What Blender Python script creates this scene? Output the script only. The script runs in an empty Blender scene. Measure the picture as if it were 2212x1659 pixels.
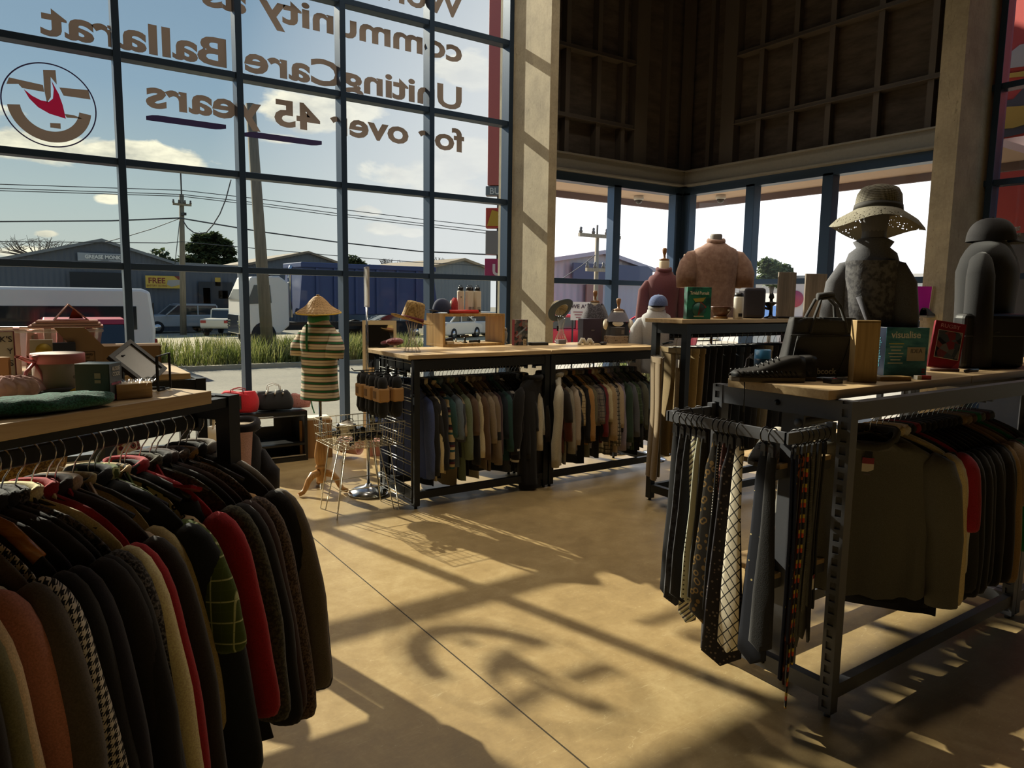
import bpy, math, random
from mathutils import Vector, Matrix
SC = bpy.context.scene
COL = SC.collection
PI = math.pi
R = math.radians
rnd = random.Random(7)

# ------------------------------------------------------------------ camera frame
# world: X along the big window wall, Y towards it, Z up; camera above the origin
EYE = Vector((0, 0, 1.55))
FPX = 1552.46
CR = Vector((0.825338, -0.564450, 0.014613)).normalized()
CU = Vector((0.055742, 0.107205, 0.992673)).normalized()
CF = Vector((0.561881, 0.818476, -0.119943)).normalized()

def ray(px, py):
    return CR * ((px - 1106) / FPX) + CU * (-(py - 829.5) / FPX) + CF
def atZ(px, py, z=0.0):
    r = ray(px, py); return EYE + r * ((z - 1.55) / r.z)
def atY(px, py, y):
    r = ray(px, py); return EYE + r * (y / r.y)
def atX(px, py, x):
    r = ray(px, py); return EYE + r * (x / r.x)
def atR(px, py, d):
    r = ray(px, py); return EYE + r * (d / math.hypot(r.x, r.y))

# ------------------------------------------------------------------ mesh builder
class MB:
    def __init__(s): s.v = []; s.f = []; s.sm = []; s.mi = []
    def add(s, vs, fs, smooth=False, mi=0, M=None):
        b = len(s.v)
        s.v += [tuple(M @ Vector(v)) if M else tuple(v) for v in vs]
        for f in fs:
            s.f.append([b + i for i in f]); s.sm.append(smooth); s.mi.append(mi)
        return s
    def box(s, x0, x1, y0, y1, z0, z1, mi=0, M=None):
        v = [(x, y, z) for z in (z0, z1) for y in (y0, y1) for x in (x0, x1)]
        return s.add(v, [(0, 2, 3, 1), (4, 5, 7, 6), (0, 1, 5, 4), (2, 6, 7, 3), (0, 4, 6, 2), (1, 3, 7, 5)], False, mi, M)
    def cbox(s, c, size, mi=0, M=None):
        x, y, z = c; a, b, h = [k / 2 for k in size]
        return s.box(x - a, x + a, y - b, y + b, z - h, z + h, mi, M)
    def bar(s, p, q, w, h=None, mi=0):
        p, q = Vector(p), Vector(q); h = h or w; a = (q - p).normalized()
        up = Vector((0, 0, 1)) if abs(a.z) < 0.95 else Vector((0, 1, 0))
        sd = a.cross(up).normalized() * (w / 2); u = sd.cross(a).normalized() * (h / 2)
        v = [p - sd - u, p + sd - u, p + sd + u, p - sd + u, q - sd - u, q + sd - u, q + sd + u, q - sd + u]
        return s.add(v, [(3, 2, 1, 0), (4, 5, 6, 7), (0, 1, 5, 4), (1, 2, 6, 5), (2, 3, 7, 6), (3, 0, 4, 7)], False, mi)
    def tube(s, pts, r, n=8, closed=False, mi=0, M=None, smooth=True, flat=1.0):
        pts = [Vector(p) for p in pts]; m = len(pts)
        rr = r if isinstance(r, (list, tuple)) else [r] * m
        vs, fs = [], []; prev = None
        for i, p in enumerate(pts):
            a = pts[(i + 1) % m] if closed or i < m - 1 else p
            b = pts[i - 1] if closed or i > 0 else p
            t = (a - b).normalized()
            if prev is None:
                ref = Vector((0, 0, 1)) if abs(t.z) < 0.9 else Vector((1, 0, 0))
                u = t.cross(ref).normalized()
            else:
                u = (prev - t * prev.dot(t)).normalized()
            prev = u; w = t.cross(u)
            for k in range(n):
                g = 2 * PI * k / n
                vs.append(p + u * math.cos(g) * rr[i] + w * math.sin(g) * rr[i] * flat)
        for i in range(m if closed else m - 1):
            j = (i + 1) % m
            for k in range(n):
                l = (k + 1) % n
                fs.append((i * n + k, i * n + l, j * n + l, j * n + k))
        if not closed:
            fs.append(tuple(range(n - 1, -1, -1))); fs.append(tuple((m - 1) * n + k for k in range(n)))
        return s.add(vs, fs, smooth, mi, M)
    def lathe(s, prof, n=24, M=None, mi=0, smooth=True, sx=1, sy=1):
        vs, fs = [], []
        for r, z in prof:
            for k in range(n):
                g = 2 * PI * k / n; vs.append((r * math.cos(g) * sx, r * math.sin(g) * sy, z))
        for i in range(len(prof) - 1):
            for k in range(n):
                l = (k + 1) % n; fs.append((i * n + k, i * n + l, (i + 1) * n + l, (i + 1) * n + k))
        if prof[0][0] > 1e-6: fs.append(tuple(range(n - 1, -1, -1)))
        if prof[-1][0] > 1e-6: fs.append(tuple((len(prof) - 1) * n + k for k in range(n)))
        return s.add(vs, fs, smooth, mi, M)
    def prism(s, poly, z0, z1, M=None, mi=0, smooth=False):
        n = len(poly)
        v = [(x, y, z0) for x, y in poly] + [(x, y, z1) for x, y in poly]
        f = [tuple(range(n - 1, -1, -1)), tuple(range(n, 2 * n))] + [(i, (i + 1) % n, n + (i + 1) % n, n + i) for i in range(n)]
        return s.add(v, f, smooth, mi, M)
    def grid(s, nu, nv, fn, cu=False, M=None, mi=0, smooth=True):
        vs = [fn(i / (nu if cu else nu - 1), j / (nv - 1)) for j in range(nv) for i in range(nu)]
        fs = []
        for j in range(nv - 1):
            for i in range(nu if cu else nu - 1):
                k = (i + 1) % nu
                fs.append((j * nu + i, j * nu + k, (j + 1) * nu + k, (j + 1) * nu + i))
        return s.add(vs, fs, smooth, mi, M)
    def ball(s, c, r, n=16, m=10, mi=0, M=None):
        rx, ry, rz = r if isinstance(r, (list, tuple)) else (r, r, r)
        return s.grid(n, m, lambda u, v: (c[0] + rx * math.cos(2 * PI * u) * math.sin(PI * v), c[1] + ry * math.sin(2 * PI * u) * math.sin(PI * v), c[2] - rz * math.cos(PI * v)), True, M, mi)
    def build(s, name, mat, parent=None, loc=(0, 0, 0), rz=0.0, bevel=0, sub=0, solid=0, rot=None, seg=2):
        me = bpy.data.meshes.new(name)
        me.from_pydata(s.v, [], s.f); me.update()
        me.polygons.foreach_set('use_smooth', s.sm)
        mats = mat if isinstance(mat, (list, tuple)) else [mat]
        for m in mats: me.materials.append(m)
        if len(mats) > 1: me.polygons.foreach_set('material_index', s.mi)
        o = bpy.data.objects.new(name, me); COL.objects.link(o)
        if parent: o.parent = parent
        o.location = loc; o.rotation_euler = rot if rot else (0, 0, rz)
        if solid:
            m = o.modifiers.new('s', 'SOLIDIFY'); m.thickness = solid; m.offset = 0
        if bevel:
            m = o.modifiers.new('b', 'BEVEL'); m.width = bevel; m.segments = seg; m.limit_method = 'ANGLE'; m.angle_limit = R(40)
        if sub:
            m = o.modifiers.new('u', 'SUBSURF'); m.levels = sub; m.render_levels = sub
        return o

def T(x=0, y=0, z=0, rz=0, rx=0, ry=0, sc=1):
    return Matrix.Translation((x, y, z)) @ Matrix.Rotation(rz, 4, 'Z') @ Matrix.Rotation(ry, 4, 'Y') @ Matrix.Rotation(rx, 4, 'X') @ Matrix.Scale(sc, 4)

def tag(o, label=None, cat=None, group=None, kind=None):
    if label: o['label'] = label
    if cat: o['category'] = cat
    if group: o['group'] = group
    if kind: o['kind'] = kind
    return o
def thing(name, label, cat, loc=(0, 0, 0), rz=0.0, group=None, rot=None):
    o = bpy.data.objects.new(name, None); COL.objects.link(o); o.empty_display_size = 0.05
    o.location = loc; o.rotation_euler = rot if rot else (0, 0, rz)
    return tag(o, label, cat, group)
def copy_tree(o, parent=None):
    c = o.copy(); COL.objects.link(c)
    if parent: c.parent = parent
    for ch in o.children: copy_tree(ch, c)
    return c
def lerp(a, b, t): return a + (b - a) * t
def smooth(t): t = max(0, min(1, t)); return t * t * (3 - 2 * t)

_dg = None
def lettering(body, size, depth=0.002, bold=0.0, align='CENTER', mirror=False, sx=1.0, space=1.0):
    """the mesh of a line of letters in the XZ plane facing -Y, as (verts, faces)"""
    cu = bpy.data.curves.new('t', 'FONT'); cu.body = body; cu.size = size; cu.extrude = depth / 2; cu.offset = bold
    cu.align_x = align; cu.space_character = space; cu.resolution_u = 3
    ob = bpy.data.objects.new('t', cu); COL.objects.link(ob)
    dg = bpy.context.evaluated_depsgraph_get(); dg.update()
    me = bpy.data.meshes.new_from_object(ob.evaluated_get(dg))
    k = -1 if mirror else 1
    vs = [(v.co.x * k * sx, -v.co.z, v.co.y) for v in me.vertices]
    fs = [tuple(p.vertices) if not mirror else tuple(reversed(p.vertices)) for p in me.polygons]
    bpy.data.objects.remove(ob); bpy.data.curves.remove(cu); bpy.data.meshes.remove(me)
    return vs, fs
def put_text(body, size, mat, parent, loc, rz=0.0, rot=None, name='lettering', **kw):
    vs, fs = lettering(body, size, **kw)
    if not vs: return None
    return MB().add(vs, fs).build(name, mat, parent, loc, rz, rot=rot)

# ------------------------------------------------------------------ materials
def lin(h):
    if isinstance(h, str):
        c = [int(h[i:i + 2], 16) / 255 for i in (0, 2, 4)]
        return [x / 12.92 if x <= 0.04045 else ((x + 0.055) / 1.055) ** 2.4 for x in c] + [1]
    return list(h) + [1]
class NT:
    """a small helper around one material's nodes"""
    def __init__(s, name):
        s.m = bpy.data.materials.new(name); s.m.use_nodes = True
        s.n = s.m.node_tree.nodes; s.l = s.m.node_tree.links; s.n.clear()
        s.out = s.n.new('ShaderNodeOutputMaterial')
    def node(s, t, **kw):
        o = s.n.new('ShaderNode' + t)
        for k, v in kw.items():
            if hasattr(o, k): setattr(o, k, v)
        return o
    def link(s, a, b): s.l.new(a, b)
    def val(s, x, sock):
        if hasattr(x, 'is_output') or isinstance(x, bpy.types.NodeSocket): s.link(x, sock)
        else: sock.default_value = x
    def math(s, op, a, b=0.0, c=None):
        o = s.node('Math', operation=op); s.val(a, o.inputs[0]); s.val(b, o.inputs[1])
        if c is not None: s.val(c, o.inputs[2])
        return o.outputs[0]
    def mix(s, f, a, b, mode='MIX'):
        o = s.node('MixRGB', blend_type=mode); s.val(f, o.inputs[0]); s.val(a, o.inputs[1]); s.val(b, o.inputs[2]); return o.outputs[0]
    def coord(s, kind='Object'):
        return s.node('TexCoord').outputs[kind]
    def xyz(s, v):
        o = s.node('SeparateXYZ'); s.link(v, o.inputs[0]); return o.outputs
    def noise(s, scale, detail=3, v=None, rough=0.6, dist=0.0):
        o = s.node('TexNoise'); o.inputs['Scale'].default_value = scale; o.inputs['Detail'].default_value = detail
        o.inputs['Roughness'].default_value = rough; o.inputs['Distortion'].default_value = dist
        s.link(v if v is not None else s.coord(), o.inputs['Vector']); return o.outputs[0]
    def ramp(s, f, stops):
        o = s.node('ValToRGB'); e = o.color_ramp.elements
        while len(e) < len(stops): e.new(0.5)
        for k, (p, c) in enumerate(stops):
            e[k].position = p; e[k].color = lin(c) if isinstance(c, str) else (c, c, c, 1)
        s.link(f, o.inputs[0]); return o.outputs[0]
    def mapping(s, v, sc=(1, 1, 1), loc=(0, 0, 0), rot=(0, 0, 0)):
        o = s.node('Mapping'); s.link(v, o.inputs[0]); o.inputs['Scale'].default_value = sc; o.inputs['Location'].default_value = loc; o.inputs['Rotation'].default_value = rot
        return o.outputs[0]
    def done(s, col, rough=0.8, metal=0.0, bump=None, bstr=0.2, bdist=0.002, sheen=0.0, trans=0.0, spec=0.5):
        b = s.node('BsdfPrincipled')
        s.val(col, b.inputs['Base Color']); s.val(rough, b.inputs['Roughness']); b.inputs['Metallic'].default_value = metal
        b.inputs['Specular IOR Level'].default_value = spec
        if sheen: b.inputs['Sheen Weight'].default_value = sheen; b.inputs['Sheen Roughness'].default_value = 0.6
        if bump is not None:
            n = s.node('Bump'); n.inputs['Strength'].default_value = bstr; n.inputs['Distance'].default_value = bdist
            s.link(bump, n.inputs['Height']); s.link(n.outputs[0], b.inputs['Normal'])
        sh = b.outputs[0]
        if trans:
            t = s.node('BsdfTranslucent'); s.val(col, t.inputs[0]); mx = s.node('MixShader'); mx.inputs[0].default_value = trans
            s.link(sh, mx.inputs[1]); s.link(t.outputs[0], mx.inputs[2]); sh = mx.outputs[0]
        s.link(sh, s.out.inputs[0]); return s.m
_cache = {}
def flat(h, rough=0.6, metal=0.0, var=0.12, scale=8, spec=0.5):
    """a plain coloured surface with faint unevenness"""
    k = ('flat', h, rough, metal, var, scale)
    if k not in _cache:
        t = NT('paint_' + str(h)); f = t.noise(scale, 3)
        c = t.mix(t.math('MULTIPLY', f, var * 2), lin(h), [x * (1 - var) for x in lin(h)[:3]] + [1])
        _cache[k] = t.done(c, rough, metal, spec=spec)
    return _cache[k]
def cloth(h, trans=0.0, weave=260, var=0.25, sheen=0.15):
    k = ('cloth', h, trans, weave)
    if k not in _cache:
        t = NT('cloth_' + str(h)); v = t.coord()
        f = t.noise(5, 4, v); g = t.noise(weave, 2, v)
        c = t.mix(t.math('MULTIPLY', f, var * 2), lin(h), [x * (1 - var) for x in lin(h)[:3]] + [1])
        c = t.mix(0.35, c, t.mix(g, (0, 0, 0, 1), (2, 2, 2, 1)), 'OVERLAY')
        _cache[k] = t.done(c, 0.9, 0, t.math('ADD', t.math('MULTIPLY', g, 0.4), f), 0.35, 0.004, sheen, trans, 0.2)
    return _cache[k]
def fleck(a, b, scale=140, lo=0.45, hi=0.55):
    """two-tone tweed or knit"""
    k = ('fleck', a, b, scale)
    if k not in _cache:
        t = NT('tweed_' + a); v = t.coord(); g = t.noise(scale, 2, v)
        _cache[k] = t.done(t.ramp(g, [(lo, a), (hi, b)]), 0.95, 0, g, 0.5, 0.004, 0.2, 0, 0.2)
    return _cache[k]
def stripes(cols, period, axis=2, diag=0.0, rough=0.9, offset=0.0, trans=0.0):
    """stripes of given colours; cols = [(position, colour), ...] over one period along an axis"""
    k = ('str', str(cols), period, axis, diag)
    if k not in _cache:
        t = NT('stripes'); x = t.xyz(t.coord()); s = x[axis]
        if diag: s = t.math('ADD', s, t.math('MULTIPLY', x[(axis + 1) % 3] if axis != 2 else x[0], diag))
        if diag and axis == 2: s = t.math('ADD', s, t.math('MULTIPLY', x[1], diag))
        f = t.math('FRACT', t.math('ADD', t.math('DIVIDE', s, period), 10.0 + offset))
        o = t.node('ValToRGB'); e = o.color_ramp; e.interpolation = 'CONSTANT'
        while len(e.elements) < len(cols): e.elements.new(0.5)
        for q, (p, c) in enumerate(cols): e.elements[q].position = p; e.elements[q].color = lin(c)
        t.link(f, o.inputs[0]); g = t.noise(220, 2)
        _cache[k] = t.done(o.outputs[0], rough, 0, g, 0.3, 0.003, 0.1, trans, 0.2)
    return _cache[k]
def plaid(base, line, line2, px=0.05, axes=(1, 2), w=0.18):
    k = ('plaid', base, line, line2, px, axes)
    if k not in _cache:
        t = NT('plaid_' + base); x = t.xyz(t.coord()); c = lin(base)
        for a, h, p, ww in ((axes[0], line, px, w), (axes[1], line, px, w), (axes[0], line2, px * 0.5, w * 0.5), (axes[1], line2, px * 0.5, w * 0.5)):
            f = t.math('FRACT', t.math('ADD', t.math('DIVIDE', x[a], p), 10.13))
            c = t.mix(t.math('MULTIPLY', t.math('LESS_THAN', f, ww), 0.75), c, lin(h))
        _cache[k] = t.done(c, 0.9, 0, t.noise(240, 2), 0.3, 0.003, 0.1, 0, 0.2)
    return _cache[k]
def spots(base, dot, scale=60, thr=0.22, rnd_=1.0, ring=False, rough=0.85, second=None):
    """scattered or regular marks on a ground (voronoi)"""
    k = ('spots', base, dot, scale, thr, rnd_, ring, second)
    if k not in _cache:
        t = NT('dots_' + base); o = t.node('TexVoronoi'); o.inputs['Scale'].default_value = scale; o.inputs['Randomness'].default_value = rnd_
        t.link(t.coord(), o.inputs['Vector']); dd = o.outputs['Distance']
        f = t.math('LESS_THAN', dd, thr)
        if ring: f = t.math('MULTIPLY', f, t.math('GREATER_THAN', dd, thr * 0.55))
        c = t.mix(f, lin(base), lin(dot))
        if second: c = t.mix(t.math('LESS_THAN', dd, thr * 0.5), c, lin(second))
        _cache[k] = t.done(c, rough, 0, None, spec=0.3)
    return _cache[k]
def wood(a='b58a56', b='d6b27c', axis=0, scale=1.0, rough=0.45):
    k = ('wood', a, b, axis, scale, rough)
    if k not in _cache:
        t = NT('wood_' + a); sc = [22.0 * scale] * 3; sc[axis] = 1.2 * scale
        v = t.mapping(t.coord(), tuple(sc)); f = t.noise(1.6, 5, v, 0.65, 0.6)
        c = t.ramp(f, [(0.3, a), (0.7, b)])
        _cache[k] = t.done(c, rough, 0, f, 0.1, 0.001)
    return _cache[k]
def straw(a='c9a566', b='8a6a3a', trans=0.15, scale=1.0):
    k = ('straw', a, b, scale)
    if k not in _cache:
        t = NT('straw_' + a); v = t.coord(); x = t.xyz(v)
        w = t.math('SINE', t.math('MULTIPLY', x[2], 620 * scale)); w2 = t.math('SINE', t.math('MULTIPLY', t.math('ADD', x[0], x[1]), 420 * scale))
        f = t.math('ADD', t.math('MULTIPLY', t.math('ADD', w, w2), 0.2), t.noise(90 * scale, 3, v))
        c = t.ramp(f, [(0.25, b), (0.65, a)])
        _cache[k] = t.done(c, 0.75, 0, f, 0.6, 0.003, 0, trans)
    return _cache[k]
BLK = lambda: flat('1b1d1f', 0.45, 0.3)
# ------------------------------------------------------------------ the room
WY, VX, CZ = 7.62, 8.27, 7.2      # big window wall plane, side wall plane, ceiling height
def st(o, label=None):
    o['kind'] = 'structure'
    if label: o['label'] = label
    return o
def floor_mat():
    t = NT('polished_concrete'); v = t.coord()
    a = t.noise(0.9, 6, v, 0.62); b = t.noise(7, 6, v, 0.7, 0.4); c = t.noise(60, 4, v, 0.7)
    f = t.math('ADD', t.math('MULTIPLY', a, 0.45), t.math('ADD', t.math('MULTIPLY', b, 0.4), t.math('MULTIPLY', c, 0.15)))
    col = t.ramp(f, [(0.3, '85704f'), (0.5, 'a48c62'), (0.68, 'bca67a')])
    x = t.xyz(v)
    jl = t.math('LESS_THAN', t.math('ABSOLUTE', t.math('SUBTRACT', x[0], 1.482)), 0.0035)
    jt = t.math('LESS_THAN', t.math('ABSOLUTE', t.math('SUBTRACT', x[1], -0.6)), 0.0035)
    j = t.math('MAXIMUM', jl, jt)
    # thin scuffs
    w = t.noise(2.2, 2, t.mapping(v, (1, 9, 1), (0, 0, 0), (0, 0, 0.7)), 0.5, 1.5)
    sc = t.math('MULTIPLY', t.math('LESS_THAN', t.math('ABSOLUTE', t.math('SUBTRACT', w, 0.52)), 0.0025), 0.25)
    col = t.mix(sc, col, lin('e0d0a8'))
    col = t.mix(j, col, lin('3c3426'))
    ro = t.math('ADD', 0.24, t.math('MULTIPLY', b, 0.26))
    return t.done(col, ro, 0, t.math('ADD', f, t.math('MULTIPLY', j, -1.0)), 0.06, 0.01, spec=0.45)
st(MB().box(-7.2, VX + .1, -6.2, WY + .06, -0.12, 0).build('floor', floor_mat()))
dark_wall = flat('6f675c', 0.9, 0, 0.15, 2)
st(MB().box(-7.2, VX + .3, -6.2, WY + .3, CZ, CZ + .15).build('ceiling', flat('55504a', 0.9)))
st(MB().box(-7.35, -7.2, -6.2, WY + .3, -.1, CZ).build('wall_west', dark_wall))
st(MB().box(-7.35, VX + .3, -6.35, -6.2, -.1, CZ).build('wall_south', dark_wall))
st(MB().box(VX, VX + .2, -6.2, .2, -.1, CZ).build('wall_east', dark_wall))
def glass(tint, name, spec=0.06):
    t = NT(name); tr = t.node('BsdfTransparent'); tr.inputs[0].default_value = (*tint, 1)
    g = t.node('BsdfGlossy'); g.inputs['Roughness'].default_value = 0.02
    lw = t.node('LayerWeight'); lw.inputs['Blend'].default_value = 0.25
    f = t.math('MULTIPLY', lw.outputs['Fresnel'], 0.5); mx = t.node('MixShader'); t.link(f, mx.inputs[0])
    t.link(tr.outputs[0], mx.inputs[1]); t.link(g.outputs[0], mx.inputs[2]); t.link(mx.outputs[0], t.out.inputs[0]); return t.m
G_TINT = glass((.41, .425, .41), 'tinted_glass'); G_CLEAR = glass((.93, .94, .95), 'clear_glass')
ALU = flat('33455c', 0.35, 0.5); ALU_D = flat('262d36', 0.4, 0.5)
# --- big grid window: mullions at constant spacing, transoms aligned with the side windows
def mullion(nm, win, x, y0, y1, z0, z1, axis='x'):
    m = MB()
    if axis == 'x': m.box(x - .031, x + .031, y0, y1, z0, z1)
    else: m.box(y0, y1, x - .031, x + .031, z0, z1)
    return m.build(nm, ALU, win, bevel=.003)
win1 = st(MB().box(-7.2, 5.13, WY - .06, WY + .09, -.02, .05).build('window_1', ALU_D))
MX = [0.853 + 1.052 * k for k in range(-7, 5)]
TZ = [1.78, 2.715, 3.65, 4.59, 5.53]
for x in MX[:-1]:
    mullion('mullion', win1, x, WY - .10, WY + .06, .05, 6.6)
mullion('mullion', win1, 5.09, WY - .10, WY + .06, .05, 6.6)
for z in TZ:
    MB().box(-7.2, 5.06, WY - .085, WY + .055, z - .03, z + .03).build('transom', ALU, win1, bevel=.003)
MB().box(-7.2, 5.13, WY - .1, WY + .09, 6.56, 6.64).build('head_rail', ALU, win1)
MB().add([(-7.2, WY + .02, .05), (5.08, WY + .02, .05), (5.08, WY + .02, 6.56), (-7.2, WY + .02, 6.56)], [(0, 1, 2, 3)]).build('pane', G_TINT, win1)
st(MB().box(-7.2, VX + .2, WY + .1, WY + .3, 6.6, CZ).build('wall_north_upper', dark_wall))
# --- piers of precast concrete
def conc():
    t = NT('concrete'); v = t.coord(); f = t.noise(3, 6, v, 0.65); g = t.noise(40, 4, v, .7)
    ln = t.noise(1.4, 2, t.mapping(v, (6, 6, .5)), .5, 2.0)
    c = t.ramp(t.math('ADD', t.math('MULTIPLY', f, .7), t.math('MULTIPLY', g, .3)), [(.3, '8d8372'), (.7, 'bcb097')])
    c = t.mix(t.math('MULTIPLY', t.math('LESS_THAN', t.math('ABSOLUTE', t.math('SUBTRACT', ln, .5)), .004), .4), c, lin('57503f'))
    return t.done(c, .85, 0, g, .2, .004)
CONC = conc()
st(MB().box(5.12, 5.235, 6.78, WY + .2, -.05, CZ).build('wall_pier_north', CONC))
st(MB().box(7.58, VX + .2, 3.5, 3.72, -.05, CZ).build('wall_pier_east', CONC))
# --- corner bay: low windows under dark unlined framing
win2 = st(MB().box(5.235, 8.2, WY - .05, WY + .08, -.02, .05).build('window_2', ALU_D))
for x in (5.27, 6.895, 8.10):
    w = .065
    MB().box(x - w, x + w, WY - .08, WY + .06, .05, 3.1).build('mullion', ALU, win2, bevel=.003)
MB().box(5.235, 8.2, WY - .06, WY + .05, 1.74, 1.81).build('transom', ALU, win2, bevel=.003)
MB().box(5.235, VX, WY - .08, WY + .08, 3.07, 3.2).build('head_rail', ALU, win2)
MB().add([(5.24, WY + .02, .05), (8.2, WY + .02, .05), (8.2, WY + .02, 3.08), (5.24, WY + .02, 3.08)], [(0, 1, 2, 3)]).build('pane', G_CLEAR, win2)
win3 = st(MB().box(VX - .05, VX + .08, 3.72, 7.6, -.02, .05).build('window_3', ALU_D))
for y in (7.48, 6.36, 5.235, 3.76):
    MB().box(VX - .08, VX + .06, y - .07, y + .07, .05, 3.1).build('mullion', ALU, win3, bevel=.003)
MB().box(VX - .06, VX + .05, 3.72, 7.5, 1.77, 1.84).build('transom', ALU, win3, bevel=.003)
MB().box(VX - .08, VX + .08, 3.72, 7.6, 3.07, 3.2).build('head_rail', ALU, win3)
MB().add([(VX + .02, 3.72, .05), (VX + .02, 7.6, .05), (VX + .02, 7.6, 3.08), (VX + .02, 3.72, 3.08)], [(0, 1, 2, 3)]).build('pane', G_CLEAR, win3)
MB().box(VX - .07, VX + .07, 7.55, 7.69, .0, 3.2).build('corner_post', ALU, win3)
# header channels
GALV = flat('8c8983', .5, .4, .3, 30)
st(MB().box(5.235, VX, WY - .16, WY - .02, 3.18, 3.4).box(5.235, VX, WY - .2, WY - .16, 3.18, 3.2).box(5.235, VX, WY - .2, WY - .16, 3.38, 3.4).build('trim_1', GALV))
st(MB().box(VX - .16, VX - .02, 3.72, WY, 3.18, 3.4).box(VX - .2, VX - .16, 3.72, WY, 3.18, 3.2).box(VX - .2, VX - .16, 3.72, WY, 3.38, 3.4).build('trim_2', GALV))
# unlined walls above
ply = NT('dark_sheeting'); _v = ply.coord(); _f = ply.noise(2.2, 5, ply.mapping(_v, (1, 1, 4)), .65)
PLY = ply.done(ply.ramp(_f, [(.3, '3c342f'), (.7, '5f554d')]), .9)
st(MB().box(5.235, VX + .2, WY + .1, WY + .2, 3.15, CZ).build('wall_north', PLY))
st(MB().box(VX + .1, VX + .2, 3.72, WY + .2, 3.15, CZ).build('wall_east_upper', PLY))
STUD = flat('625a54', .6, .3, .2, 10)
k = 0
def stud(m, nm='trim_%d'):
    global k
    k += 1
    return st(m.build('trim_%d' % (k + 2), STUD))
for x in (5.62, 6.02, 6.55, 7.0, 7.85): stud(MB().box(x - .025, x + .025, WY, WY + .1, 3.4, CZ).box(x - .025, x + .045, WY - .012, WY, 3.4, CZ))
stud(MB().box(7.2, 7.44, WY - .04, WY + .1, 3.4, CZ))
for z in (3.91, 4.77, 5.7, 6.5): stud(MB().box(5.235, 7.22, WY - .02, WY + .1, z - .03, z + .03).box(5.235, 7.22, WY - .05, WY - .02, z - .03, z - .022))
for y in (4.15, 4.75, 5.35, 5.85, 6.35, 7.2): stud(MB().box(VX, VX + .1, y - .025, y + .025, 3.4, CZ).box(VX - .012, VX, y - .045, y + .025, 3.4, CZ))
stud(MB().box(VX - .04, VX + .1, 6.72, 6.95, 3.4, CZ))
for z in (3.97, 4.86, 5.75, 6.5): stud(MB().box(VX - .02, VX + .1, 3.72, 6.74, z - .03, z + .03).box(VX - .05, VX - .02, 3.72, 6.74, z - .03, z - .022))
stud(MB().box(VX - .1, VX + .02, WY - .1, WY + .02, 3.4, CZ))
# --- grid window on the side wall, beyond the pier
win4 = st(MB().box(VX - .06, VX + .09, .2, 3.5, -.02, .05).build('window_4', ALU_D))
for y in (3.44, 2.39, 1.34, .3):
    mullion('mullion', win4, y, VX - .10, VX + .06, .05, 6.6, 'y')
for z in TZ:
    MB().box(VX - .085, VX + .055, .2, 3.5, z + .02, z + .08).build('transom', ALU, win4, bevel=.003)
MB().add([(VX + .02, .2, .05), (VX + .02, 3.5, .05), (VX + .02, 3.5, 6.56), (VX + .02, .2, 6.56)], [(0, 1, 2, 3)]).build('pane', glass((.68, .69, .68), 'side_glass'), win4)
st(MB().box(VX + .1, VX + .3, .0, 3.5, 6.6, CZ).build('wall_east_lintel', dark_wall))

# ------------------------------------------------------------------ lettering on the glass

def vinyl(h):
    t_ = NT('vinyl_' + h); return t_.done(lin(h), .8, trans=.55)
VIN = vinyl('958b86'); PURP = vinyl('4d466c'); MAG = vinyl('b03a6c'); VINL = flat('d8d6d0', .8)
def glass_line(txt, pxr, pyr, pxl, pyl, label, plusz=0.0):
    """a line read from outside: its first letter stands at the pixel (pxr, pyr), its last at (pxl, pyl)"""
    a, b = atY(pxr, pyr, WY), atY(pxl, pyl, WY)
    vs, fs = lettering(txt, .36, .002, .010, 'LEFT', True)
    w = max(-v[0] for v in vs); k = (a.x - b.x) / w
    z = a.z + plusz
    o = thing('window_lettering', label, 'window lettering', (a.x, WY + .012, z))
    vs = [(v[0] * k, v[1], v[2]) for v in vs]
    # one part for each word: cut where a gap wider than a letter space opens up
    spans = sorted((min(vs[i][0] for i in f), max(vs[i][0] for i in f)) for f in fs); cuts = []; hi = spans[0][1]
    for a0, b0 in spans:
        if a0 - hi > .085: cuts.append((a0 + hi) / 2)
        hi = max(hi, b0)
    for j in range(len(cuts) + 1):
        lo_, hi_ = (cuts[j - 1] if j else -99), (cuts[j] if j < len(cuts) else 99)
        m = MB(); keep = [f for f in fs if lo_ < vs[f[0]][0] < hi_]; idx = {}
        for f in keep:
            for i in f: idx.setdefault(i, len(idx))
        inv = sorted(idx, key=idx.get)
        m.add([vs[i] for i in inv], [tuple(idx[i] for i in f) for f in keep]).build('lettering', VIN, o)
    return o
zb = atY(985, 233, WY).z
glass_line('UnitingCare Ballarat', 1001, 238, 88, 75, 'grey vinyl lettering with the organisation name across the tall window', 0)
glass_line('for over 45 years', 1002, 328, 315, 210, 'grey vinyl lettering ending in years under the name line', 0)
glass_line('community as', 1000, 135, 437, 20, 'grey vinyl lettering starting with community above the name line', 0)
glass_line('Working with the', 999, 40, 330, -60, 'topmost grey vinyl lettering line cut by the photo edge', 0)
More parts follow.
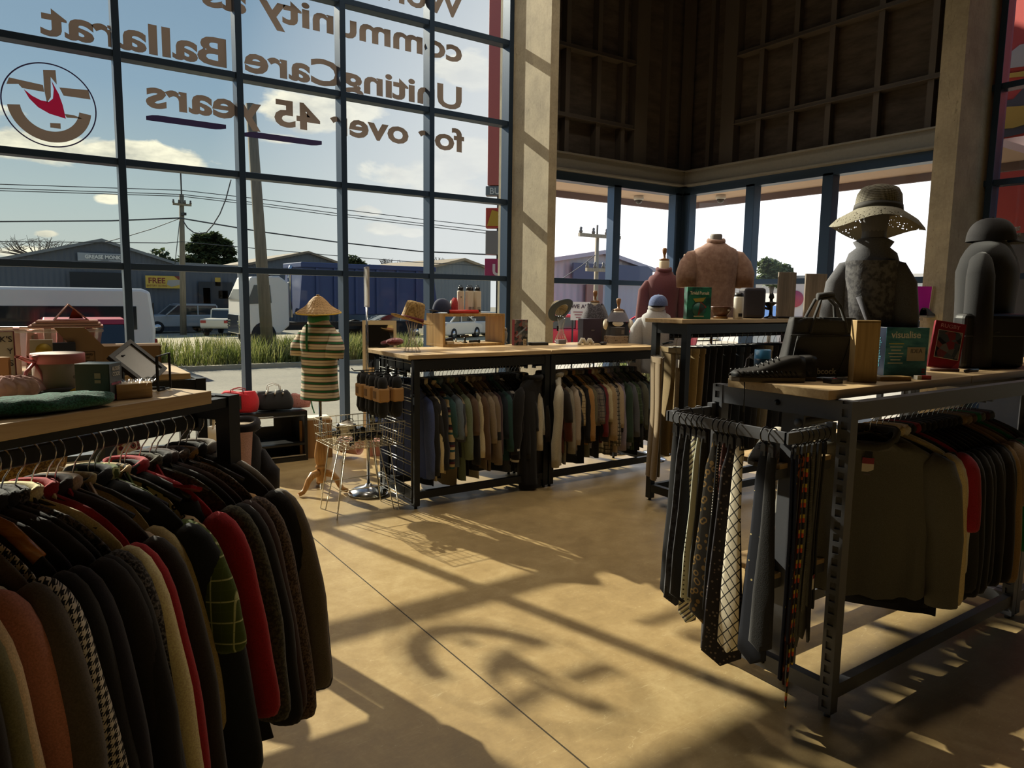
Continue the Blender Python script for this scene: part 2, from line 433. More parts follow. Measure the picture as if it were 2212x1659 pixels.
for (a, b, lab) in (((316, 253), (489, 274), 'purple vinyl underline stroke below the word years'), ((528, 288), (696, 310), 'purple vinyl underline stroke below the number 45')):
    p, q = atY(*a, WY), atY(*b, WY); z = (p.z + q.z) / 2
    n = 14; L_ = q.x - p.x
    top = [(p.x + L_ * i / n, z + .028 * math.sin(PI * min(1, (i / n) * 6 + .15) / 2) ) for i in range(n + 1)]
    bot = [(p.x + L_ * i / n, z - .03 * math.sin(PI * min(1, (1 - i / n) * 5 + .2) / 2)) for i in range(n, -1, -1)]
    m = MB().prism([(x, zz) for x, zz in top + bot], -.001, .001, Matrix.Translation((0, WY + .012, 0)) @ Matrix.Rotation(PI / 2, 4, 'X'))
    tag(m.build('underline_stroke', PURP), lab, 'window lettering')
lc = atY(108, 227, WY); LR_ = (atY(212, 240, WY).x - atY(4, 215, WY).x) / 2
logo = thing('window_emblem', 'round emblem with cross and swooping bird shape on the window', 'window emblem', (lc.x, WY + .012, lc.z))
def flatpoly(polys, nm, mat, yo=0):
    m = MB()
    for pts in polys: m.prism(pts, -.001, .001, Matrix.Rotation(PI / 2, 4, 'X'))
    return m.build(nm, mat, logo, (0, yo, 0))
def arc(r0, r1, a0, a1, n=40):
    A = [R(a0 + (a1 - a0) * i / n) for i in range(n + 1)]
    return [(r0 * math.cos(a), r0 * math.sin(a)) for a in A] + [(r1 * math.cos(a), r1 * math.sin(a)) for a in reversed(A)]
S_ = LR_
for q in range(4): pass
flatpoly([arc(S_ * .97, S_, 90 * q, 90 * q + 90.5, 24) for q in range(4)], 'ring', PURP)
Q = lambda L: [(x * S_, y * S_) for x, y in L]
flatpoly([arc(.62 * S_, .88 * S_, 187, 353, 50),
          Q([(-.10, .82), (.16, .86), (.17, .52), (.05, .68), (.03, .2), (-.06, .05), (-.10, .35)]),
          Q([(-.86, .36), (-.80, .52), (-.12, .46), (-.10, .3), (-.55, .32), (-.62, .40)]),
          Q([(.22, .46), (.84, .5), (.88, .28), (.30, .28)]),
          Q([(-.02, -.42), (.2, -.40), (.2, -.53), (-.02, -.53)]),
          Q([(.30, -.16), (.5, -.16), (.68, -.22), (.34, -.24)])], 'cross', VIN)
flatpoly([Q([(-.52, .30), (-.42, .1), (-.25, -.08), (-.02, -.2), (.32, -.27), (.27, .05), (.2, .3), (.06, .60), (.10, .4), (.07, .17), (-.02, .08), (-.18, .09), (-.36, .17)])], 'bird', MAG)

# ------------------------------------------------------------------ lamps of the hall
LAMPM = NT('lamp_glow'); _e = LAMPM.node('Emission'); _e.inputs[0].default_value = (1, .95, .85, 1); _e.inputs[1].default_value = 6; LAMPM.link(_e.outputs[0], LAMPM.out.inputs[0]); LAMPM = LAMPM.m
HOUSING = flat('c9c7c2', .4, .5)
for i, (x, y) in enumerate([(.9, 4.9), (2.9, 3.9), (5.4, 5.4), (2.7, 6.3), (4.6, 2.4), (4.2, 6.6)]):
    t = thing('ceiling_lamp', 'round high bay lamp hanging under the dark ceiling', 'ceiling lamp', (x, y, 6.3), group='high bay ceiling lamps')
    MB().lathe([(.02, .9), (.02, .2), (.1, .18), (.14, .06), (.2, .05), (.2, 0), (.19, 0)], 24).build('housing', HOUSING, t)
    MB().lathe([(.0, -.004), (.18, -.004), (.18, .004), (0, .004)], 24).build('diffuser', LAMPM, t)
    l = bpy.data.lights.new('lamp_light', 'AREA'); l.shape = 'DISK'; l.size = .36; l.energy = 15; l.color = (1, .86, .66); l.spread = R(110)
    lo = bpy.data.objects.new('lamp_light', l); COL.objects.link(lo); lo.parent = t; lo.location = (0, 0, -.02)
# ------------------------------------------------------------------ the street outside
GP = [(-50, -.03), (8, -.03), (16, -.5), (24, -.68), (34, -.85), (70, -1.15), (400, -1.15)]
def gz(y):
    for (a, za), (b, zb_) in zip(GP, GP[1:]):
        if y <= b: return lerp(za, zb_, (y - a) / (b - a))
    return -1.15
def gdist(x, y):            # the ground falls away with distance from the building on both sides
    return max(y, (x - VX) * 1.0 + 7.7 if x > VX else -99)
def onG(px, py):
    r = ray(px, py); lo, hi = 2.0, 400.0
    for _ in range(60):
        k_ = (lo + hi) / 2; q = EYE + r * k_
        if q.z > gz(gdist(q.x, q.y)): lo = k_
        else: hi = k_
    return EYE + r * lo
def gR(px, d):
    p = atR(px, 640, d); return Vector((p.x, p.y, gz(gdist(p.x, p.y))))
t = NT('asphalt'); v = t.coord(); f = t.noise(.35, 5, v, .6); g = t.noise(14, 4, v, .7)
c_ = t.ramp(t.math('ADD', t.math('MULTIPLY', f, .5), t.math('MULTIPLY', g, .5)), [(.35, '746f64'), (.65, '9a9382')])
ASPH = t.done(c_, .9, 0, g, .4, .02)
ys = [7.72, 8, 12, 16, 20, 24, 29, 34, 45, 70, 160]
m = MB(); xs = [-90, -40, -15, 0, VX + .25, 12, 18, 26, 40, 70, 140]
m.grid(len(xs), len(ys), lambda u, v_: (xs[round(u * (len(xs) - 1))], ys[round(v_ * (len(ys) - 1))], gz(gdist(xs[round(u * (len(xs) - 1))], ys[round(v_ * (len(ys) - 1))]))), False)
st(m.build('ground_street', ASPH))
m = MB(); xs2 = [VX + .12, 12, 18, 26, 40, 70, 140]; ys2 = [-60, -10, 0, 7.72]
m.grid(len(xs2), 4, lambda u, v_: (xs2[round(u * 6)], ys2[round(v_ * 3)], gz(gdist(xs2[round(u * 6)], ys2[round(v_ * 3)]))), False)
st(m.build('ground_side_yard', ASPH))
PALEC = flat('b9ae95', .9)
def strip(nm, x0, x1, y0, y1, h, mat):
    m = MB(); n = 6
    for i in range(n):
        a, b = lerp(x0, x1, i / n), lerp(x0, x1, (i + 1) / n)
        m.add([(a, y0, gz(y0)), (b, y0, gz(y0)), (b, y0, gz(y0) + h), (a, y0, gz(y0) + h), (a, y1, gz(y1) + h), (b, y1, gz(y1) + h), (b, y1, gz(y1)), (a, y1, gz(y1))],
              [(0, 1, 2, 3), (3, 2, 5, 4), (4, 5, 6, 7)])
    return st(m.build(nm, mat))
strip('trim_kerb', 2.4, 12, 21.4, 21.6, .13, PALEC)
strip('ground_verge', 2.4, 12, 21.6, 25, .1, flat('5b5334', .95))
strip('ground_road', -60, 60, 28, 44, .01, flat('b5a888', .9, 0, .1, 3))
# verge grass: tufts of blades
GRASS = NT('grass'); _o = GRASS.noise(1.7, 3); GRASS = GRASS.done(GRASS.ramp(_o, [(.35, '5b6a2a'), (.55, '97985a'), (.7, 'c2b47c')]), .8, trans=.35)
def grass(n, fx, fy, hmin, hmax, label, seed):
    q = random.Random(seed); m = MB()
    for _ in range(n):
        cx_, cy_ = fx(q), fy(q); h_ = q.uniform(hmin, hmax); ln = q.uniform(.1, .45); a = q.uniform(0, 6.28); z = gz(gdist(cx_, cy_)) + .05
        dx, dy = math.cos(a) * ln, math.sin(a) * ln; wx, wy = -math.sin(a) * .016, math.cos(a) * .016
        m.add([(cx_ - wx, cy_ - wy, z), (cx_ + wx, cy_ + wy, z), (cx_ + dx * .4 + wx * .7, cy_ + dy * .4 + wy * .7, z + h_ * .65), (cx_ + dx * .4 - wx * .7, cy_ + dy * .4 - wy * .7, z + h_ * .65), (cx_ + dx, cy_ + dy, z + h_)], [(0, 1, 2, 3), (3, 2, 4)])
    return tag(m.build('verge_grass', GRASS), label, 'grass', kind='stuff')
def clump(lo, hi, k_, seed):
    q0 = random.Random(seed); cs = [q0.uniform(lo, hi) for _ in range(k_)]
    return lambda q: q.choice(cs) + q.gauss(0, .22)
grass(6500, clump(2.7, 11.8, 34, 3), lambda q: q.uniform(21.8, 24.6), .35, .95, 'long dry green grass on the verge across the car park', 11)
grass(900, clump(8.4, 10.2, 6, 5), lambda q: q.uniform(9.6, 10.6), .3, .6, 'dry grass tufts outside the corner window', 12)

GLASSD = flat('1d2429', .12, 0, .05, spec=.8); TYRE = flat('17171a', .8); CHROME = flat('c8c9cc', .15, 1, .02)
LAMPR = flat('a3231d', .3); LAMPW = flat('e8e6dc', .2)
def car(style, col, label, loc, rz, name='car', cat='car'):
    """x is forward; origin on the ground"""
    o = thing(name, label, cat, loc, rz); W2 = .88
    P_ = flat(col, .3, .1, .03)
    RX = Matrix.Rotation(PI / 2, 4, 'X')
    def pr(poly, w, nm, mat, bev=.05, z=0):
        mm = MB().prism(poly, -w, w, RX); return mm.build(nm, mat, o, (0, 0, z), bevel=bev, seg=2)
    if style == 'sedan':
        b = [(-2.25, .3), (-2.3, .75), (-2.15, .98), (-1.5, 1.0), (.95, .98), (1.9, .86), (2.25, .68), (2.3, .35), (2.1, .25), (-2.1, .25)]
        g = [(-1.75, .97), (-.95, 1.40), (.1, 1.44), (1.15, .96)]; r = [(-.95, 1.36), (-.8, 1.44), (0, 1.48), (.2, 1.38)]; wx = 1.35; wr = .32
    elif style == 'suv':
        b = [(-2.3, .5), (-2.35, 1.0), (-2.3, 1.15), (.9, 1.15), (2.1, 1.08), (2.35, .9), (2.35, .5), (2.1, .4), (-2.1, .4)]
        g = [(-2.28, 1.14), (-2.1, 1.72), (.2, 1.76), (.95, 1.12)]; r = [(-2.15, 1.68), (-2.05, 1.82), (.05, 1.82), (.3, 1.7)]; wx = 1.45; wr = .38; W2 = .92
    elif style == 'ute':
        b = [(-2.4, .55), (-2.4, 1.0), (.9, 1.02), (2.1, .96), (2.3, .8), (2.3, .45), (-2.3, .45)]
        g = [(-.5, 1.0), (-.35, 1.5), (.5, 1.52), (1.1, 1.0)]; r = [(-.4, 1.46), (-.3, 1.56), (.4, 1.56), (.6, 1.48)]; wx = 1.45; wr = .34; W2 = .85
    elif style == 'hatch':
        b = [(-1.85, .3), (-1.95, .7), (-1.85, .98), (.7, .98), (1.6, .84), (1.95, .6), (1.95, .3), (1.7, .24), (-1.7, .24)]
        g = [(-1.8, .97), (-1.35, 1.45), (-.1, 1.5), (.95, .96)]; r = [(-1.4, 1.42), (-1.25, 1.52), (-.2, 1.54), (0, 1.44)]; wx = 1.2; wr = .3; W2 = .83
    else:   # van
        b = [(-2.6, .35), (-2.65, 1.2), (-2.55, 2.2), (-2.35, 2.28), (1.2, 2.28), (1.75, 2.1), (2.35, 1.25), (2.6, .95), (2.65, .4), (2.4, .3), (-2.4, .3)]
        g = None; wx = 1.6; wr = .34; W2 = .95
    pr(b, W2, 'body', P_, .08)
    if g:
        pr(g, W2 - .1, 'windows', GLASSD, .04); pr(r, W2 - .09, 'roof', P_, .03)
        for s in (-1, 1):
            pl = MB().bar((g[1][0], s * (W2 - .09), g[1][1]), (g[0][0] + .1, s * (W2 - .06), g[0][1]), .07).bar((g[2][0], s * (W2 - .09), g[2][1]), (g[3][0], s * (W2 - .06), g[3][1]), .06)
            mid = (g[1][0] + g[2][0]) / 2
            pl.bar((mid, s * (W2 - .09), g[1][1] + .02), (mid, s * (W2 - .07), g[0][1]), .07); pl.build('pillar', P_, o)
    else:
        for s in (-1, 1):
            MB().cbox((-.65, s * (W2 + .002), 1.5), (3.1, .02, .62)).build('window', GLASSD, o, bevel=.01)
            MB().cbox((1.55, s * (W2 + .002), 1.5), (.8, .02, .5)).build('window', GLASSD, o, bevel=.01)
            MB().cbox((.98, s * (W2 + .004), 1.2), (.02, .01, 1.6)).build('door_gap', GLASSD, o)
        MB().cbox((-2.64, 0, 1.6), (.03, 1.4, .6)).build('rear_window', GLASSD, o)
    for s in (-1, 1):
        for q in (-1, 1):
            wh = MB().lathe([(wr * .55, -.1), (wr, -.1), (wr, .1), (wr * .55, .1)], 20, T(rx=PI / 2)).build('wheel', TYRE, o, (q * wx, s * (W2 - .08), wr))
            MB().lathe([(0, .03 * s), (wr * .55, .02 * s), (wr * .58, -.02 * s)], 16, T(rx=-PI / 2)).build('hubcap', CHROME, wh, (0, s * .09, 0))
        MB().cbox((b[1][0] - .0, s * (W2 - .2), .85), (.06, .3, .16)).build('tail_lamp', LAMPR, o)
        MB().cbox((2.22 if style != 'hatch' else 1.82, s * (W2 - .22), .72), (.14, .34, .14)).build('headlamp', LAMPW, o)
        MB().cbox((.85, s * (W2 + .08), 1.08), (.1, .18, .14)).build('side_mirror', P_, o)
    return o
car('van', 'e9e6e0', 'white minibus parked behind the boxes on the counter', gR(78, 22.5), PI)
car('hatch', 'b8202c', 'red hatchback beside the white minibus', gR(176, 18.5), R(88))
car('suv', '93999f', 'silver four wheel drive under the yellow sign', gR(383, 50), PI + .1)
car('ute', 'cfcbbd', 'white pickup by the silver four wheel drive', gR(488, 47), R(62))
car('sedan', '7f8890', 'silver sedan seen under the straw hat', gR(842, 44), R(170))
car('sedan', 'e6e4de', 'white sedan framed in the wooden cubby box', gR(978, 42), R(30))
car('hatch', 'dedcd6', 'white hatchback beyond the white sedan by the cubby', gR(1022, 44), R(175))
car('hatch', 'c22733', 'red car passing outside the corner window', gR(1196, 30), R(165))
car('hatch', 'c9303c', 'red car beyond the small vest bust', gR(1400, 29), R(172))
car('sedan', 'd9cfcc', 'pale car at the edge of the corner window', gR(1200, 38), R(120))

# --- skip truck
tr = thing('skip_truck', 'white cab truck carrying a big blue skip bin', 'truck', gR(536, 33), PI)
tr.location.x += .4; tr.scale = (1, 1, 1.13)
WHITE = flat('d9d5d0', .4); BLUE = flat('3c4c78', .5, .1, .2, 1.2); DKM = flat('26272a', .6, .2)
MB().prism([(-1.0, .9), (-1.0, 2.5), (-.6, 2.75), (.55, 2.7), (.95, 1.9), (1.0, .6), (-.6, .6)], -1.15, 1.15, Matrix.Rotation(PI / 2, 4, 'X')).build('cab', WHITE, tr, bevel=.06)
for s in (-1, 1):
    MB().prism([(-.25, 1.75), (-.2, 2.4), (.45, 2.4), (.75, 1.7)], -.01, .01, Matrix.Rotation(PI / 2, 4, 'X')).build('side_window', GLASSD, tr, (0, s * 1.16, 0))
    for k_ in range(4): MB().cbox((1.02 + .02 * k_, s * .8, .75 + .1 * k_), (.05, .3, .04)).build('step', CHROME, tr)
MB().prism([(.62, 1.85), (.58, 2.5), (.64, 2.5), (.99, 1.85)], -1.0, 1.0, Matrix.Rotation(PI / 2, 4, 'X')).build('windscreen', GLASSD, tr)
MB().cbox((1.02, 0, .95), (.06, 1.9, .7)).build('grille', CHROME, tr, bevel=.02)
MB().cbox((-4.0, 0, .85), (7.4, .9, .3)).build('chassis', DKM, tr)
MB().prism([(-8.2, 1.3), (-7.9, 3.15), (-1.6, 3.15), (-1.4, 1.3)], -1.2, 1.2, Matrix.Rotation(PI / 2, 4, 'X')).build('skip_bin', BLUE, tr, bevel=.04)
MB().box(-8.0, -1.5, -1.28, 1.28, 3.1, 3.3).build('bin_rim', BLUE, tr, bevel=.03)
for xx in (-7, -6, -5, -4, -3, -2.2):
    for s in (-1, 1): MB().box(xx - .06, xx + .06, s * 1.24 - .05, s * 1.24 + .05, 1.35, 3.1).build('rib', BLUE, tr)
for xx in (.1, -4.8, -6.2):
    for s in (-1, 1):
        MB().lathe([(.28, -.15), (.52, -.15), (.52, .15), (.28, .15)], 20, T(rx=PI / 2)).build('wheel', TYRE, tr, (xx, s * 1.02, .52))
MB().tube([(-1.15, .8, 1.2), (-1.15, .8, 3.0), (-1.25, .8, 3.15)], .09).build('exhaust_stack', CHROME, tr)
MB().lathe([(.14, 0), (.14, .08), (.09, .2), (0, .22)], 12).build('beacon', flat('d8591c', .3), tr, (-.3, .3, 2.76))
MB().cbox((-.5, 0, 2.86), (.5, 1.6, .12)).build('roof_rack', CHROME, tr)

# --- sheds
DKW = flat('545a63', .8, .1, .15, .6); BRN = flat('8e7f6c', .8); GRYR = flat('777c80', .7)
def corr(h, axis, p=.3):
    t_ = NT('sheet_' + h); x_ = t_.xyz(t_.coord()); f_ = t_.math('SINE', t_.math('MULTIPLY', x_[axis], 2 * PI / p)); g_ = t_.noise(.7, 4)
    return t_.done(t_.mix(t_.math('MULTIPLY', g_, .4), lin(h), [c_ * .75 for c_ in lin(h)[:3]] + [1]), .6, .2, f_, .5, .03)
def shed(label, pts, y, depth, wall, roof, base=-1.2, cat='shed'):
    """gable front through pixels on the plane Y=y; pts run along the roof line"""
    P3 = [atY(px, py, y) for px, py in pts]; o = thing('industrial_shed', label, cat, (P3[0].x, y, base))
    q = [(p.x - P3[0].x, p.z - base) for p in P3]
    poly = [(q[0][0], 0)] + q + [(q[-1][0], 0)]
    M_ = Matrix.Rotation(PI / 2, 4, 'X')
    MB().prism(poly, -.2, 0, M_).build('gable_wall', wall, o)
    MB().box(q[0][0], q[0][0] + .2, .1, depth, 0, q[0][1] - .05).box(q[-1][0] - .2, q[-1][0], .1, depth, 0, q[-1][1] - .05).build('side_wall', wall, o)
    m_ = MB()
    for a, b in zip(q, q[1:]):
        m_.add([(a[0], -.3, a[1]), (b[0], -.3, b[1]), (b[0], depth, b[1]), (a[0], depth, a[1]), (a[0], -.3, a[1] + .18), (b[0], -.3, b[1] + .18), (b[0], depth, b[1] + .18), (a[0], depth, a[1] + .18)],
               [(0, 3, 2, 1), (4, 5, 6, 7), (0, 1, 5, 4), (2, 3, 7, 6), (1, 2, 6, 5), (3, 0, 4, 7)])
    m_.build('roof', roof, o)
    return o, P3[0].x, base
DW = corr('59606b', 0)
sa, sx_, sz_ = shed('wide dark grey shed with a gable roof across the street', [(-150, 590), (40, 556), (219, 522), (378, 572), (512, 580)], 52, 20, DW, GRYR)
def onshed(x0, y0, x1, y1, nm, mat, o, ox, yy, base, th=.08):
    a, b = atY(x0, y1, yy), atY(x1, y0, yy)
    return MB().box(a.x - ox, b.x - ox, -th, 0, a.z - base, b.z - base).build(nm, mat, o, (0, -.21, 0)), b.x - a.x, b.z - a.z, (a.x + b.x) / 2 - ox, (a.z + b.z) / 2 - base
onshed(156, 590, 262, 700, 'roller_door', flat('23272b', .7), sa, sx_, 52, sz_)
onshed(430, 610, 500, 700, 'doorway', flat('2b2f35', .7), sa, sx_, 52, sz_)
onshed(463, 600, 474, 618, 'yellow_notice', flat('b89a40', .7), sa, sx_, 52, sz_)
onshed(438, 622, 452, 660, 'pale_notice', flat('8f9296', .7), sa, sx_, 52, sz_)
onshed(470, 628, 490, 645, 'window', flat('8c98a6', .3), sa, sx_, 52, sz_)
def sign_on(x0, y0, x1, y1, y, label, colour, name='shop_sign', cat='sign'):
    a, b = atY(x0, y1, y), atY(x1, y0, y); c_ = ((a.x + b.x) / 2, y, (a.z + b.z) / 2)
    o = thing(name, label, cat, c_); w_, h_ = b.x - a.x, b.z - a.z
    MB().cbox((0, 0, 0), (w_, .08, h_)).build('board', flat(colour, .6, 0, .04), o, bevel=.01)
    return o, w_, h_
o, w_, h_ = sign_on(168, 549, 264, 563, 51.7, 'grey sign board with lettering high on the dark shed', '9aa0a6')
MB().cbox((.12 * w_, -.05, .05 * h_), (.72 * w_, .02, .6 * h_)).build('band', flat('6d737b', .6), o)
put_text('GREASE MONKEY', h_ * .62, flat('e6e6e0', .6), o, (.12 * w_, -.07, -.17 * h_), bold=.012, sx=.92)
put_text('GARAGE', h_ * .22, flat('5a5f66', .6), o, (.1 * w_, -.07, -.44 * h_))
o, w_, h_ = sign_on(315, 597, 393, 622, 51.6, 'yellow free battery testing sign on the dark shed', 'cfb04a')
put_text('FREE', h_ * .62, flat('7e2d22', .6), o, (-.2 * w_, -.05, -.1 * h_), bold=.01)
put_text('BATTERY TESTING', h_ * .24, flat('7e3a22', .6), o, (-.2 * w_, -.05, -.38 * h_), sx=.75)
MB().prism([(.07 * w_, -.2 * h_), (.1 * w_, .15 * h_), (.42 * w_, .2 * h_), (.44 * w_, -.18 * h_), (.2 * w_, -.38 * h_)], 0, .02, Matrix.Rotation(PI / 2, 4, 'X')).build('picture', flat('a8a49c', .6), o, (0, -.045, 0))
MB().prism([(.28 * w_, .5 * h_), (.5 * w_, .5 * h_), (.5 * w_, .2 * h_), (.4 * w_, .22 * h_)], 0, .02, Matrix.Rotation(PI / 2, 4, 'X')).build('corner_flash', flat('7d3529', .6), o, (0, -.045, 0))
shed('grey gable shed behind the leaning pole', [(530, 574), (664, 547), (735, 572)], 60, 14, corr('666b73', 0), BRN)
shed('grey shed with brown ribbed roof behind the white bottles', [(880, 591), (1000, 563), (1060, 585)], 46, 14, corr('7b828a', 0), corr('9a8a74', 0, .8))
shed('low brown roofed shed beside the blue skip', [(856, 588), (930, 566), (985, 572)], 64, 10, DW, corr('8d7a62', 0, .8))
def shed_side(label, pts, y, depth, base, wall=None):
    return shed(label, pts, y, depth, corr('a59da3', 0, .4) if wall is None else wall, flat('9c96a0', .7), base)
sd_, sdx, sdz = shed_side('pale metal shed seen through the corner window', [(1183, 566), (1298, 549), (1408, 588)], 26, 2.6, -1.0)
a_, b_ = atY(1240, 602, 25.6), atY(1412, 576, 25.6)
MB().prism([(0, 0), (.2, .0), (b_.x - a_.x, .0), (b_.x - a_.x, .75 * (b_.z - a_.z)), (.93 * (b_.x - a_.x), b_.z - a_.z), (0, b_.z - a_.z)], 0, .1, Matrix.Rotation(PI / 2, 4, 'X')).build('fascia_board', flat('4a4e63', .7), sd_, (a_.x - sdx, -.25, a_.z - sdz))
onshed(1258, 612, 1294, 665, 'doorway', flat('8b6a5e', .8), sd_, sdx, 26, sdz)
# low shop beyond the side windows
def wallX(px0, py0, px1, py1, x):
    a, b = atX(px0, py1, x), atX(px1, py0, x); return a, b
a, b = wallX(1632, 603, 1800, 700, 34)
o = thing('corner_shop', 'low shop with a blue band under the round tree', 'shop', (34, (a.y + b.y) / 2, -1.0)); hy = abs(a.y - b.y) / 2 + 6
MB().box(0, 8, -hy, hy, 0, b.z + 1.0).build('wall', flat('d5cfc9', .8), o)
MB().box(-.1, 0, -hy, hy, 1.5, 2.3).build('blue_band', flat('3767a8', .6), o)
MB().box(-.3, 8.2, -hy - .2, hy + .2, b.z + 1.0, b.z + 1.2).build('roof', flat('a3a09c', .8), o)
for yy in (-6, -2, 2, 6): MB().box(-.05, .02, yy - 1.2, yy + 1.2, .2, 1.4).build('window', flat('6a7076', .3), o)
pp = atR(1716, 655, 15); o = thing('street_sign_board', 'tall white board with a pink roundel outside between the planks', 'sign', (pp.x, pp.y, gz(gdist(pp.x, pp.y))), R(-55))
MB().box(-.28, .28, -.04, .04, .9, 2.2).build('board', flat('e2dcdc', .6), o); MB().box(-.27, -.22, -.03, .03, 0, .95).build('post', DKM, o); MB().box(.22, .27, -.03, .03, 0, .95).build('post', DKM, o)
MB().lathe([(.0, 0), (.16, 0), (.16, .01), (0, .01)], 24, T(rx=PI / 2)).build('roundel', flat('b8546a', .6), o, (0, -.045, 1.85))
for k_ in range(5): MB().cbox((0, -.045, 1.5 - .1 * k_), (.4 - .06 * (k_ % 2), .008, .03)).build('text_line', flat('b04860', .6), o)
pp = gR(1258, 13.5); o = thing('notice_board', 'white notice outside the corner window above the grass', 'sign', pp, R(-42))
q = atR(1258, 672, 13.5); MB().cbox((0, 0, q.z - pp.z), (.42, .03, .34)).build('board', flat('e9e2df', .6), o)
for s in (-1, 1): MB().box(s * .17 - .015, s * .17 + .015, 0, .03, 0, q.z - pp.z).build('post', DKM, o)
put_text('WE ARE', .1, flat('5a4a55', .6), o, (-.02, -.02, q.z - pp.z + .05), bold=.003)
for k_ in range(3): MB().cbox((-.02, -.02, q.z - pp.z - .02 - .05 * k_), (.28 - .05 * k_, .006, .018)).build('text_line', flat('a06a72', .6), o)

# --- poles and wires
POLE = wood('6e6658', '8d8472', 2, .6, .9)
def pole(label, p0, p1, r0, r1, arms, extras=()):
    o = thing('power_pole', label, 'power pole', p0); d_ = p1 - p0
    MB().tube([(0, 0, 0), tuple(d_ * .5), tuple(d_)], [r0, (r0 + r1) / 2, r1], 12).build('post', POLE, o)
    for (f_, w_, hx) in arms:
        c_ = d_ * f_; MB().cbox((c_.x, c_.y - .15, c_.z), (w_, .1, .12)).build('crossarm', POLE, o, (0, 0, 0))
        for s in (-1, -.35, .35, 1):
            MB().lathe([(.05, 0), (.07, .06), (.04, .12), (.06, .18), (0, .22)], 8).build('insulator', flat('55504c', .3), o, (c_.x + s * w_ * .46, c_.y - .15, c_.z + .06))
    return o
p0 = gR(393, 47); p1 = atR(392, 421, 47)
o = pole('slim power pole in front of the gum tree', p0, p1, .19, .13, [(.93, 1.0, 0)])
MB().bar(p1 - p0, p1 - p0 + Vector((0, 0, 1.4)), .07).build('tip_bracket', DKM, o)
MB().bar(atR(392, 463, 47) - p0, atR(400, 462, 46.5) - p0, .15).build('street_light_arm', DKM, o)
p0 = gR(577, 24); p1 = atR(541, 225, 24)
pole('thick leaning timber pole beside the polo mannequin', p0, p1, .2, .15, [])
p0 = gR(1288, 26); p1 = atR(1290, 508, 26)
o = pole('thin power pole with short crossarms beyond the corner window', p0, p1, .1, .07, [(.99, 1.9, 0), (.72, 1.2, 0)])
MB().bar(p1 - p0, p1 - p0 + Vector((0, 0, .35)), .05).build('tip', DKM, o)
WIRE = flat('3b3f45', .6)
def wire(label, pts, d_=46, r=.022):
    P3 = [atR(px, py, d_) for px, py in pts]; m_ = MB(); out = []
    for i in range(len(P3) - 1):
        for j in range(6):
            out.append(P3[i].lerp(P3[i + 1], j / 6) - Vector((0, 0, .0)))
    out.append(P3[-1]); o = P3[0]
    m_.tube([q - o for q in out], r, 5)
    return tag(m_.build('power_line', WIRE, None, o), label, 'power line')
wire('topmost thin power line above the slim pole', [(-60, 396), (392, 411), (545, 428), (735, 452), (905, 473), (1120, 497)])
wire('second thin power line passing the slim pole', [(-60, 405), (392, 420), (545, 437), (735, 462), (905, 482), (1120, 506)])
wire('third thin power line passing the slim pole', [(-60, 410), (392, 424), (545, 442), (735, 467), (905, 487), (1120, 512)])
wire('thick power line sagging from the middle of the slim pole', [(-60, 479), (240, 477), (388, 471), (560, 500), (720, 522), (905, 543), (1120, 553)], r=.04)
wire('lowest thin line crossing in front of the trees', [(-60, 521), (250, 524), (360, 525), (392, 522), (545, 536), (720, 552), (905, 567), (1120, 578)])
wire('looping service cable dropping from the slim pole', [(396, 478), (405, 492), (418, 502), (430, 505), (446, 502), (460, 486), (475, 462), (488, 430), (499, 388)], 40, .03)
wire('stay wire slanting from the slim pole to the shed roof', [(388, 472), (330, 494), (280, 509), (225, 524)], 46)
wire('stay wire falling steeply beside the slim pole', [(388, 478), (378, 570)], 46)
wire('cable from the thin pole towards the pale shed', [(1286, 551), (1255, 575), (1200, 612)], 25, .015)

# --- trees
LEAF = NT('leaves'); _o = LEAF.noise(1.2, 3); LEAF = LEAF.done(LEAF.ramp(_o, [(.35, '2f3a24'), (.65, '5c6a44')]), .8, trans=.3)
BARK = flat('5a5046', .9)
def tree(label, cpx, cpy, wpx, hpx, d_, seed, blobs=None, leaf=LEAF, n=1400, ls=.16):
    q = random.Random(seed); c_ = atR(cpx, cpy, d_); base = Vector((c_.x, c_.y, gz(gdist(c_.x, c_.y))))
    W_ = wpx / FPX * d_; H_ = hpx / FPX * d_; o = thing('tree', label, 'tree', base)
    zc = c_.z - base.z
    m_ = MB(); B = blobs or [(q.uniform(-.36, .36), q.uniform(-.3, .35), q.uniform(.12, .24)) for _ in range(14)]
    for _ in range(n):
        bx, bz, br = q.choice(B); a, b = q.uniform(0, 6.28), q.uniform(-1, 1); rr = 1.3 * br * (q.random() ** .35)
        x_ = (bx + rr * math.cos(a) * math.sqrt(1 - b * b)) * W_; y_ = (rr * math.sin(a) * math.sqrt(1 - b * b)) * W_; z_ = zc + bz * H_ + rr * b * H_ * .8
        s = ls * q.uniform(.6, 1.4); a2 = q.uniform(0, 6.28); e = q.uniform(-1, 1)
        u_ = Vector((math.cos(a2), math.sin(a2), e)).normalized() * s; w_ = Vector((-math.sin(a2), math.cos(a2), q.uniform(-.6, .6))) * s * .5
        p_ = Vector((x_, y_, z_)); m_.add([p_ - u_, p_ + w_, p_ + u_, p_ - w_], [(0, 1, 2, 3)])
    m_.build('crown', leaf, o)
    tm = MB().tube([(0, 0, 0), (.05 * W_, 0, zc * .5), (0, 0, zc)], [.05 * W_, .035 * W_, .015 * W_], 8)
    for bx, bz, br in B[:9]: tm.tube([(0, 0, zc * q.uniform(.45, .8)), (bx * W_ * .5, 0, zc + bz * H_ * .6 - .1 * H_), (bx * W_, 0, zc + bz * H_)], [.02 * W_, .012 * W_, .005 * W_], 6)
    tm.build('trunk', BARK, o); return o
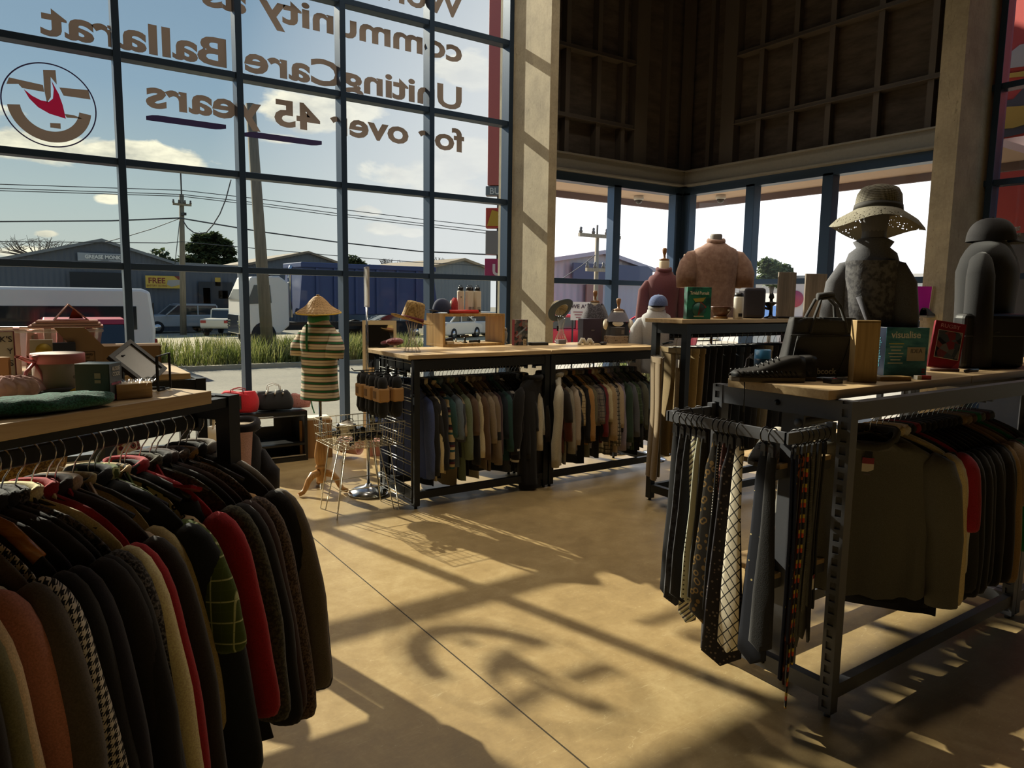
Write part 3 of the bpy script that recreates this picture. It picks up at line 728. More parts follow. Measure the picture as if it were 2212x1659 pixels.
tree('dark gum tree beside the slim power pole', 450, 545, 110, 75, 86, 4, [(-.3, -.25, .16), (-.22, .1, .13), (-.08, .33, .14), (.08, .38, .12), (.12, .1, .15), (.3, .05, .14), (.38, -.22, .12), (.0, -.1, .14), (-.4, -.42, .12), (.2, -.3, .15), (.28, .25, .09)], n=3600, ls=.4)
tree('dark bush peeping over the shed roof', 345, 563, 80, 45, 88, 9, n=900, ls=.34)
tree('small dark tree above the blue skip', 775, 573, 55, 36, 92, 12, n=700, ls=.32)
tree('round leafy tree far beyond the side windows', 1668, 590, 82, 60, 40, 15, n=2600, ls=.16)
def bare(label, cpx, base_py, top_py, wpx, d_, seed, n=26):
    q = random.Random(seed); b_ = atR(cpx, base_py, d_); t_ = atR(cpx, top_py, d_); H_ = t_.z - b_.z; W_ = wpx / FPX * d_
    g_ = gz(b_.y); o = thing('bare_tree', label, 'tree', (b_.x, b_.y, g_)); m_ = MB(); z0 = b_.z - g_
    MB().tube([(0, 0, 0), (0, 0, z0 + .2 * H_)], [.22, .12], 8).build('trunk', BARK, o)
    for i in range(n):
        x1 = q.uniform(-.5, .5) * W_; zt = z0 + H_ * (1 - abs(x1 / W_) * .7) * q.uniform(.75, 1)
        p0_ = Vector((x1 * .15, 0, z0 + .1 * H_)); p2 = Vector((x1, q.uniform(-.5, .5), zt)); p1_ = p0_.lerp(p2, .5) + Vector((x1 * .18, 0, -.05 * H_))
        m_.tube([p0_, p1_, p2], [.06, .04, .012], 5)
        for _ in range(5):
            f_ = q.uniform(.35, .9); s_ = p0_.lerp(p2, f_) + Vector((x1 * .1, 0, 0)) * (1 - f_); m_.tube([s_, s_ + Vector((q.uniform(-.1, .1) * W_, 0, q.uniform(.08, .22) * H_))], [.022, .008], 4)
    m_.build('branches', BARK, o)
bare('wide bare tree rising over the dark shed', 82, 560, 505, 170, 92, 3, 34)
bare('small bare tree above the blue skip bin', 842, 578, 556, 60, 96, 5, 16)
bare('sparse bare tops behind the brown roofed shed', 948, 572, 552, 40, 96, 6, 10)

# --- tall sign pylon past the big window
py_ = atR(1119, 640, 14.5); zg = gz(gdist(py_.x, py_.y))
o = thing('sign_pylon', 'tall pylon of stacked shop signs beyond the concrete pier', 'sign', (py_.x, py_.y, zg), R(-38))
kx = 14.5 / FPX
def zat(y): return atR(1119, y, 14.5).z - zg
def pyl(x0, x1, y0, y1, nm, c_, dy=0):
    return MB().box((x0 - 1119) * kx, (x1 - 1119) * kx, -.12 + dy, .12 - dy, zat(y1), zat(y0)).build(nm, flat(c_, .5, 0, .05), o, bevel=.01)
pyl(1052, 1186, -260, 402, 'red_panel', 'c26a66'); pyl(1048, 1190, 404, 424, 'slate_panel', '71808c', .02)
pyl(1049, 1190, 451, 494, 'red_logo_panel', 'c04a40'); pyl(1049, 1190, 500, 551, 'grey_panel', '8d8a8c'); pyl(1048, 1192, 560, 603, 'magenta_panel', 'a83567')
MB().prism([((1052 - 1119) * kx, zat(490)), ((1062 - 1119) * kx, zat(456)), ((1078 - 1119) * kx, zat(460)), ((1090 - 1119) * kx, zat(490))], 0, .01, Matrix.Rotation(PI / 2, 4, 'X')).build('yellow_mark', flat('c9a43d', .6), o, (0, -.13, 0))
put_text('BUR', .17, flat('d5dde0', .6), o, ((1056 - 1119) * kx, -.11, zat(421)), bold=.003, align='LEFT')
put_text('U', .3, flat('e8d9e0', .6), o, ((1064 - 1119) * kx, -.13, zat(595)), bold=.012, align='LEFT')
for x in (1075, 1165): MB().box((x - 3 - 1119) * kx, (x + 3 - 1119) * kx, -.05, .05, 0, zat(404)).build('post', DKM, o)

# --- awning over the bay and its cameras
AW = flat('dfc2ae', .8)
m = MB().prism([(6.0, WY + .2), (VX + .2, WY + .2), (VX + .2, 3.6), (VX + 1.5, 3.6), (VX + 1.5, WY + 1.5), (7.0, WY + 1.5)], 3.22, 3.30)
st(m.build('roof_awning', AW)); st(MB().box(7.0, VX + 1.55, WY + 1.5, WY + 1.56, 3.12, 3.5).box(VX + 1.5, VX + 1.56, 3.6, WY + 1.56, 3.12, 3.5).build('trim_awning_fascia', flat('7e7078', .7)))
for (px, py, lab) in ((1380, 423, 'dome camera under the awning above the maroon top'), (1557, 421, 'dome camera under the awning above the patterned shirt')):
    r = ray(px, py); k_ = (3.22 - 1.55) / r.z; p_ = EYE + r * k_
    p_.x = min(p_.x, VX + 1.3); p_.y = min(p_.y, WY + 1.3)
    c_ = thing('dome_camera', lab, 'security camera', (p_.x, p_.y, 3.22))
    MB().lathe([(.075, 0), (.085, -.05), (.07, -.07)], 20).build('mount', flat('d8d4d0', .5), c_)
    MB().lathe([(.062, -.07), (.05, -.105), (.025, -.125), (0, -.13)], 20).build('dome', flat('4a4648', .15), c_)

# --- red painted hoarding outside the side grid window
xh = VX + 2.2
zt = atX(2180, 505, xh).z
o = thing('painted_hoarding', 'big red hoarding with grey and yellow bands outside the side window', 'sign', (xh, 0, -.05))
MB().box(0, .1, 1.6, 4.45, zt + .05, 7.6).build('red_panel', flat('cf5650', .6, 0, .06, .8), o)
MB().box(.02, .1, 1.6, 4.45, 0, zt + .05).build('grey_base', flat('6d6a6c', .8), o)
def band(pts, nm, c_, dx):
    P3 = [atX(px, py, xh) for px, py in pts]; m_ = MB(); n_ = len(P3)
    vs = [(dx, p.y, p.z + .05) for p in P3] + [(dx - .012, p.y, p.z + .05) for p in P3]
    m_.add(vs, [tuple(range(n_)), tuple(range(2 * n_ - 1, n_ - 1, -1))] + [(i, (i + 1) % n_, n_ + (i + 1) % n_, n_ + i) for i in range(n_)]); return m_.build(nm, flat(c_, .6, 0, .06), o)
band([(2150, 302), (2420, 240), (2420, 205), (2153, 222)], 'grey_band', '5d6068', -.004)
band([(2152, 280), (2190, 277), (2240, 262), (2420, 235), (2420, 218), (2240, 226), (2200, 230), (2154, 233)], 'yellow_band', 'd6b65a', -.012)
band([(2150, 222), (2190, 215), (2212, 190), (2420, 150), (2420, 225), (2154, 235)], 'grey_curve', '5d6068', -.008)
band([(2160, 163), (2420, 120), (2420, 150), (2160, 170)], 'yellow_stripe', 'd6b65a', -.012)
band([(2166, 150), (2180, 118), (2205, 98), (2260, 85), (2330, 100), (2420, 130), (2420, 150), (2250, 140)], 'pale_curve', 'c9cac6', -.02)
# ------------------------------------------------------------------ garments and hangers
ORD = ['first', 'second', 'third', 'fourth', 'fifth', 'sixth', 'seventh', 'eighth', 'ninth', 'tenth', 'eleventh', 'twelfth', 'thirteenth', 'fourteenth', 'fifteenth', 'sixteenth', 'seventeenth', 'eighteenth', 'nineteenth', 'twentieth']
TENS = {2: 'twenty', 3: 'thirty', 4: 'forty', 5: 'fifty', 6: 'sixty', 7: 'seventy'}
def ordn(i):
    if i < 20: return ORD[i]
    d_, u_ = divmod(i + 1, 10)
    return (TENS[d_][:-1] + 'ieth') if u_ == 0 else TENS[d_] + '-' + ORD[u_ - 1]
def spow(c, e): return math.copysign(abs(c) ** e, c)
def body_mesh(q, L, w, th, flare=1.0, nhw=.075, ndrop=.03, fold=.012, nu=28, sway=0.0, shdrop=.075, waist=.97):
    """shoulders, chest and hem of a hanging top; X across, Y front to back, hook at the origin"""
    ph = [q.uniform(0, 6.28) for _ in range(4)]; kf = q.uniform(2.0, 3.4)
    lv = [(-.088, nhw, th * 1.0), (-.098, nhw + .02, th * 1.1), (-.115, w * .62, th * 1.0), (-.09 - shdrop * .75, w * .9, th * .95), (-.09 - shdrop, w, th * .8), (-.13 - shdrop, w * 1.01, th * .9)]
    n2 = 10
    for j in range(1, n2 + 1):
        f = j / n2; lv.append((lerp(-.13 - shdrop, -L, f), w * lerp(1.0, flare, f) * (1 - (1 - waist) * math.sin(PI * min(1, f * 1.3))), th * lerp(.95, 1.25, f)))
    hemdip = q.uniform(-.012, .012)
    def fn(u, v):
        j = v * (len(lv) - 1); z, hw, t_ = lv[round(j)]; a = 2 * PI * u; c, s = math.cos(a), math.sin(a)
        x = hw * spow(c, .7); y = t_ * spow(s, .9); f = max(0.0, (-z - .2) / max(.1, L - .2))
        x_ = x / w; g = f ** 1.2
        y += fold * g * math.sin(kf * x_ * PI + ph[0]) + fold * .6 * g * math.sin(kf * 1.9 * x_ * PI + ph[1]) + sway * f * x_
        x += .012 * g * math.sin(ph[2] + 3 * z)
        if round(j) <= 1: z -= ndrop * max(0, s)
        if round(j) == len(lv) - 1: z += .01 * math.sin(2 * x_ + ph[3]) + hemdip * x_
        return (x, y, z)
    return fn, nu, len(lv)
def sleeve_pts(q, s, w, ln, shdrop=.075, out=.03, dy=0.0):
    z0 = -.09 - shdrop - .02
    e = q.uniform(.8, 1.2); j = lambda: q.uniform(-.006, .006)
    return [(s * (w - .035), 0, z0 + .012), (s * (w + .004), dy * .1, z0 - .022), (s * (w + .012 + out * .22), dy * .2 + j(), z0 - ln * .16), (s * (w + .012 + out * .45 * e), dy * .4 + j(), z0 - ln * .34),
            (s * (w + .012 + out * .72 * e), dy * .6 + j(), z0 - ln * .52), (s * (w + .01 + out * .85), dy * .8 + j(), z0 - ln * .70), (s * (w + .01 + out * 1.05), dy * .9 + j(), z0 - ln * .88), (s * (w + .01 + out * 1.1), dy, z0 - ln)]
def garment(kind, label, loc, rz, mat, group=None, seed=0, L=.72, w=.215, th=.02, sl=.55, sw=.042, out=.025, flare=1.02, collar=True, coll_mat=None, fold=.012, nhw=.07, ndrop=.03, cat=None, both=True, cuff=None, shdrop=.075, nu=28, solid=0, sub=0, flat_=1.45, dy=None, waist=.97):
    q = random.Random(seed); o = thing(kind, label, cat or kind.replace('_', ' '), loc, rz, group)
    fn, nu, nv = body_mesh(q, L, w, th, flare, nhw, ndrop, fold, nu, q.uniform(-.02, .02), shdrop, waist)
    MB().grid(nu, nv, fn, True).build('body', mat, o, solid=solid, sub=sub)
    for s in (-1, 1) if both else (-1,):
        if sl:
            d_ = q.uniform(-.03, .03) if dy is None else dy
            pts = sleeve_pts(q, s, w, sl, shdrop, out, d_); n_ = len(pts)
            rr = [sw * .55, sw * .84, sw * .92, sw * .86 * q.uniform(.95, 1.05), sw * .82, sw * .84 * q.uniform(.92, 1.06), sw * .74, sw * .70]
            MB().tube(pts, rr, 12, flat=flat_).build('sleeve', mat, o, sub=sub)
            if cuff:
                e = Vector(pts[-1]); d2 = (e - Vector(pts[-2])).normalized()
                MB().tube([e - d2 * .045, e + d2 * .006], [sw * .76, sw * .7], 12, flat=1.45).build('cuff', cuff, o)
    if collar:
        r_ = .016 if collar is True else collar
        MB().tube([((nhw + .004) * math.cos(a), (th + .012) * math.sin(a), -.082 - ndrop * max(0, math.sin(a))) for a in [2 * PI * k_ / 14 for k_ in range(14)]], r_, 8, True, flat=1.5).build('collar', coll_mat or mat, o)
    return o
STEEL = flat('c2c2c4', .22, 1, .03); DHANG = flat('1d1d20', .35, 0)
def hanger_proto(nm, mat, r=.023, wd=.19, thick=.006, drop=.075):
    o = thing(nm, 'x', 'clothes hanger')
    pts = [(r * math.cos(a), 0, r * math.sin(a)) for a in [R(-25 + 205 * i / 9) for i in range(10)]]
    pts += [(-r * .9, 0, -r * .5), (-r * .3, 0, -r * 1.3), (0, 0, -r * 2.1), (0, 0, -.088)]
    MB().tube(pts, .0019, 6).build('hook', STEEL, o)
    MB().tube([(-wd, 0, -.088 - drop), (-wd * .5, 0, -.088 - drop * .35), (0, 0, -.085), (wd * .5, 0, -.088 - drop * .35), (wd, 0, -.088 - drop)], thick, 8).build('shoulder_bar', mat, o)
    return o
def hangers(proto, spots, label, group):
    for i, (loc, rz) in enumerate(spots):
        o = proto if i == 0 and not proto.get('used') else copy_tree(proto)
        proto['used'] = 1; o.location = loc; o.rotation_euler.z = rz; tag(o, label, 'clothes hanger', group)

# ------------------------------------------------------------------ rack frames
RK = flat('24272b', .45, .4, .2, 40); RKG = flat('5f6168', .5, .2, .25, 60); OAK = wood('a88c66', 'ccb186', 0, 1.0)
def ladder_post(o, x, y, h, w=.05, d=.045, face='-x', slots=True, mat=None):
    """upright with a row of square slots on one face"""
    m = MB(); t_ = .007
    if not slots:
        m.box(x - d / 2, x + d / 2, y - w / 2, y + w / 2, .02, h)
    else:
        m.box(x - d / 2 + t_, x + d / 2, y - w / 2, y + w / 2, .02, h)      # channel behind
        for s in (-1, 1): m.box(x - d / 2, x - d / 2 + t_, y + s * w / 2 - (.013 if s > 0 else 0), y + s * w / 2 + (.013 if s < 0 else 0), .02, h)
        k_ = int((h - .06) / .045)
        for i in range(k_ + 1):
            z = .03 + i * (h - .05) / k_; m.box(x - d / 2, x - d / 2 + t_, y - w / 2 + .013, y + w / 2 - .013, z - .009, z + .009)
    m.lathe([(.012, 0), (.012, .02)], 10, T(x, y, 0))
    return m.build('post', mat or RK, o)
def rack(label, org, rz, Lx, Wy, h, rail=(.5, None), slots=False, mat=None, cat='clothes rack', group=None, board=None, ends=(1, 1), railr=.016, square=False, bottom=True, beam=.065):
    mat = mat or RK
    o = thing('clothes_rack', label, cat, org, rz, group)
    for x in (0, Lx):
        if (x == 0 and not ends[0]) or (x > 0 and not ends[1]): continue
        for y in (0, Wy): ladder_post(o, x, y, h, slots=slots, mat=mat)
        MB().box(x - .02, x + .02, .02, Wy - .02, h - .075, h - .002).build('end_beam', mat, o)
        if bottom: MB().box(x - .02, x + .02, .02, Wy - .02, .07, .13).build('end_beam', mat, o)
    for y in (0, Wy):
        MB().box(.02, Lx - .02, y - .02, y + .02, h - .005 - beam, h - .005).build('long_beam', mat, o)
        if bottom: MB().box(.02, Lx - .02, y - .018, y + .018, .07, .125).build('long_beam', mat, o)
    if rail:
        y, z = rail[0], rail[1] or h - .12
        if square: MB().box(.0, Lx, y - .011, y + .011, z - .022, z + .022).build('hanging_rail', mat, o, bevel=.004)
        else: MB().tube([(0.0, y, z), (Lx, y, z)], railr, 12).build('hanging_rail', mat, o)
        for x in (.012, Lx - .012): MB().box(x - .006, x + .006, y - .02, y + .02, z - .03, h - .06).build('rail_bracket', mat, o)
    return o
def board(label, x0, x1, y0, y1, z, mat=None, rz=0, org=(0, 0), t_=.03):
    o = MB().box(0, x1 - x0, 0, y1 - y0, 0, t_).build('counter_board', mat or OAK, None, (x0 + org[0], y0 + org[1], z), rz, bevel=.002)
    return tag(o, label, 'counter board')

# ================================================================== shirt rack by the grid window
BX0, BXM, BX1, BY0, BY1 = 2.33, 3.53, 4.74, 4.62, 5.13
rack('black steel shirt rack frame nearest the wire baskets', (BX0, BY0, 0), 0, BXM - BX0 - .03, BY1 - BY0, 1.09, (.26, .99))
rack('black steel shirt rack frame at the pants end', (BXM + .03, BY0, 0), 0, BX1 - BXM - .03, BY1 - BY0, 1.09, (.26, .99))
board('oak board over the shirt rack under the straw fedora', 2.26, 3.53, 4.59, 5.33, 1.10)
board('oak board over the shirt rack under the dark record case', 3.535, 4.80, 4.59, 5.33, 1.10)
SH = [('jacket', 'blue zip', '3f4c78', .8, .62), ('jumper', 'black', '1f2022', .82, .6), ('polo', 'black', '26262a', .76, .3), ('shirt', 'cream', 'cdbb98', .8, .58), ('shirt', 'black', '202126', .74, .56),
      ('polo', 'striped cream and teal', 'S1', .84, .56), ('shirt', 'teal edged', '2b4a4c', .7, .28), ('shirt', 'slate blue', '5d6a76', .8, .3), ('hoodie', 'charcoal', '33363c', .68, .32), ('trousers_top', 'tan knitted', '85775f', .86, .28),
      ('shirt', 'sage', '69755f', .8, .5), ('shirt', 'brown', '5c4a3e', .7, .28), ('jumper', 'black', '1d1e20', .78, .56), ('jumper', 'black', '202024', .8, .5), ('shirt', 'cream', 'c9bb9f', .82, .5),
      ('shirt', 'chestnut', '594536', .72, .52), ('shirt', 'taupe', '857867', .78, .36), ('jumper', 'ribbed brown', '64564a', .74, .56), ('shirt', 'taupe with black cuff bands', 'S2', .82, .58), ('shirt', 'plum brown', '4a383c', .72, .5),
      ('polo', 'navy', '1e2733', .78, .34), ('shirt', 'turquoise hemmed', '2b4a4c', .7, .44), ('jumper', 'charcoal', '3f4248', .8, .58), ('shirt', 'dark grey', '4a4b50', .76, .56), ('tracksuit_top', 'black with white stripes', 'S3', .84, .58),
      ('shirt', 'ink black', '191a1d', .8, .3), ('shirt', 'soft black', '1c1c20', .78, .3), ('jumper', 'coal black', '17181b', .82, .56), ('shirt', 'faded black', '232428', .78, .3), ('shirt', 'pale blue grey', '8c9cae', .74, .42),
      ('jersey', 'black', 'J1', .76, .34), ('shirt', 'cream piped', 'b9b09c', .72, .5), ('shirt', 'peat brown', '2d2724', .8, .4)]
SH2 = [('tee', 'dark chocolate', '2c2826', .78, .26), ('jumper', 'rust brown', '5d3326', .74, .46), ('jumper', 'stone grey', '8f897a', .8, .58), ('shirt', 'black', '222326', .76, .3), ('shirt', 'pale taupe', 'aa9c8c', .74, .5),
       ('shirt', 'cream check', 'P1', .72, .3), ('shirt', 'black', '1f1f22', .82, .5), ('shirt', 'mustard', 'a67c4a', .72, .44), ('shirt', 'olive', '65604a', .76, .3), ('shirt', 'brown plaid', 'P2', .72, .32),
       ('shirt', 'grey plaid', 'P3', .72, .3), ('shirt', 'black', '212024', .84, .5), ('shirt', 'maroon', '6d262b', .72, .42), ('shirt', 'cream', 'cbb994', .74, .3), ('shirt', 'tan', 'a68e6c', .78, .5),
       ('shirt', 'checked black and cream', 'P4', .84, .56), ('shirt', 'tiny dotted black', 'D1', .72, .4), ('shirt', 'beige', 'b5a184', .8, .36), ('shirt', 'lavender grey', '94899a', .78, .62), ('shirt', 'steel grey', '6f7078', .8, .58),
       ('jumper', 'bottle green', '34463a', .8, .54), ('shirt', 'grey', '5f6168', .76, .5), ('shirt', 'green check', 'P5', .74, .34), ('shirt', 'black', '1e2023', .84, .56), ('shirt', 'olive grey', '5d5d51', .74, .4), ('shirt', 'black', '222222', .8, .5), ('shirt', 'dark teal grey', '3a4444', .8, .56), ('shirt', 'brown grey', '564c44', .76, .5)]
SPEC = {'S1': lambda: stripes([(0, 'c8b48c'), (.42, '2c5a5e'), (.55, 'c8b48c'), (.7, '5a2b33'), (.84, '2b3038')], .13, 2),
        'S2': lambda: stripes([(0, '857766'), (.86, '1d1c1d')], .48, 2), 'S3': lambda: stripes([(0, '1a1a1d'), (.5, '1a1a1d'), (.8, 'e2ded6')], .09, 2),
        'P1': lambda: plaid('c2ad86', '7a6746', '8d7d62', .05), 'P2': lambda: plaid('6d6058', '2f2a30', 'b0a89c', .06), 'P3': lambda: plaid('8a8278', '3a3640', '54505a', .05),
        'P4': lambda: plaid('cfc4ae', '1f2024', '5a564e', .035, w=.4), 'P5': lambda: plaid('44553f', '28332a', '7d8a6c', .05), 'D1': lambda: spots('1d1d20', 'b7ac98', 130, .2),
        'J1': lambda: flat('1a1a1e', .8)}
def gm(c): return SPEC[c]() if c in SPEC else cloth(c)
hp = hanger_proto('clothes_hanger', DHANG)
def run(items, xa, xb, y, z, base_seed, labelf, hl, hgroup, w0=.205, skip=()):
    q = random.Random(base_seed); n = len(items); hs = []
    for i, (k_, nm, c_, L, sl) in enumerate(items):
        x = lerp(xa, xb, (i + .5) / n) + q.uniform(-.006, .006); rz = PI / 2 + q.uniform(-.10, .12) + .22
        kind = {'trousers_top': 'jumper', 'tracksuit_top': 'jacket', 'jersey': 'jersey'}.get(k_, k_)
        o = garment(kind, labelf(nm, kind, i), (x, y, z), rz, gm(c_), None, base_seed * 100 + i, L * q.uniform(.92, 1.06), w0 * q.uniform(.95, 1.1), .012, sl * (1 if sl < .45 else .92), .038, out=.045, flare=1.08, fold=.012, cuff=None, nu=22, shdrop=.10)
        if c_ == 'J1':
            pts = sleeve_pts(q, 1, .205, .34); Mx = cloth('d8cfc0')
            for ch in o.children:
                if ch.name.startswith('sleeve'): ch.data.materials[0] = Mx; ch['label'] = 'white sleeve edged in red'
            for s in (-1, 1): MB().tube([(s * .2, -.03, -.16), (s * .245, -.03, -.3), (s * .235, -.03, -.5)], .008, 6).build('red_piping', flat('a3202c', .8), o)
        hs.append(((x, y, z), rz))
    hangers(hp, hs, hl, hgroup)
run(SH, BX0 + .06, BXM - .08, BY0 + .26, .99, 21, lambda nm, k_, i: f'{nm} {k_} hanging {ordn(i)} from the wire grid on the shirt rack', 'dark plastic hanger with steel hook in the packed shirt rack', 'hangers on the shirt rack')
run(SH2, BXM + .12, BX1 - .05, BY0 + .26, .99, 22, lambda nm, k_, i: f'{nm} {k_} hanging {ordn(i)} on the pants end of the shirt rack', 'dark plastic hanger with steel hook in the packed shirt rack', 'hangers on the shirt rack')
# long black coat trailing to the floor, and the loose knitted top facing out
q_ = atZ(1131, 1072, 0)
o = garment('coat', 'long black coat hanging down to the floor at the shirt rack', (3.40, 4.66, .995), R(20), cloth('151517'), None, 771, .95, .17, .06, .5, .045, flare=.8, fold=.02)
MB().grid(24, 8, lambda u, v: (.135 * math.cos(2 * PI * u) * lerp(1, 1.02, v), .075 * math.sin(2 * PI * u), lerp(-.9, -.985, v)), True).build('hem', cloth('151517'), o)
garment('jumper', 'long knitted stone jumper turned to face the room', (3.68, 4.70, 1.0), R(58), cloth('a39c8a'), None, 772, .80, .22, .03, .62, .045, out=.05, fold=.02, ndrop=.05)

# grid panel with paired wires on the end, sock bundles on hooks
gp = thing('grid_panel', 'black paired wire grid panel closing the end of the shirt rack', 'display panel', (BX0 - .045, BY0 - .02, 0))
WIREM = flat('a7a6a0', .3, .9)
m = MB(); y0, y1 = 0, BY1 - BY0 + .03
for i in range(12):
    z = .06 + i * .092
    for dz in (0, .022): m.tube([(0, y0, z + dz), (0, y1, z + dz)], .0032, 6)
m.build('wire', WIREM, gp)
m = MB()
for i in range(5): m.tube([(.006, lerp(y0, y1, i / 4), .05), (.006, lerp(y0, y1, i / 4), 1.1)], .004 if 0 < i < 4 else .008, 6)
m.build('upright_wire', RK, gp)
SOCK = cloth('17181c'); CARD = flat('b58b5a', .8)
i = 0
for (dy, nx) in ((.06, 2), (.22, 2), (.38, 2)):
    hk = thing('display_hook', ['black prong hook holding the sock bundles nearest the corner post', 'black prong hook holding the middle sock bundles', 'black prong hook holding the sock bundles furthest from the aisle'][int(dy / .15)], 'hook', (BX0 - .05, BY0 + dy, .995))
    MB().tube([(0, 0, 0), (-.26, 0, 0), (-.28, 0, .02)], .004, 6).build('prong', RK, hk); MB().cbox((.0, 0, 0), (.012, .03, .05)).build('hook_plate', RK, hk)
    for k_ in range(nx):
        x = BX0 - .13 - .11 * k_
        o = thing('sock_bundle', f"bundle of black socks in a brown card band, {['inner', 'outer'][k_]} on the {['aisle side', 'middle', 'window side'][int(dy / .15)]} hook", 'socks', (x, BY0 + dy, .99))
        for s in (-1, 1):
            MB().lathe([(.0, -.01), (.022, -.016), (.03, -.05), (.028, -.1), (.03, -.2), (.034, -.26), (.02, -.30), (0, -.305)], 14, sx=1.25, sy=1.0).build('sock', SOCK, o, (0, s * .027, 0))
        MB().box(-.042, .042, -.062, .062, -.19, -.09).build('card_band', CARD, o, bevel=.012)
        MB().cbox((-.043, .015, -.14), (.002, .05, .05)).build('printed_mark', flat('7a5a38', .8), o)
        MB().lathe([(.012, -.012), (.012, 0)], 8).build('hang_loop', RK, o)

# ================================================================== trouser rack between the shirt rack and the ties
MX0, MX1, MY0, MY1, MH = 3.98, 7.3, 3.58, 3.88, 1.375
rack('tall black trouser rack frame under the green game box', (MX0, MY0, 0), 0, 1.6, MY1 - MY0, MH, (.15, 1.28))
rack('tall black trouser rack frame nearest the side pier', (MX0 + 1.65, MY0, 0), 0, 1.6, MY1 - MY0, MH, (.15, 1.28))
board('oak board over the trouser rack under the green game box', 3.90, 5.6, 3.55, 3.92, MH + .005, t_=.028)
board('oak board over the trouser rack under the pale bottles', 5.605, 7.3, 3.55, 3.92, MH + .005, t_=.028)
def pants(label, loc, rz, mat, seed, L=.98, w=.17):
    q = random.Random(seed); o = thing('trousers', label, 'trousers', loc, rz)
    ph = q.uniform(0, 6.28)
    for s in (-1, 1):
        def fn(u, v, s=s):
            a = 2 * PI * u; f = v; hw = lerp(w * .5, w * .36, smooth(f)) ; x = s * lerp(w * .5, w * .47, f) + hw * spow(math.cos(a), .8)
            return (x, (.016 + .004 * math.sin(6 * f + ph)) * math.sin(a) + .01 * f * math.sin(5 * f + ph), lerp(-.10, -L, f))
        MB().grid(14, 12, fn, True).build('trouser_leg', mat, o)
    MB().grid(24, 3, lambda u, v: ((w + .006) * spow(math.cos(2 * PI * u), .7), .02 * math.sin(2 * PI * u), lerp(-.085, -.125, v)), True).build('waistband', mat, o)
    if seed % 3 == 0: MB().cbox((-.06, .026, -.2), (.035, .002, .06)).build('price_tag', flat('cfc6bc', .7), o)
    return o
PN = [('khaki', '8f7a55'), ('sand', 'a3906a'), ('brown khaki', '7c6a4c'), ('black', '17181c'), ('black satin', '1b1c22'), ('black wool', '141518'), ('jet black', '18191d'), ('black linen', '1d1e22'), ('navy denim', '2a3240'), ('washed black', '26282c'),
      ('black suit', '151619'), ('dark grey', '34363a'), ('olive brown', '57503f'), ('stone', '8b8371'), ('black cord', '1a1a1d'), ('charcoal', '2b2d31'), ('faded black', '212226'), ('dusty pink', '9b7a74'), ('taupe', '7b6f62'), ('blue grey', '3d4652'), ('burgundy', '7c1f2c'), ('rust', '6a4534')]
hs = []
for i, (nm, c_) in enumerate(PN):
    x = MX0 + .06 + i * .0735; x = x if x < MX0 + 1.56 else x + .1; rz = PI / 2 + rnd.uniform(-.12, .12) - .1
    pants(f'{nm} trousers hanging {ordn(i)} from the shirt rack end of the trouser rack', (x, MY0 + .15, 1.28), rz, cloth(c_), 300 + i, rnd.uniform(.9, 1.02))
    hs.append(((x, MY0 + .15, 1.28), rz))
hangers(hanger_proto('clothes_hanger', DHANG, wd=.16, drop=.004), hs, 'dark clip hanger with steel hook on the trouser rack', 'hangers on the trouser rack')
for i in range(3):   # three pairs hung on the end of the rail
    pants(f"{['khaki', 'brown', 'olive'][i]} trousers slung {['outermost', 'second', 'third'][i]} on the open end of the trouser rack", (MX0 - .17 + .045 * i, MY0 + .12 + .035 * i, 1.22), R(60), cloth(['6b5a40', '57483c', '57503f'][i]), 340 + i, .98, .13)
m = MB().tube([(0, 0, 0), (-.2, -.1, 0)], .008, 8)
o = tag(m.build('garment_arm', RK, None, (MX0 + .02, MY0 + .15, 1.235)), 'short black arm sticking out from the open end of the trouser rack', 'arm')

# ================================================================== front rack with ties and jumpers
FX0, FY0, FY1, FH = 2.435, 1.415, 1.985, 1.20
fr = rack('slotted dark steel rack in front holding ties and jumpers', (FX0, FY0, 0), 0, 1.55, FY1 - FY0, FH, (.20, 1.09), True, RKG)
MB().box(.10, .18, .26, .34, .02, FH - .02).build('centre_post', RKG, fr)
for (z, s) in ((.13, 1), (.62, 1)): 
    pts = [(0, 0), (.12, 0)] + [(.12 - .12 * math.sin(a), .12 - .12 * math.cos(a)) for a in [R(9 * i) for i in range(1, 11)]]
    MB().prism(pts, -.004, .004, T(.13, .34, z, R(90)) @ Matrix.Rotation(PI / 2, 4, 'X')).build('gusset', RKG, fr)
MB().box(.05, 1.5, .30, .55, .88, .9).build('inner_shelf', OAK, fr); MB().box(.05, 1.5, .30, .55, .42, .44).build('inner_shelf', OAK, fr)
MB().box(.03, 1.5, .30, .34, .84, .88).build('shelf_beam', RKG, fr); MB().box(.03, 1.5, .30, .34, .38, .42).build('shelf_beam', RKG, fr)
MB().lathe([(.012, 0), (.010, .006), (0, .008)], 12, T(-.021, .28, 1.16, ry=-PI / 2)).lathe([(.012, 0), (.010, .006), (0, .008)], 12, T(-.021, .28, .1, ry=-PI / 2)).build('bolt', flat('15171a', .4, .5), fr)
rack('slotted dark steel rack standing behind the front jumper rack', (FX0 + 1.6, FY0, 0), 0, 1.5, FY1 - FY0, FH, (.20, 1.09), True, RKG)
FB = FH + .035
board('oak board on the front rack under the black shoes', 2.37, 3.46, 1.455, 1.90, FH + .001, t_=.034)
board('oak board on the front rack under the black laptop case', 3.465, 5.0, 1.455, 1.90, FH + .001, t_=.034)
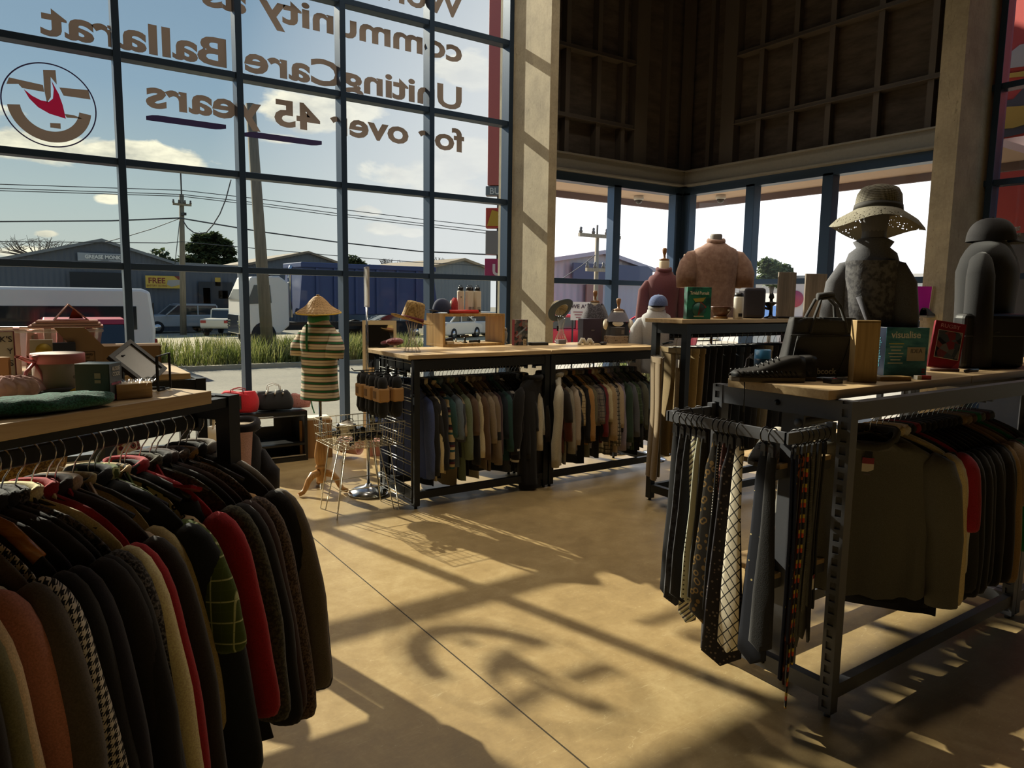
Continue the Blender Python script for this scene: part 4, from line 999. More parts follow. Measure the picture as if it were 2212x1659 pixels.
# tie bar: U-shaped arm
q0, q1, q2, q3 = atZ(1532, 885, 1.085), atZ(1439, 899, 1.085), atZ(1690, 946, 1.085), atZ(1828, 930, 1.085)
tb = thing('tie_bar', 'dark square U-shaped bar carrying the ties at the rack end', 'tie bar', (0, 0, 0))
x0 = 2.135; ya, yb = 2.0, 1.455
m = MB().box(x0, FX0 - .02, ya - .008, ya + .008, 1.065, 1.105).box(x0, FX0 - .02, yb - .008, yb + .008, 1.065, 1.105).box(x0, x0 + .016, yb, ya, 1.065, 1.105)
m.build('bar', RKG, tb)
for y in (ya, yb): MB().box(FX0 - .05, FX0 - .0235, y - .012, y + .012, 1.05, 1.12).build('bracket', RKG, tb)
# ties: (where on the bar, facing), each with its own cloth
TIE = [('A', .25, 'black with pink square outlines', spots('1a1a1e', 'b0405c', 60, .16, 0, True), .74, .045), ('A', .55, 'black with small grey square outlines', spots('1b1c20', '8d8d92', 40, .14, 0, True), .72, .045), ('A', .85, 'plain coal black', cloth('15161a'), .76, .045),
       ('B', .05, 'black with tiny grey squares', spots('17181c', '77777c', 45, .12, 0, True), .76, .045), ('B', .115, 'dark slate moire', fleck('22242e', '3a3d4a', 40), .78, .05), ('B', .18, 'plain navy black', cloth('1b1d26'), .75, .05), ('B', .235, 'cream and navy diagonal striped', stripes([(0, 'cfc7a6'), (.3, '2c3048'), (.42, '8d8a62'), (.6, 'd8d2b8'), (.8, '3a3340')], .045, 2, 1.0), .83, .047),
       ('B', .29, 'silver grey with dark squares', spots('b9bcae', '3b3d36', 52, .2, 0), .75, .05), ('B', .335, 'olive black', cloth('1e1f1c'), .73, .04), ('B', .44, 'bronze floral brocade', spots('1d1811', '6b5228', 34, .42, 1, True), .80, .075), ('B', .49, 'black with white pin dots', spots('18181b', 'd6d0c6', 90, .22, 0), .75, .04),
       ('B', .535, 'russet paisley', spots('3c2220', '98655a', 45, .36, 1, True), .78, .05), ('B', .585, 'dark grey with pale flowers', spots('26242a', '6d6460', 55, .25, .7), .93, .075), ('B', .655, 'cream with black lattice', None, .86, .045), ('B', .86, 'blue black with tiny gold motifs', spots('171b26', 'b9a877', 28, .12, 1), .86, .06),
       ('B', .925, 'plain black satin', cloth('121317'), .8, .045), ('C', .12, 'dark blue with tiny yellow flowers', spots('1d2644', 'b6a43c', 40, .14, 1), .9, .045), ('C', .3, 'maroon and orange swirling', spots('2a1416', '8a4a24', 14, .3, 1, True), .93, .065), ('C', .42, 'navy with red and yellow figures', stripes([(0, '1d2030'), (.45, 'c24a2c'), (.75, 'b9a53f')], .055, 2), 1.03, .04),
       ('C', .58, 'grey tartan', plaid('4a4a48', '2c2c2c', '6b6a66', .05, (0, 2)), .8, .055), ('C', .75, 'plain smoke grey', cloth('3c3d3e'), .78, .05), ('C', .9, 'plain dark charcoal', cloth('202124'), .8, .05)]
lat = NT('lattice'); x_ = lat.xyz(lat.coord()); ff = None
for s in (1, -1):
    f_ = lat.math('FRACT', lat.math('ADD', lat.math('DIVIDE', lat.math('ADD', x_[2], lat.math('MULTIPLY', x_[0], 1.2 * s)), .05), 10.0)); g_ = lat.math('LESS_THAN', f_, .13); ff = g_ if ff is None else lat.math('MAXIMUM', ff, g_)
LAT = lat.done(lat.mix(ff, lin('d8d0bc'), lin('1a1a1e')), .7)
def tie_at(seg, f):
    if seg == 'A': return Vector((lerp(FX0 - .06, x0 + .02, f), ya, 1.085)), 0.0
    if seg == 'B': return Vector((x0 + .008, lerp(ya - .02, yb + .02, f), 1.085)), PI / 2
    return Vector((lerp(x0 + .03, FX0 - .06, f), yb, 1.085)), 0.0
for i, (seg, f, nm, mt, L, w) in enumerate(TIE):
    p_, rz = tie_at(seg, f); q = random.Random(900 + i); turn = q.uniform(-.5, .5) + (.5 if seg == 'B' else .2)
    cl = thing('tie_clip', f'black ring clip holding a tie on the tie bar', 'clip', p_, rz, 'ring clips on the tie bar')
    MB().tube([(0, .027 * math.cos(a), .027 * math.sin(a)) for a in [2 * PI * k_ / 16 for k_ in range(16)]], .0028, 6, True).build('ring', DHANG, cl)
    for s in (-1, 1): MB().prism([(-.012, -.075), (.012, -.075), (.009, -.035), (0, -.026), (-.009, -.035)], -.004, .004, T(0, s * .006, 0, 0) @ Matrix.Rotation(PI / 2, 4, 'X')).build('jaw', DHANG, cl)
    o = thing('necktie', f'{nm} necktie hanging from the tie bar', 'necktie', p_ + Vector((0, 0, -.06)), rz + turn)
    mt = mt or LAT; ph = q.uniform(0, 6)
    def blade(L_, w_, yo):
        lv = [(0, .012), (-.03, .016), (-.1, w_ * .45), (-.3, w_ * .62), (-L_ * .7, w_ * .9), (-L_ + w_ * .6, w_), (-L_ + .0, .002)]
        def fn(u, v):
            z, h_ = lv[round(v * 6)]; a = 2 * PI * u; return (h_ * spow(math.cos(a), .6), yo + .0045 * math.sin(a) + .008 * math.sin(2.5 * z + ph) * min(1, -z * 3), z)
        return MB().grid(12, 7, fn, True)
    blade(L - .07, w, .006).build('front_blade', mt, o); blade((L - .07) * .82, w * .55, -.006).build('tail_blade', mt, o)
    if nm.startswith('silver') or nm.startswith('plain smoke'):
        MB().cbox((0, -.016, -.62 * L), (.028, .001, .055)).build('price_tag', flat('e2dcd4', .6), o); MB().cbox((0, -.0165, -.62 * L + .02), (.028, .0012, .014)).build('tag_header', flat('8e2740', .6), o)

# jumpers and shirts on the front rack
yr, zr = FY0 + .20, 1.09
gs = garment('sweatshirt', 'dark grey crew neck sweatshirt with a swing tag, first on the front rack', (2.95, yr, zr), PI / 2 + R(32), cloth('5a5954', weave=420), None, 5, .78, .25, .05, .60, .06, out=.05, flare=.98, collar=.014, nhw=.10, ndrop=.06, fold=.018, nu=48, shdrop=.085, coll_mat=cloth('3a3935'))
MB().grid(24, 2, lambda u, v: (.098 * math.cos(PI * (1.08 + .84 * u)), .052 * math.sin(PI * (1.08 + .84 * u)) + .004, lerp(-.088, -.100, v))).build('neck_tape', cloth('cfbf9c'), gs)
MB().cbox((0, -.040, -.14), (.05, .003, .03)).build('neck_label', flat('17171a', .8), gs)
put_text('POLO', .02, flat('8a877e', .7), gs, (0, -.037, -.147), PI)
tg = MB().cbox((0, .062, -.225), (.045, .002, .085)).build('swing_tag', flat('d9d0c6', .6), gs, rot=(R(-4), 0, 0)); MB().cbox((0, .0635, -.195), (.045, .0022, .026)).build('tag_header', flat('8e2740', .6), tg)
MB().cbox((0, .0635, -.255), (.03, .0022, .006)).build('tag_print', flat('6a5f66', .6), tg)
MB().cbox((0, .058, -.165), (.028, .002, .04)).build('size_label', flat('17171a', .7), gs)
FRL = [('shirt', 'black knitted', '1a1a1c', .82, .58), ('shirt', 'cream cotton', 'cdb78c', .80, .62), ('shirt', 'cream lined', 'd8cdb8', .78, .5), ('jumper', 'ribbed black', '17171a', .9, .62), ('jumper', 'cherry red collared', '8c1f30', .66, .3), ('cardigan', 'grey black', '28282b', .76, .58), ('jumper', 'black wool', '141416', .82, .6), ('jumper', 'black fleece', '19191c', .8, .6), ('jumper', 'deep black', '121214', .78, .58), ('shirt', 'black with white label', '1d1d20', .8, .6),
       ('jumper', 'soot black', '161618', .84, .6), ('jumper', 'brown black', '1d1917', .8, .6), ('jumper', 'coal', '1a1b1d', .78, .58), ('shirt', 'tan', '8d7350', .84, .62), ('tee', 'taupe', '8c7a68', .66, .26), ('tee', 'brown', '5d4a3c', .7, .26), ('shirt', 'green', '1f7a4c', .74, .5), ('tee', 'grey', '6a6a6c', .7, .26), ('shirt', 'wine', '4a2a34', .74, .5), ('shirt', 'slate', '4d555e', .74, .5)]
hs = [((2.95, yr, zr), PI / 2 + R(32))]
for i, (k_, nm, c_, L, sl) in enumerate(FRL):
    x = 3.0 + i * .048; rz = PI / 2 + rnd.uniform(-.05, .08) + R([30, 24, 17, 12, 8, 5, 3][min(i, 6)])
    garment(k_, f'{nm} {k_} hanging {ordn(i + 1)} on the front rack behind the ties', (x, yr, zr), rz, cloth(c_), None, 600 + i, L, .24 * rnd.uniform(.94, 1.04), .018, sl, .05, out=.04, fold=.012, nu=24, sub=1)
    hs.append(((x, yr, zr), rz))
hangers(hanger_proto('clothes_hanger', DHANG, .024, .2), hs, 'dark hanger with steel hook on the front rack', 'hangers on the front rack')

# ================================================================== coat rack under the gift counter
E1 = Vector((.814, .581, 0)); E2 = Vector((-.581, .814, 0)); LA = Vector((.50, 2.225, 0)); LRZ = math.atan2(.581, .814)
lo = LA - E1 * 1.35
rack('black steel coat rack frame under the gift counter', lo, LRZ, 1.35, .5, 1.25, (.115, 1.165), False, RK, square=True, beam=.028)
LB = 1.275
c0 = atZ(457, 846, LB + .03) ; 
bo = c0 - E1 * 1.5
o = MB().box(0, 1.5, 0, .52, 0, .032).build('counter_board', OAK, None, (bo.x, bo.y, LB), LRZ, bevel=.002); tag(o, 'oak gift counter board above the hanging coats', 'counter board')
HT = None
def houndstooth():
    t_ = NT('houndstooth'); x_ = t_.xyz(t_.coord()); p = .018
    a = t_.math('FRACT', t_.math('ADD', t_.math('DIVIDE', t_.math('ADD', x_[0], x_[1]), p), 10.)); b = t_.math('FRACT', t_.math('ADD', t_.math('DIVIDE', x_[2], p), 50.))
    c_ = t_.math('MULTIPLY', t_.math('GREATER_THAN', a, .5), t_.math('GREATER_THAN', b, .5)); d_ = t_.math('FRACT', t_.math('ADD', t_.math('MULTIPLY', t_.math('ADD', a, b), 2), 0.)); e_ = t_.math('MULTIPLY', t_.math('GREATER_THAN', d_, .5), t_.math('LESS_THAN', t_.math('MULTIPLY', t_.math('SUBTRACT', a, .5), t_.math('SUBTRACT', b, .5)), 0.))
    return t_.done(t_.mix(t_.math('MAXIMUM', c_, e_), lin('d8d0c0'), lin('1a191a')), .9)
COATS = [  # (kind, words, material, length, half width, sleeve, thickness)
    ('blazer', 'brownish grey tweed', cloth('5f574e', weave=340), .66, .235, .56, .05), ('coat', 'black wool', cloth('1c1a1b'), .74, .235, .58, .03), ('cardigan', 'tan camel', cloth('b08a5e'), .7, .185, .56, .02), ('jacket', 'brown check', fleck('3a2c26', '6a5648', 160), .78, .235, .62, .025), ('coat', 'dark chocolate', cloth('33221f'), .72, .235, .58, .03),
    ('coat', 'midnight black', cloth('151417'), .9, .235, .6, .03), ('jacket', 'dark olive fleck', fleck('2c2a1d', '4a4632', 120), .66, .23, .56, .02), ('trench_coat', 'bright red', cloth('8e1722'), .72, .235, .52, .03), ('puffer_vest', 'black quilted', cloth('161517'), .66, .22, 0, .035), ('blouse', 'leopard print', spots('c9b08a', '1b1512', 45, .42, 1, True, second='7a5a34'), .74, .185, .6, .016),
    ('jacket', 'green windowpane check', plaid('4b5a26', 'c9cf9a', '5d6c34', .055, (0, 2), .08), .5, .215, .3, .02), ('coat', 'navy black wool', cloth('1b2026'), .86, .24, .64, .035), ('blouse', 'olive cream', cloth('9a8a62'), .78, .185, .5, .016), ('jacket', 'mushroom satin', cloth('a08c78'), .64, .185, .5, .018), ('coat', 'charcoal brown', cloth('2c2726'), .9, .24, .62, .035),
    ('blazer', 'crimson', cloth('8e1722'), .7, .235, .56, .028), ('trench_coat', 'cream', cloth('d3bf95'), .86, .24, .58, .022), ('coat', 'charcoal tweed', fleck('1b1a1c', '6f6a68', 130, .45, .62), .92, .24, .6, .03), ('coat', 'soft black', cloth('19181a'), .92, .245, .62, .035), ('coat', 'big collared charcoal', cloth('232124'), .95, .25, .62, .045),
    ('coat', 'ink navy', cloth('17151f'), .9, .24, .62, .035), ('coat', 'plain black', cloth('171618'), .92, .24, .6, .03), ('jacket', 'houndstooth', houndstooth(), .68, .235, .5, .022), ('blazer', 'brown grey', cloth('4d463f'), .9, .24, .6, .03), ('shirt', 'cream silk', cloth('d6c6ac'), .7, .185, .5, .016), ('blazer', 'coral pink', cloth('b0786a'), .86, .225, .6, .024), ('cardigan', 'sand beige', cloth('b89e78'), .9, .235, .6, .02), ('coat', 'olive khaki', cloth('686447'), .92, .24, .62, .03), ('coat', 'dark brown black', cloth('1f1a18'), .95, .245, .64, .035)]
RB = LA + E2 * .115 + Vector((0, 0, 1.165)); hs = []
COLLARS = {'coat', 'trench_coat', 'blazer', 'jacket'}
for i, (k_, nm, mt, L, w, sl, th) in enumerate(COATS):
    u = .02 + i * .0335 + rnd.uniform(-.012, .012); p_ = RB - E1 * u; rz = LRZ + PI / 2 + rnd.uniform(-.05, .05) + .22
    o = garment(k_, f'{nm} {k_.replace("_", " ")} hanging {ordn(i)} from the aisle end of the coat rack', p_, rz, mt, None, 1200 + i, L * 1.02, w * 1.12, th * .62, sl * 1.05, .042, out=.10, flare=1.30, flat_=1.95, collar=.013 if k_ in COLLARS else .008, fold=.02, nu=30, shdrop=.115, waist=.99, nhw=.05, ndrop=.02, sub=1, cuff=None)
    # local +Y points back along the rail: lapels and buttons on the front of tailored pieces
    if k_ in COLLARS:
        for s in (-1, 1):
            MB().add([(s * .07, -th * .8 - .012, -.085), (s * .105, -th - .004, -.14), (s * .07, -th - .016, -.2), (s * .012, -th - .012, -.36), (s * .03, -th - .014, -.16)], [(0, 1, 2, 3, 4)]).build('lapel', mt, o, solid=.006)
        for b_ in range(3): MB().lathe([(0, .004), (.011, .003), (.012, 0)], 12, T(.02, -th - .012, -.4 - .1 * b_, rx=PI / 2)).build('button', flat('141214', .3), o)
    if nm == 'bright red':
        for s in (-1, 1):
            tab = MB().prism([(-.02, -.04), (.02, -.04), (.022, .04), (0, .06), (-.022, .04)], 0, .008).build('shoulder_tab', mt, o, (s * .165, 0, -.14), rot=(0, s * .5, PI / 2))
            MB().lathe([(0, .006), (.011, .004), (.011, 0)], 12).build('button', flat('6d0f15', .3), tab, (0, .03, .008))
    if nm == 'black quilted': 
        for z in (-.2, -.27, -.34, -.41, -.48): MB().grid(30, 5, lambda u_, v_, z=z: ((.222 + .012 * math.sin(PI * v_)) * spow(math.cos(2 * PI * u_), .7), (.034 + .012 * math.sin(PI * v_)) * math.sin(2 * PI * u_), z + .035 - .07 * v_), True).build('quilt_band', mt, o)
    hs.append((p_, rz))
hangers(hanger_proto('clothes_hanger', flat('2a2a2d', .4), .03, .2, .007, .07), [h_ for j, h_ in enumerate(hs) if j != 21], 'dark hanger with tall steel hook on the coat rack', 'hangers on the coat rack')
p_, rz = hs[21]
wh = thing('clothes_hanger', 'curved wooden hanger showing above the black coat', 'clothes hanger', p_ + Vector((0, 0, .0)), rz)
MB().tube([(.03 * math.cos(a), 0, .03 * math.sin(a)) for a in [R(-25 + 205 * k_ / 9) for k_ in range(10)]] + [(-.02, 0, -.03), (0, 0, -.05), (0, 0, -.085)], .002, 6).build('hook', STEEL, wh)
MB().tube([(-.22, 0, -.175), (-.15, 0, -.115), (-.06, 0, -.082), (0, 0, -.075), (.06, 0, -.082), (.15, 0, -.115), (.22, 0, -.175)], .013, 12, flat=1.4).build('shoulder_bar', wood('8a5424', 'b97a3c', 0, 2, .25), wh)
# ------------------------------------------------------------------ dress forms
CHROMEP = flat('b9bcc2', .18, 1, .02); SKIN = flat('d8c8b0', .6); WDL = wood('a9773f', 'd0a067', 2, 2, .35)
def torso(kind, label, loc, rz, z0, zs, w, th, mat, sl=.3, sw=.06, neck=.10, collar=None, form=SKIN, finial=False, stand=None, cat='mannequin', fold=.008, seed=0, hemf=.95, slz=None, flat_=1.25, out=.03, base='disc', collr=.016):
    """front faces local -Y; heights are above the base at loc"""
    q = random.Random(seed); o = thing(kind, label, cat, loc, rz); H = zs - z0; ph = q.uniform(0, 6)
    lv = [(zs + .035, .06, .055), (zs + .02, .085, .065), (zs - .005, w * .6, th * .62), (zs - .03, w * .86, th * .72), (zs - .07, w * .97, th * .85), (zs - .14, w, th * .98)]
    for j in range(1, 11):
        f = j / 10; lv.append((lerp(zs - .14, z0, f), w * lerp(1, hemf, f) * (1 - .09 * math.sin(PI * f)), th * lerp(1, .97, f) * (1 - .07 * math.sin(PI * f))))
    def fn(u, v):
        z, a_, b_ = lv[round(v * (len(lv) - 1))]; a = 2 * PI * u; f = max(0, (zs - .15 - z) / max(.1, H))
        k_ = 1 + fold * 2.2 * f * math.sin(7 * a + ph) + fold * f * math.sin(11 * a + 2 * ph)
        return (a_ * spow(math.cos(a), .85) * k_, b_ * math.sin(a) * k_, z)
    MB().grid(40, len(lv), fn, True).build('shirt', mat, o)
    for s in (-1, 1):
        if sl:
            pts = [(s * (w - .065), 0, zs - .082), (s * (w - .015), 0, zs - .105), (s * (w + out * .5), -.01, zs - .17), (s * (w + out), -.02, zs - .06 - sl * .6), (s * (w + out * .9), -.03, zs - .06 - sl)]
            MB().tube(pts, [sw * .55, sw * .8, sw * .95, sw * .98, sw * .95], 16, flat=flat_).build('sleeve', mat, o)
    if collar is not False:
        MB().tube([((.066) * math.cos(a), .062 * math.sin(a), zs + .04 - .018 * max(0, -math.sin(a))) for a in [2 * PI * k_ / 18 for k_ in range(18)]], collr, 8, True, flat=1.6).build('collar', collar or mat, o)
    if neck:
        MB().lathe([(.056, zs), (.05, zs + .05), (.052, zs + neck - .015), (.045, zs + neck), (0, zs + neck)], 18).build('neck', form, o)
    if finial:
        z = zs + neck; MB().lathe([(.05, z), (.05, z + .012), (.014, z + .02), (.012, z + .05), (.02, z + .075), (.024, z + .11), (.016, z + .118), (0, z + .12)], 16).build('finial', wood('6e4a2a', '94683c', 2, 2, .4), o)
    if stand:
        MB().tube([(0, 0, .02), (0, 0, z0 + .12)], .012, 10).build('pole', CHROMEP, o)
        if base == 'disc': MB().lathe([(.14, 0), (.14, .012), (.03, .03), (.016, .05), (0, .05)], 24).build('base', CHROMEP, o)
    return o
# --- striped polo on a turned tripod
px_, pz = 1.906, 5.415
STRIPE = stripes([(0, '2f6a43'), (.27, '7a3a3c'), (.33, 'e3d3ba'), (.62, '2a2a30'), (.66, 'e3d3ba'), (.93, '7a3a3c')], .062, 2, trans=.12)
po = torso('mannequin', 'green and cream striped polo shirt on a mannequin with turned wooden tripod', (px_, pz, 0), R(-62), .74, 1.33, .155, .125, STRIPE, .2, .066, .09, cloth('2b6a42'), SKIN, False, True, seed=3, hemf=1.06, base=None, out=.02, collr=.02)
MB().tube([(.0, -.128, 1.33), (.0, -.136, 1.2), (.0, -.132, 1.12)], .012, 6, flat=.5).build('placket', cloth('2b6a42'), po)
MB().tube([(0, 0, .40), (0, 0, .85)], .011, 10).build('pole', CHROMEP, po)
MB().lathe([(.03, .075), (.036, .10), (.036, .16), (.034, .19), (.046, .197), (.046, .207), (.036, .215), (.044, .235), (.052, .29), (.048, .34), (.036, .40), (.032, .425), (.04, .43), (.036, .45), (.02, .46)], 24).build('turned_post', WDL, po)
for k_ in range(3):
    a = R(20 + 120 * k_); m = MB(); pts = [(.03, .15), (.085, .14), (.125, .10), (.15, .05), (.175, .022), (.215, .012)]; hs_ = [.05, .045, .036, .03, .026, .02]
    m.tube([(r_ * math.cos(a), r_ * math.sin(a), z + .008) for r_, z in pts], hs_ if 0 else [.03, .028, .024, .021, .019, .015], 10).build('leg', WDL, po)
# woven conical hat
hc = thing('sun_hat', 'pointed woven straw hat with a yellow edge on the striped polo mannequin', 'hat', (px_, pz, 1.41), R(10), rot=(R(4), R(-3), 0))
def cone(u, v):
    a = 2 * PI * u; P_ = [(0, .130), (.018, .128), (.036, .118), (.066, .088), (.092, .056), (.122, .034), (.158, .012), (.166, .0)]
    r_, z = P_[round(v * 7)]; r_ *= 1 + .018 * math.cos(26 * a) * (v > .1); return (r_ * math.cos(a), r_ * math.sin(a), z)
MB().grid(104, 8, cone, True).build('crown', straw('bf9a68', '8a6a40', .1), hc)
MB().tube([(.168 * math.cos(a), .168 * math.sin(a), 0) for a in [2 * PI * k_ / 30 for k_ in range(30)]], .005, 6, True).build('edge_binding', flat('c9a43a', .7), hc)
MB().lathe([(.012, .126), (.012, .137), (0, .139)], 10).build('tip_knob', straw(), hc)
MB().tube([(.1, 0, .01), (.13, .02, -.04), (.11, .02, -.09)], .002, 5).build('chin_cord', DHANG, hc)
# --- sign holder on a chrome pole
o = thing('sign_stand', 'chrome floor stand with a clear upright sign holder beside the wire basket', 'sign stand', (2.193, 5.16, 0))
MB().lathe([(.155, 0), (.157, .012), (.15, .028), (.10, .055), (.03, .07), (.022, .085), (0, .085)], 36).build('base', CHROMEP, o)
MB().tube([(0, 0, .07), (0, 0, .85)], .012, 12).build('pole', CHROMEP, o); MB().tube([(0, 0, .85), (0, 0, 1.46)], .008, 12).build('upper_pole', CHROMEP, o)
MB().lathe([(.016, .84), (.018, .85), (.016, .88)], 12).build('collar', flat('3a3c40', .4, .5), o)
ACR = NT('acrylic'); _t = ACR.node('BsdfTransparent'); _t.inputs[0].default_value = (.8, .8, .82, 1); _g = ACR.node('BsdfPrincipled'); _g.inputs['Roughness'].default_value = .15; _g.inputs['Base Color'].default_value = (.75, .75, .78, 1)
_m = ACR.node('MixShader'); _m.inputs[0].default_value = .45; ACR.link(_t.outputs[0], _m.inputs[1]); ACR.link(_g.outputs[0], _m.inputs[2]); ACR.link(_m.outputs[0], ACR.out.inputs[0]); ACR = ACR.m
MB().box(-.105, .105, -.012, .012, 0, .3).build('sign_holder', ACR, o, (0, 0, 1.46), R(72)); MB().box(-.1, .1, -.004, .004, .01, .285).build('paper', flat('e8e4da', .7), o, (0, 0, 1.46), R(72))
# --- wire basket on splayed legs
bk = thing('wire_basket', 'open wire basket on thin splayed legs full of sunglasses', 'basket', (1.975, 4.81, 0)); W_, D_, zt_, zb_ = .255, .225, .665, .50
m = MB(); WB = flat('c4bca6', .35, .6)
for z, s in ((zt_, 1.0), ((zt_ + zb_) / 2 + .03, .985), (zb_ + .05, .97), (zb_, .95)): m.tube([(-W_ * s, -D_ * s, z), (W_ * s, -D_ * s, z), (W_ * s, D_ * s, z), (-W_ * s, D_ * s, z)], .0035 if z == zt_ else .0022, 6, True)
for k_ in range(13):
    f = -1 + 2 * k_ / 12
    for s in (-1, 1):
        m.tube([(f * W_, s * D_, zt_), (f * W_ * .95, s * D_ * .95, zb_)], .0019, 5)
        if k_ < 11: g_ = -1 + 2 * k_ / 10; m.tube([(s * W_, g_ * D_, zt_), (s * W_ * .95, g_ * D_ * .95, zb_)], .0019, 5)
    m.tube([(f * W_ * .95, -D_ * .95, zb_), (f * W_ * .95, D_ * .95, zb_)], .0019, 5); m.tube([(-W_ * .95, f * D_ * .95, zb_), (W_ * .95, f * D_ * .95, zb_)], .0019, 5)
m.build('wire_tray', WB, bk)
for sx in (-1, 1):
    for sy in (-1, 1):
        MB().tube([(sx * .17, sy * .14, zb_), (sx * .235, sy * .165, .004), (sx * .215, sy * .115, .004), (sx * .12, sy * .06, zb_)], .004, 6).build('leg', WB, bk)
MB().tube([(-.205, -.155, .2), (.205, -.155, .2), (.205, .155, .2), (-.205, .155, .2)], .003, 6, True).build('leg_ring', WB, bk)
def shades(loc, rz, tint, label, grp=None):
    o = thing('sunglasses', label, 'sunglasses', loc, rz, grp)
    for s in (-1, 1):
        MB().lathe([(0, -.002), (.024, -.002), (.027, 0), (.024, .003), (0, .003)], 16, T(s * .032, 0, .022, rx=PI / 2), sx=1.1, sy=.85).build('lens', flat('15161a', .1), o)
        MB().tube([(s * .06, .0, .03), (s * .066, .06, .03), (s * .064, .12, .012)], .0025, 6).build('temple_arm', tint, o)
    MB().tube([(-.012, 0, .028), (0, -.002, .032), (.012, 0, .028)], .003, 6).build('bridge', tint, o); return o
for k_ in range(9):
    shades((1.975 + rnd.uniform(-.17, .17), 4.79 + rnd.uniform(-.14, .12), zb_ + .012 + .022 * (k_ % 3)), rnd.uniform(-1, 1), flat(['1b1b1e', '3a2c22', '2a2c33'][k_ % 3], .3), 'pair of dark sunglasses lying in the wire basket', 'sunglasses in the wire basket')
o = thing('spectacle_case', 'white pouch with drawstring lying in the wire basket', 'pouch', (1.93, 4.94, zb_ + .03), R(20))
MB().grid(20, 10, lambda u, v: ((.09 * math.cos(2 * PI * u)) * (.4 + .6 * math.sin(PI * min(v * 1.1, 1))), .05 * math.sin(2 * PI * u) * (.4 + .6 * math.sin(PI * v)), .11 * v + .004 * math.sin(20 * u)), True).build('pouch_body', flat('ddd6cc', .8), o)
MB().tube([(-.06, 0, .1), (-.02, -.03, .13), (.04, -.02, .12), (.07, 0, .1)], .003, 5).build('drawstring', DHANG, o)
o = thing('plastic_tube', 'short white tube with black end caps across the wire basket', 'tube', (1.9, 4.86, zb_ + .11), R(-25))
MB().tube([(-.05, 0, 0), (.05, 0, 0)], .02, 14).build('barrel', flat('e2ddcf', .5), o); MB().tube([(-.066, 0, 0), (-.05, 0, 0)], .024, 14).build('end_cap', DHANG, o); MB().tube([(.05, 0, 0), (.066, 0, 0)], .022, 14).build('end_cap', DHANG, o)
# --- standing mirror and jacket by the window
pm = atZ(822, 968, 0); o = thing('standing_mirror', 'tall mirror in a cream frame leaning by the window post', 'mirror', (pm.x, pm.y, 0), R(-23), rot=(R(-4), 0, R(-23)))
MB().box(-.17, -.14, 0, .03, 0, 1.30).box(.14, .17, 0, .03, 0, 1.30).box(-.14, .14, 0, .03, 0, .04).box(-.14, .14, 0, .03, 1.255, 1.30).build('frame', flat('d3c19c', .6), o)
MB().box(-.14, .14, .015, .025, .04, 1.255).build('mirror_glass', flat('8a8a88', .03, 1, 0), o); MB().box(-.14, .14, .026, .03, .04, 1.255).build('backing', DKM, o)
garment('jacket', 'dark grey shiny jacket hanging between the mirror and the wire grid', (2.62, 5.62, 1.02), R(70), flat('3d3f40', .35, 0, .2, 6), None, 61, .78, .2, .05, .55, .05, fold=.02)
o = thing('coat_stand', 'thin black stand holding the shiny grey jacket', 'stand', (2.62, 5.62, 0)); MB().tube([(0, 0, 0), (0, 0, 1.0)], .01, 8).build('pole', RK, o); MB().lathe([(.15, 0), (.15, .01), (.02, .03)], 20).build('base', RK, o)

# --- low cabinet at the window with bags
CB = flat('17181a', .3)
o = thing('low_cabinet', 'low black glass fronted cabinet under the window', 'cabinet', (1.32, 6.55, 0))
MB().box(0, .86, 0, .42, .44, .47).box(0, .86, 0, .42, 0, .04).box(0, .03, 0, .42, .04, .44).box(.83, .86, 0, .42, .04, .44).box(.03, .83, .0, .4, .15, .17).build('carcass', CB, o)
MB().box(.30, .83, .39, .4, .04, .28).box(.03, .3, .39, .4, .04, .44).box(.30, .83, .39, .4, .38, .44).box(.66, .83, .39, .4, .28, .38).build('back_panel', CB, o)
for z in (.425, .05): MB().box(.02, .84, -.006, 0, z, z + .012).build('silver_trim', CHROMEP, o)
def bag(kind, label, loc, rz, w, d_, h, mat, strap=None, sm=None, seed=1, bulge=.2, cat='bag'):
    q = random.Random(seed); o = thing(kind, label, cat, loc, rz); ph = q.uniform(0, 6)
    def fn(u, v):
        a = 2 * PI * u; k_ = 1 + bulge * math.sin(PI * min(1, v * 1.15)) + .03 * math.sin(5 * a + ph); cap = 1 if v < .86 else lerp(1, .0, (v - .86) / .14)
        k2 = (.0 if v == 0 else 1)
        return (w / 2 * spow(math.cos(a), .5) * k_ * lerp(1, .93, v) * (.001 + k2 * max(cap, .0)), d_ / 2 * spow(math.sin(a), .6) * k_ * lerp(1, .75, v) * (.001 + k2 * max(cap, 0)), h * min(v / .86, 1) + (.012 * math.sin(3 * a + ph) if .3 < v < .95 else 0))
    MB().grid(36, 15, fn, True).build('bag_body', mat, o)
    if strap: 
        for yy in (-.3, .3):
            MB().tube([(-w * .2, d_ * yy, h * .9), (-w * .17, d_ * yy, h + strap), (0, d_ * yy, h + strap * 1.3), (w * .17, d_ * yy, h + strap), (w * .2, d_ * yy, h * .9)], .008, 8, flat=.5).build('handle', sm or mat, o)
    return o
p_ = (1.60, 6.70, .47)
b_ = bag('tote_bag', 'red fabric carry bag with a black patch on the low cabinet', p_, R(-25), .30, .16, .19, cloth('b3232f'), .03, cloth('8e1a24'), 4)
MB().cbox((.01, -.098, .11), (.07, .012, .12)).build('patch', DHANG, b_)
b_ = bag('gym_bag', 'black and white striped bag on the low cabinet', (1.93, 6.74, .47), R(-10), .30, .2, .17, cloth('25262a'), .06, flat('d8d6d0', .7), 6)
for xx in (-.08, 0, .07): MB().tube([(xx, -.1, .165), (xx + .02, 0, .182), (xx + .03, .08, .165)], .008, 6).build('white_stripe', flat('d8d6d0', .7), b_)
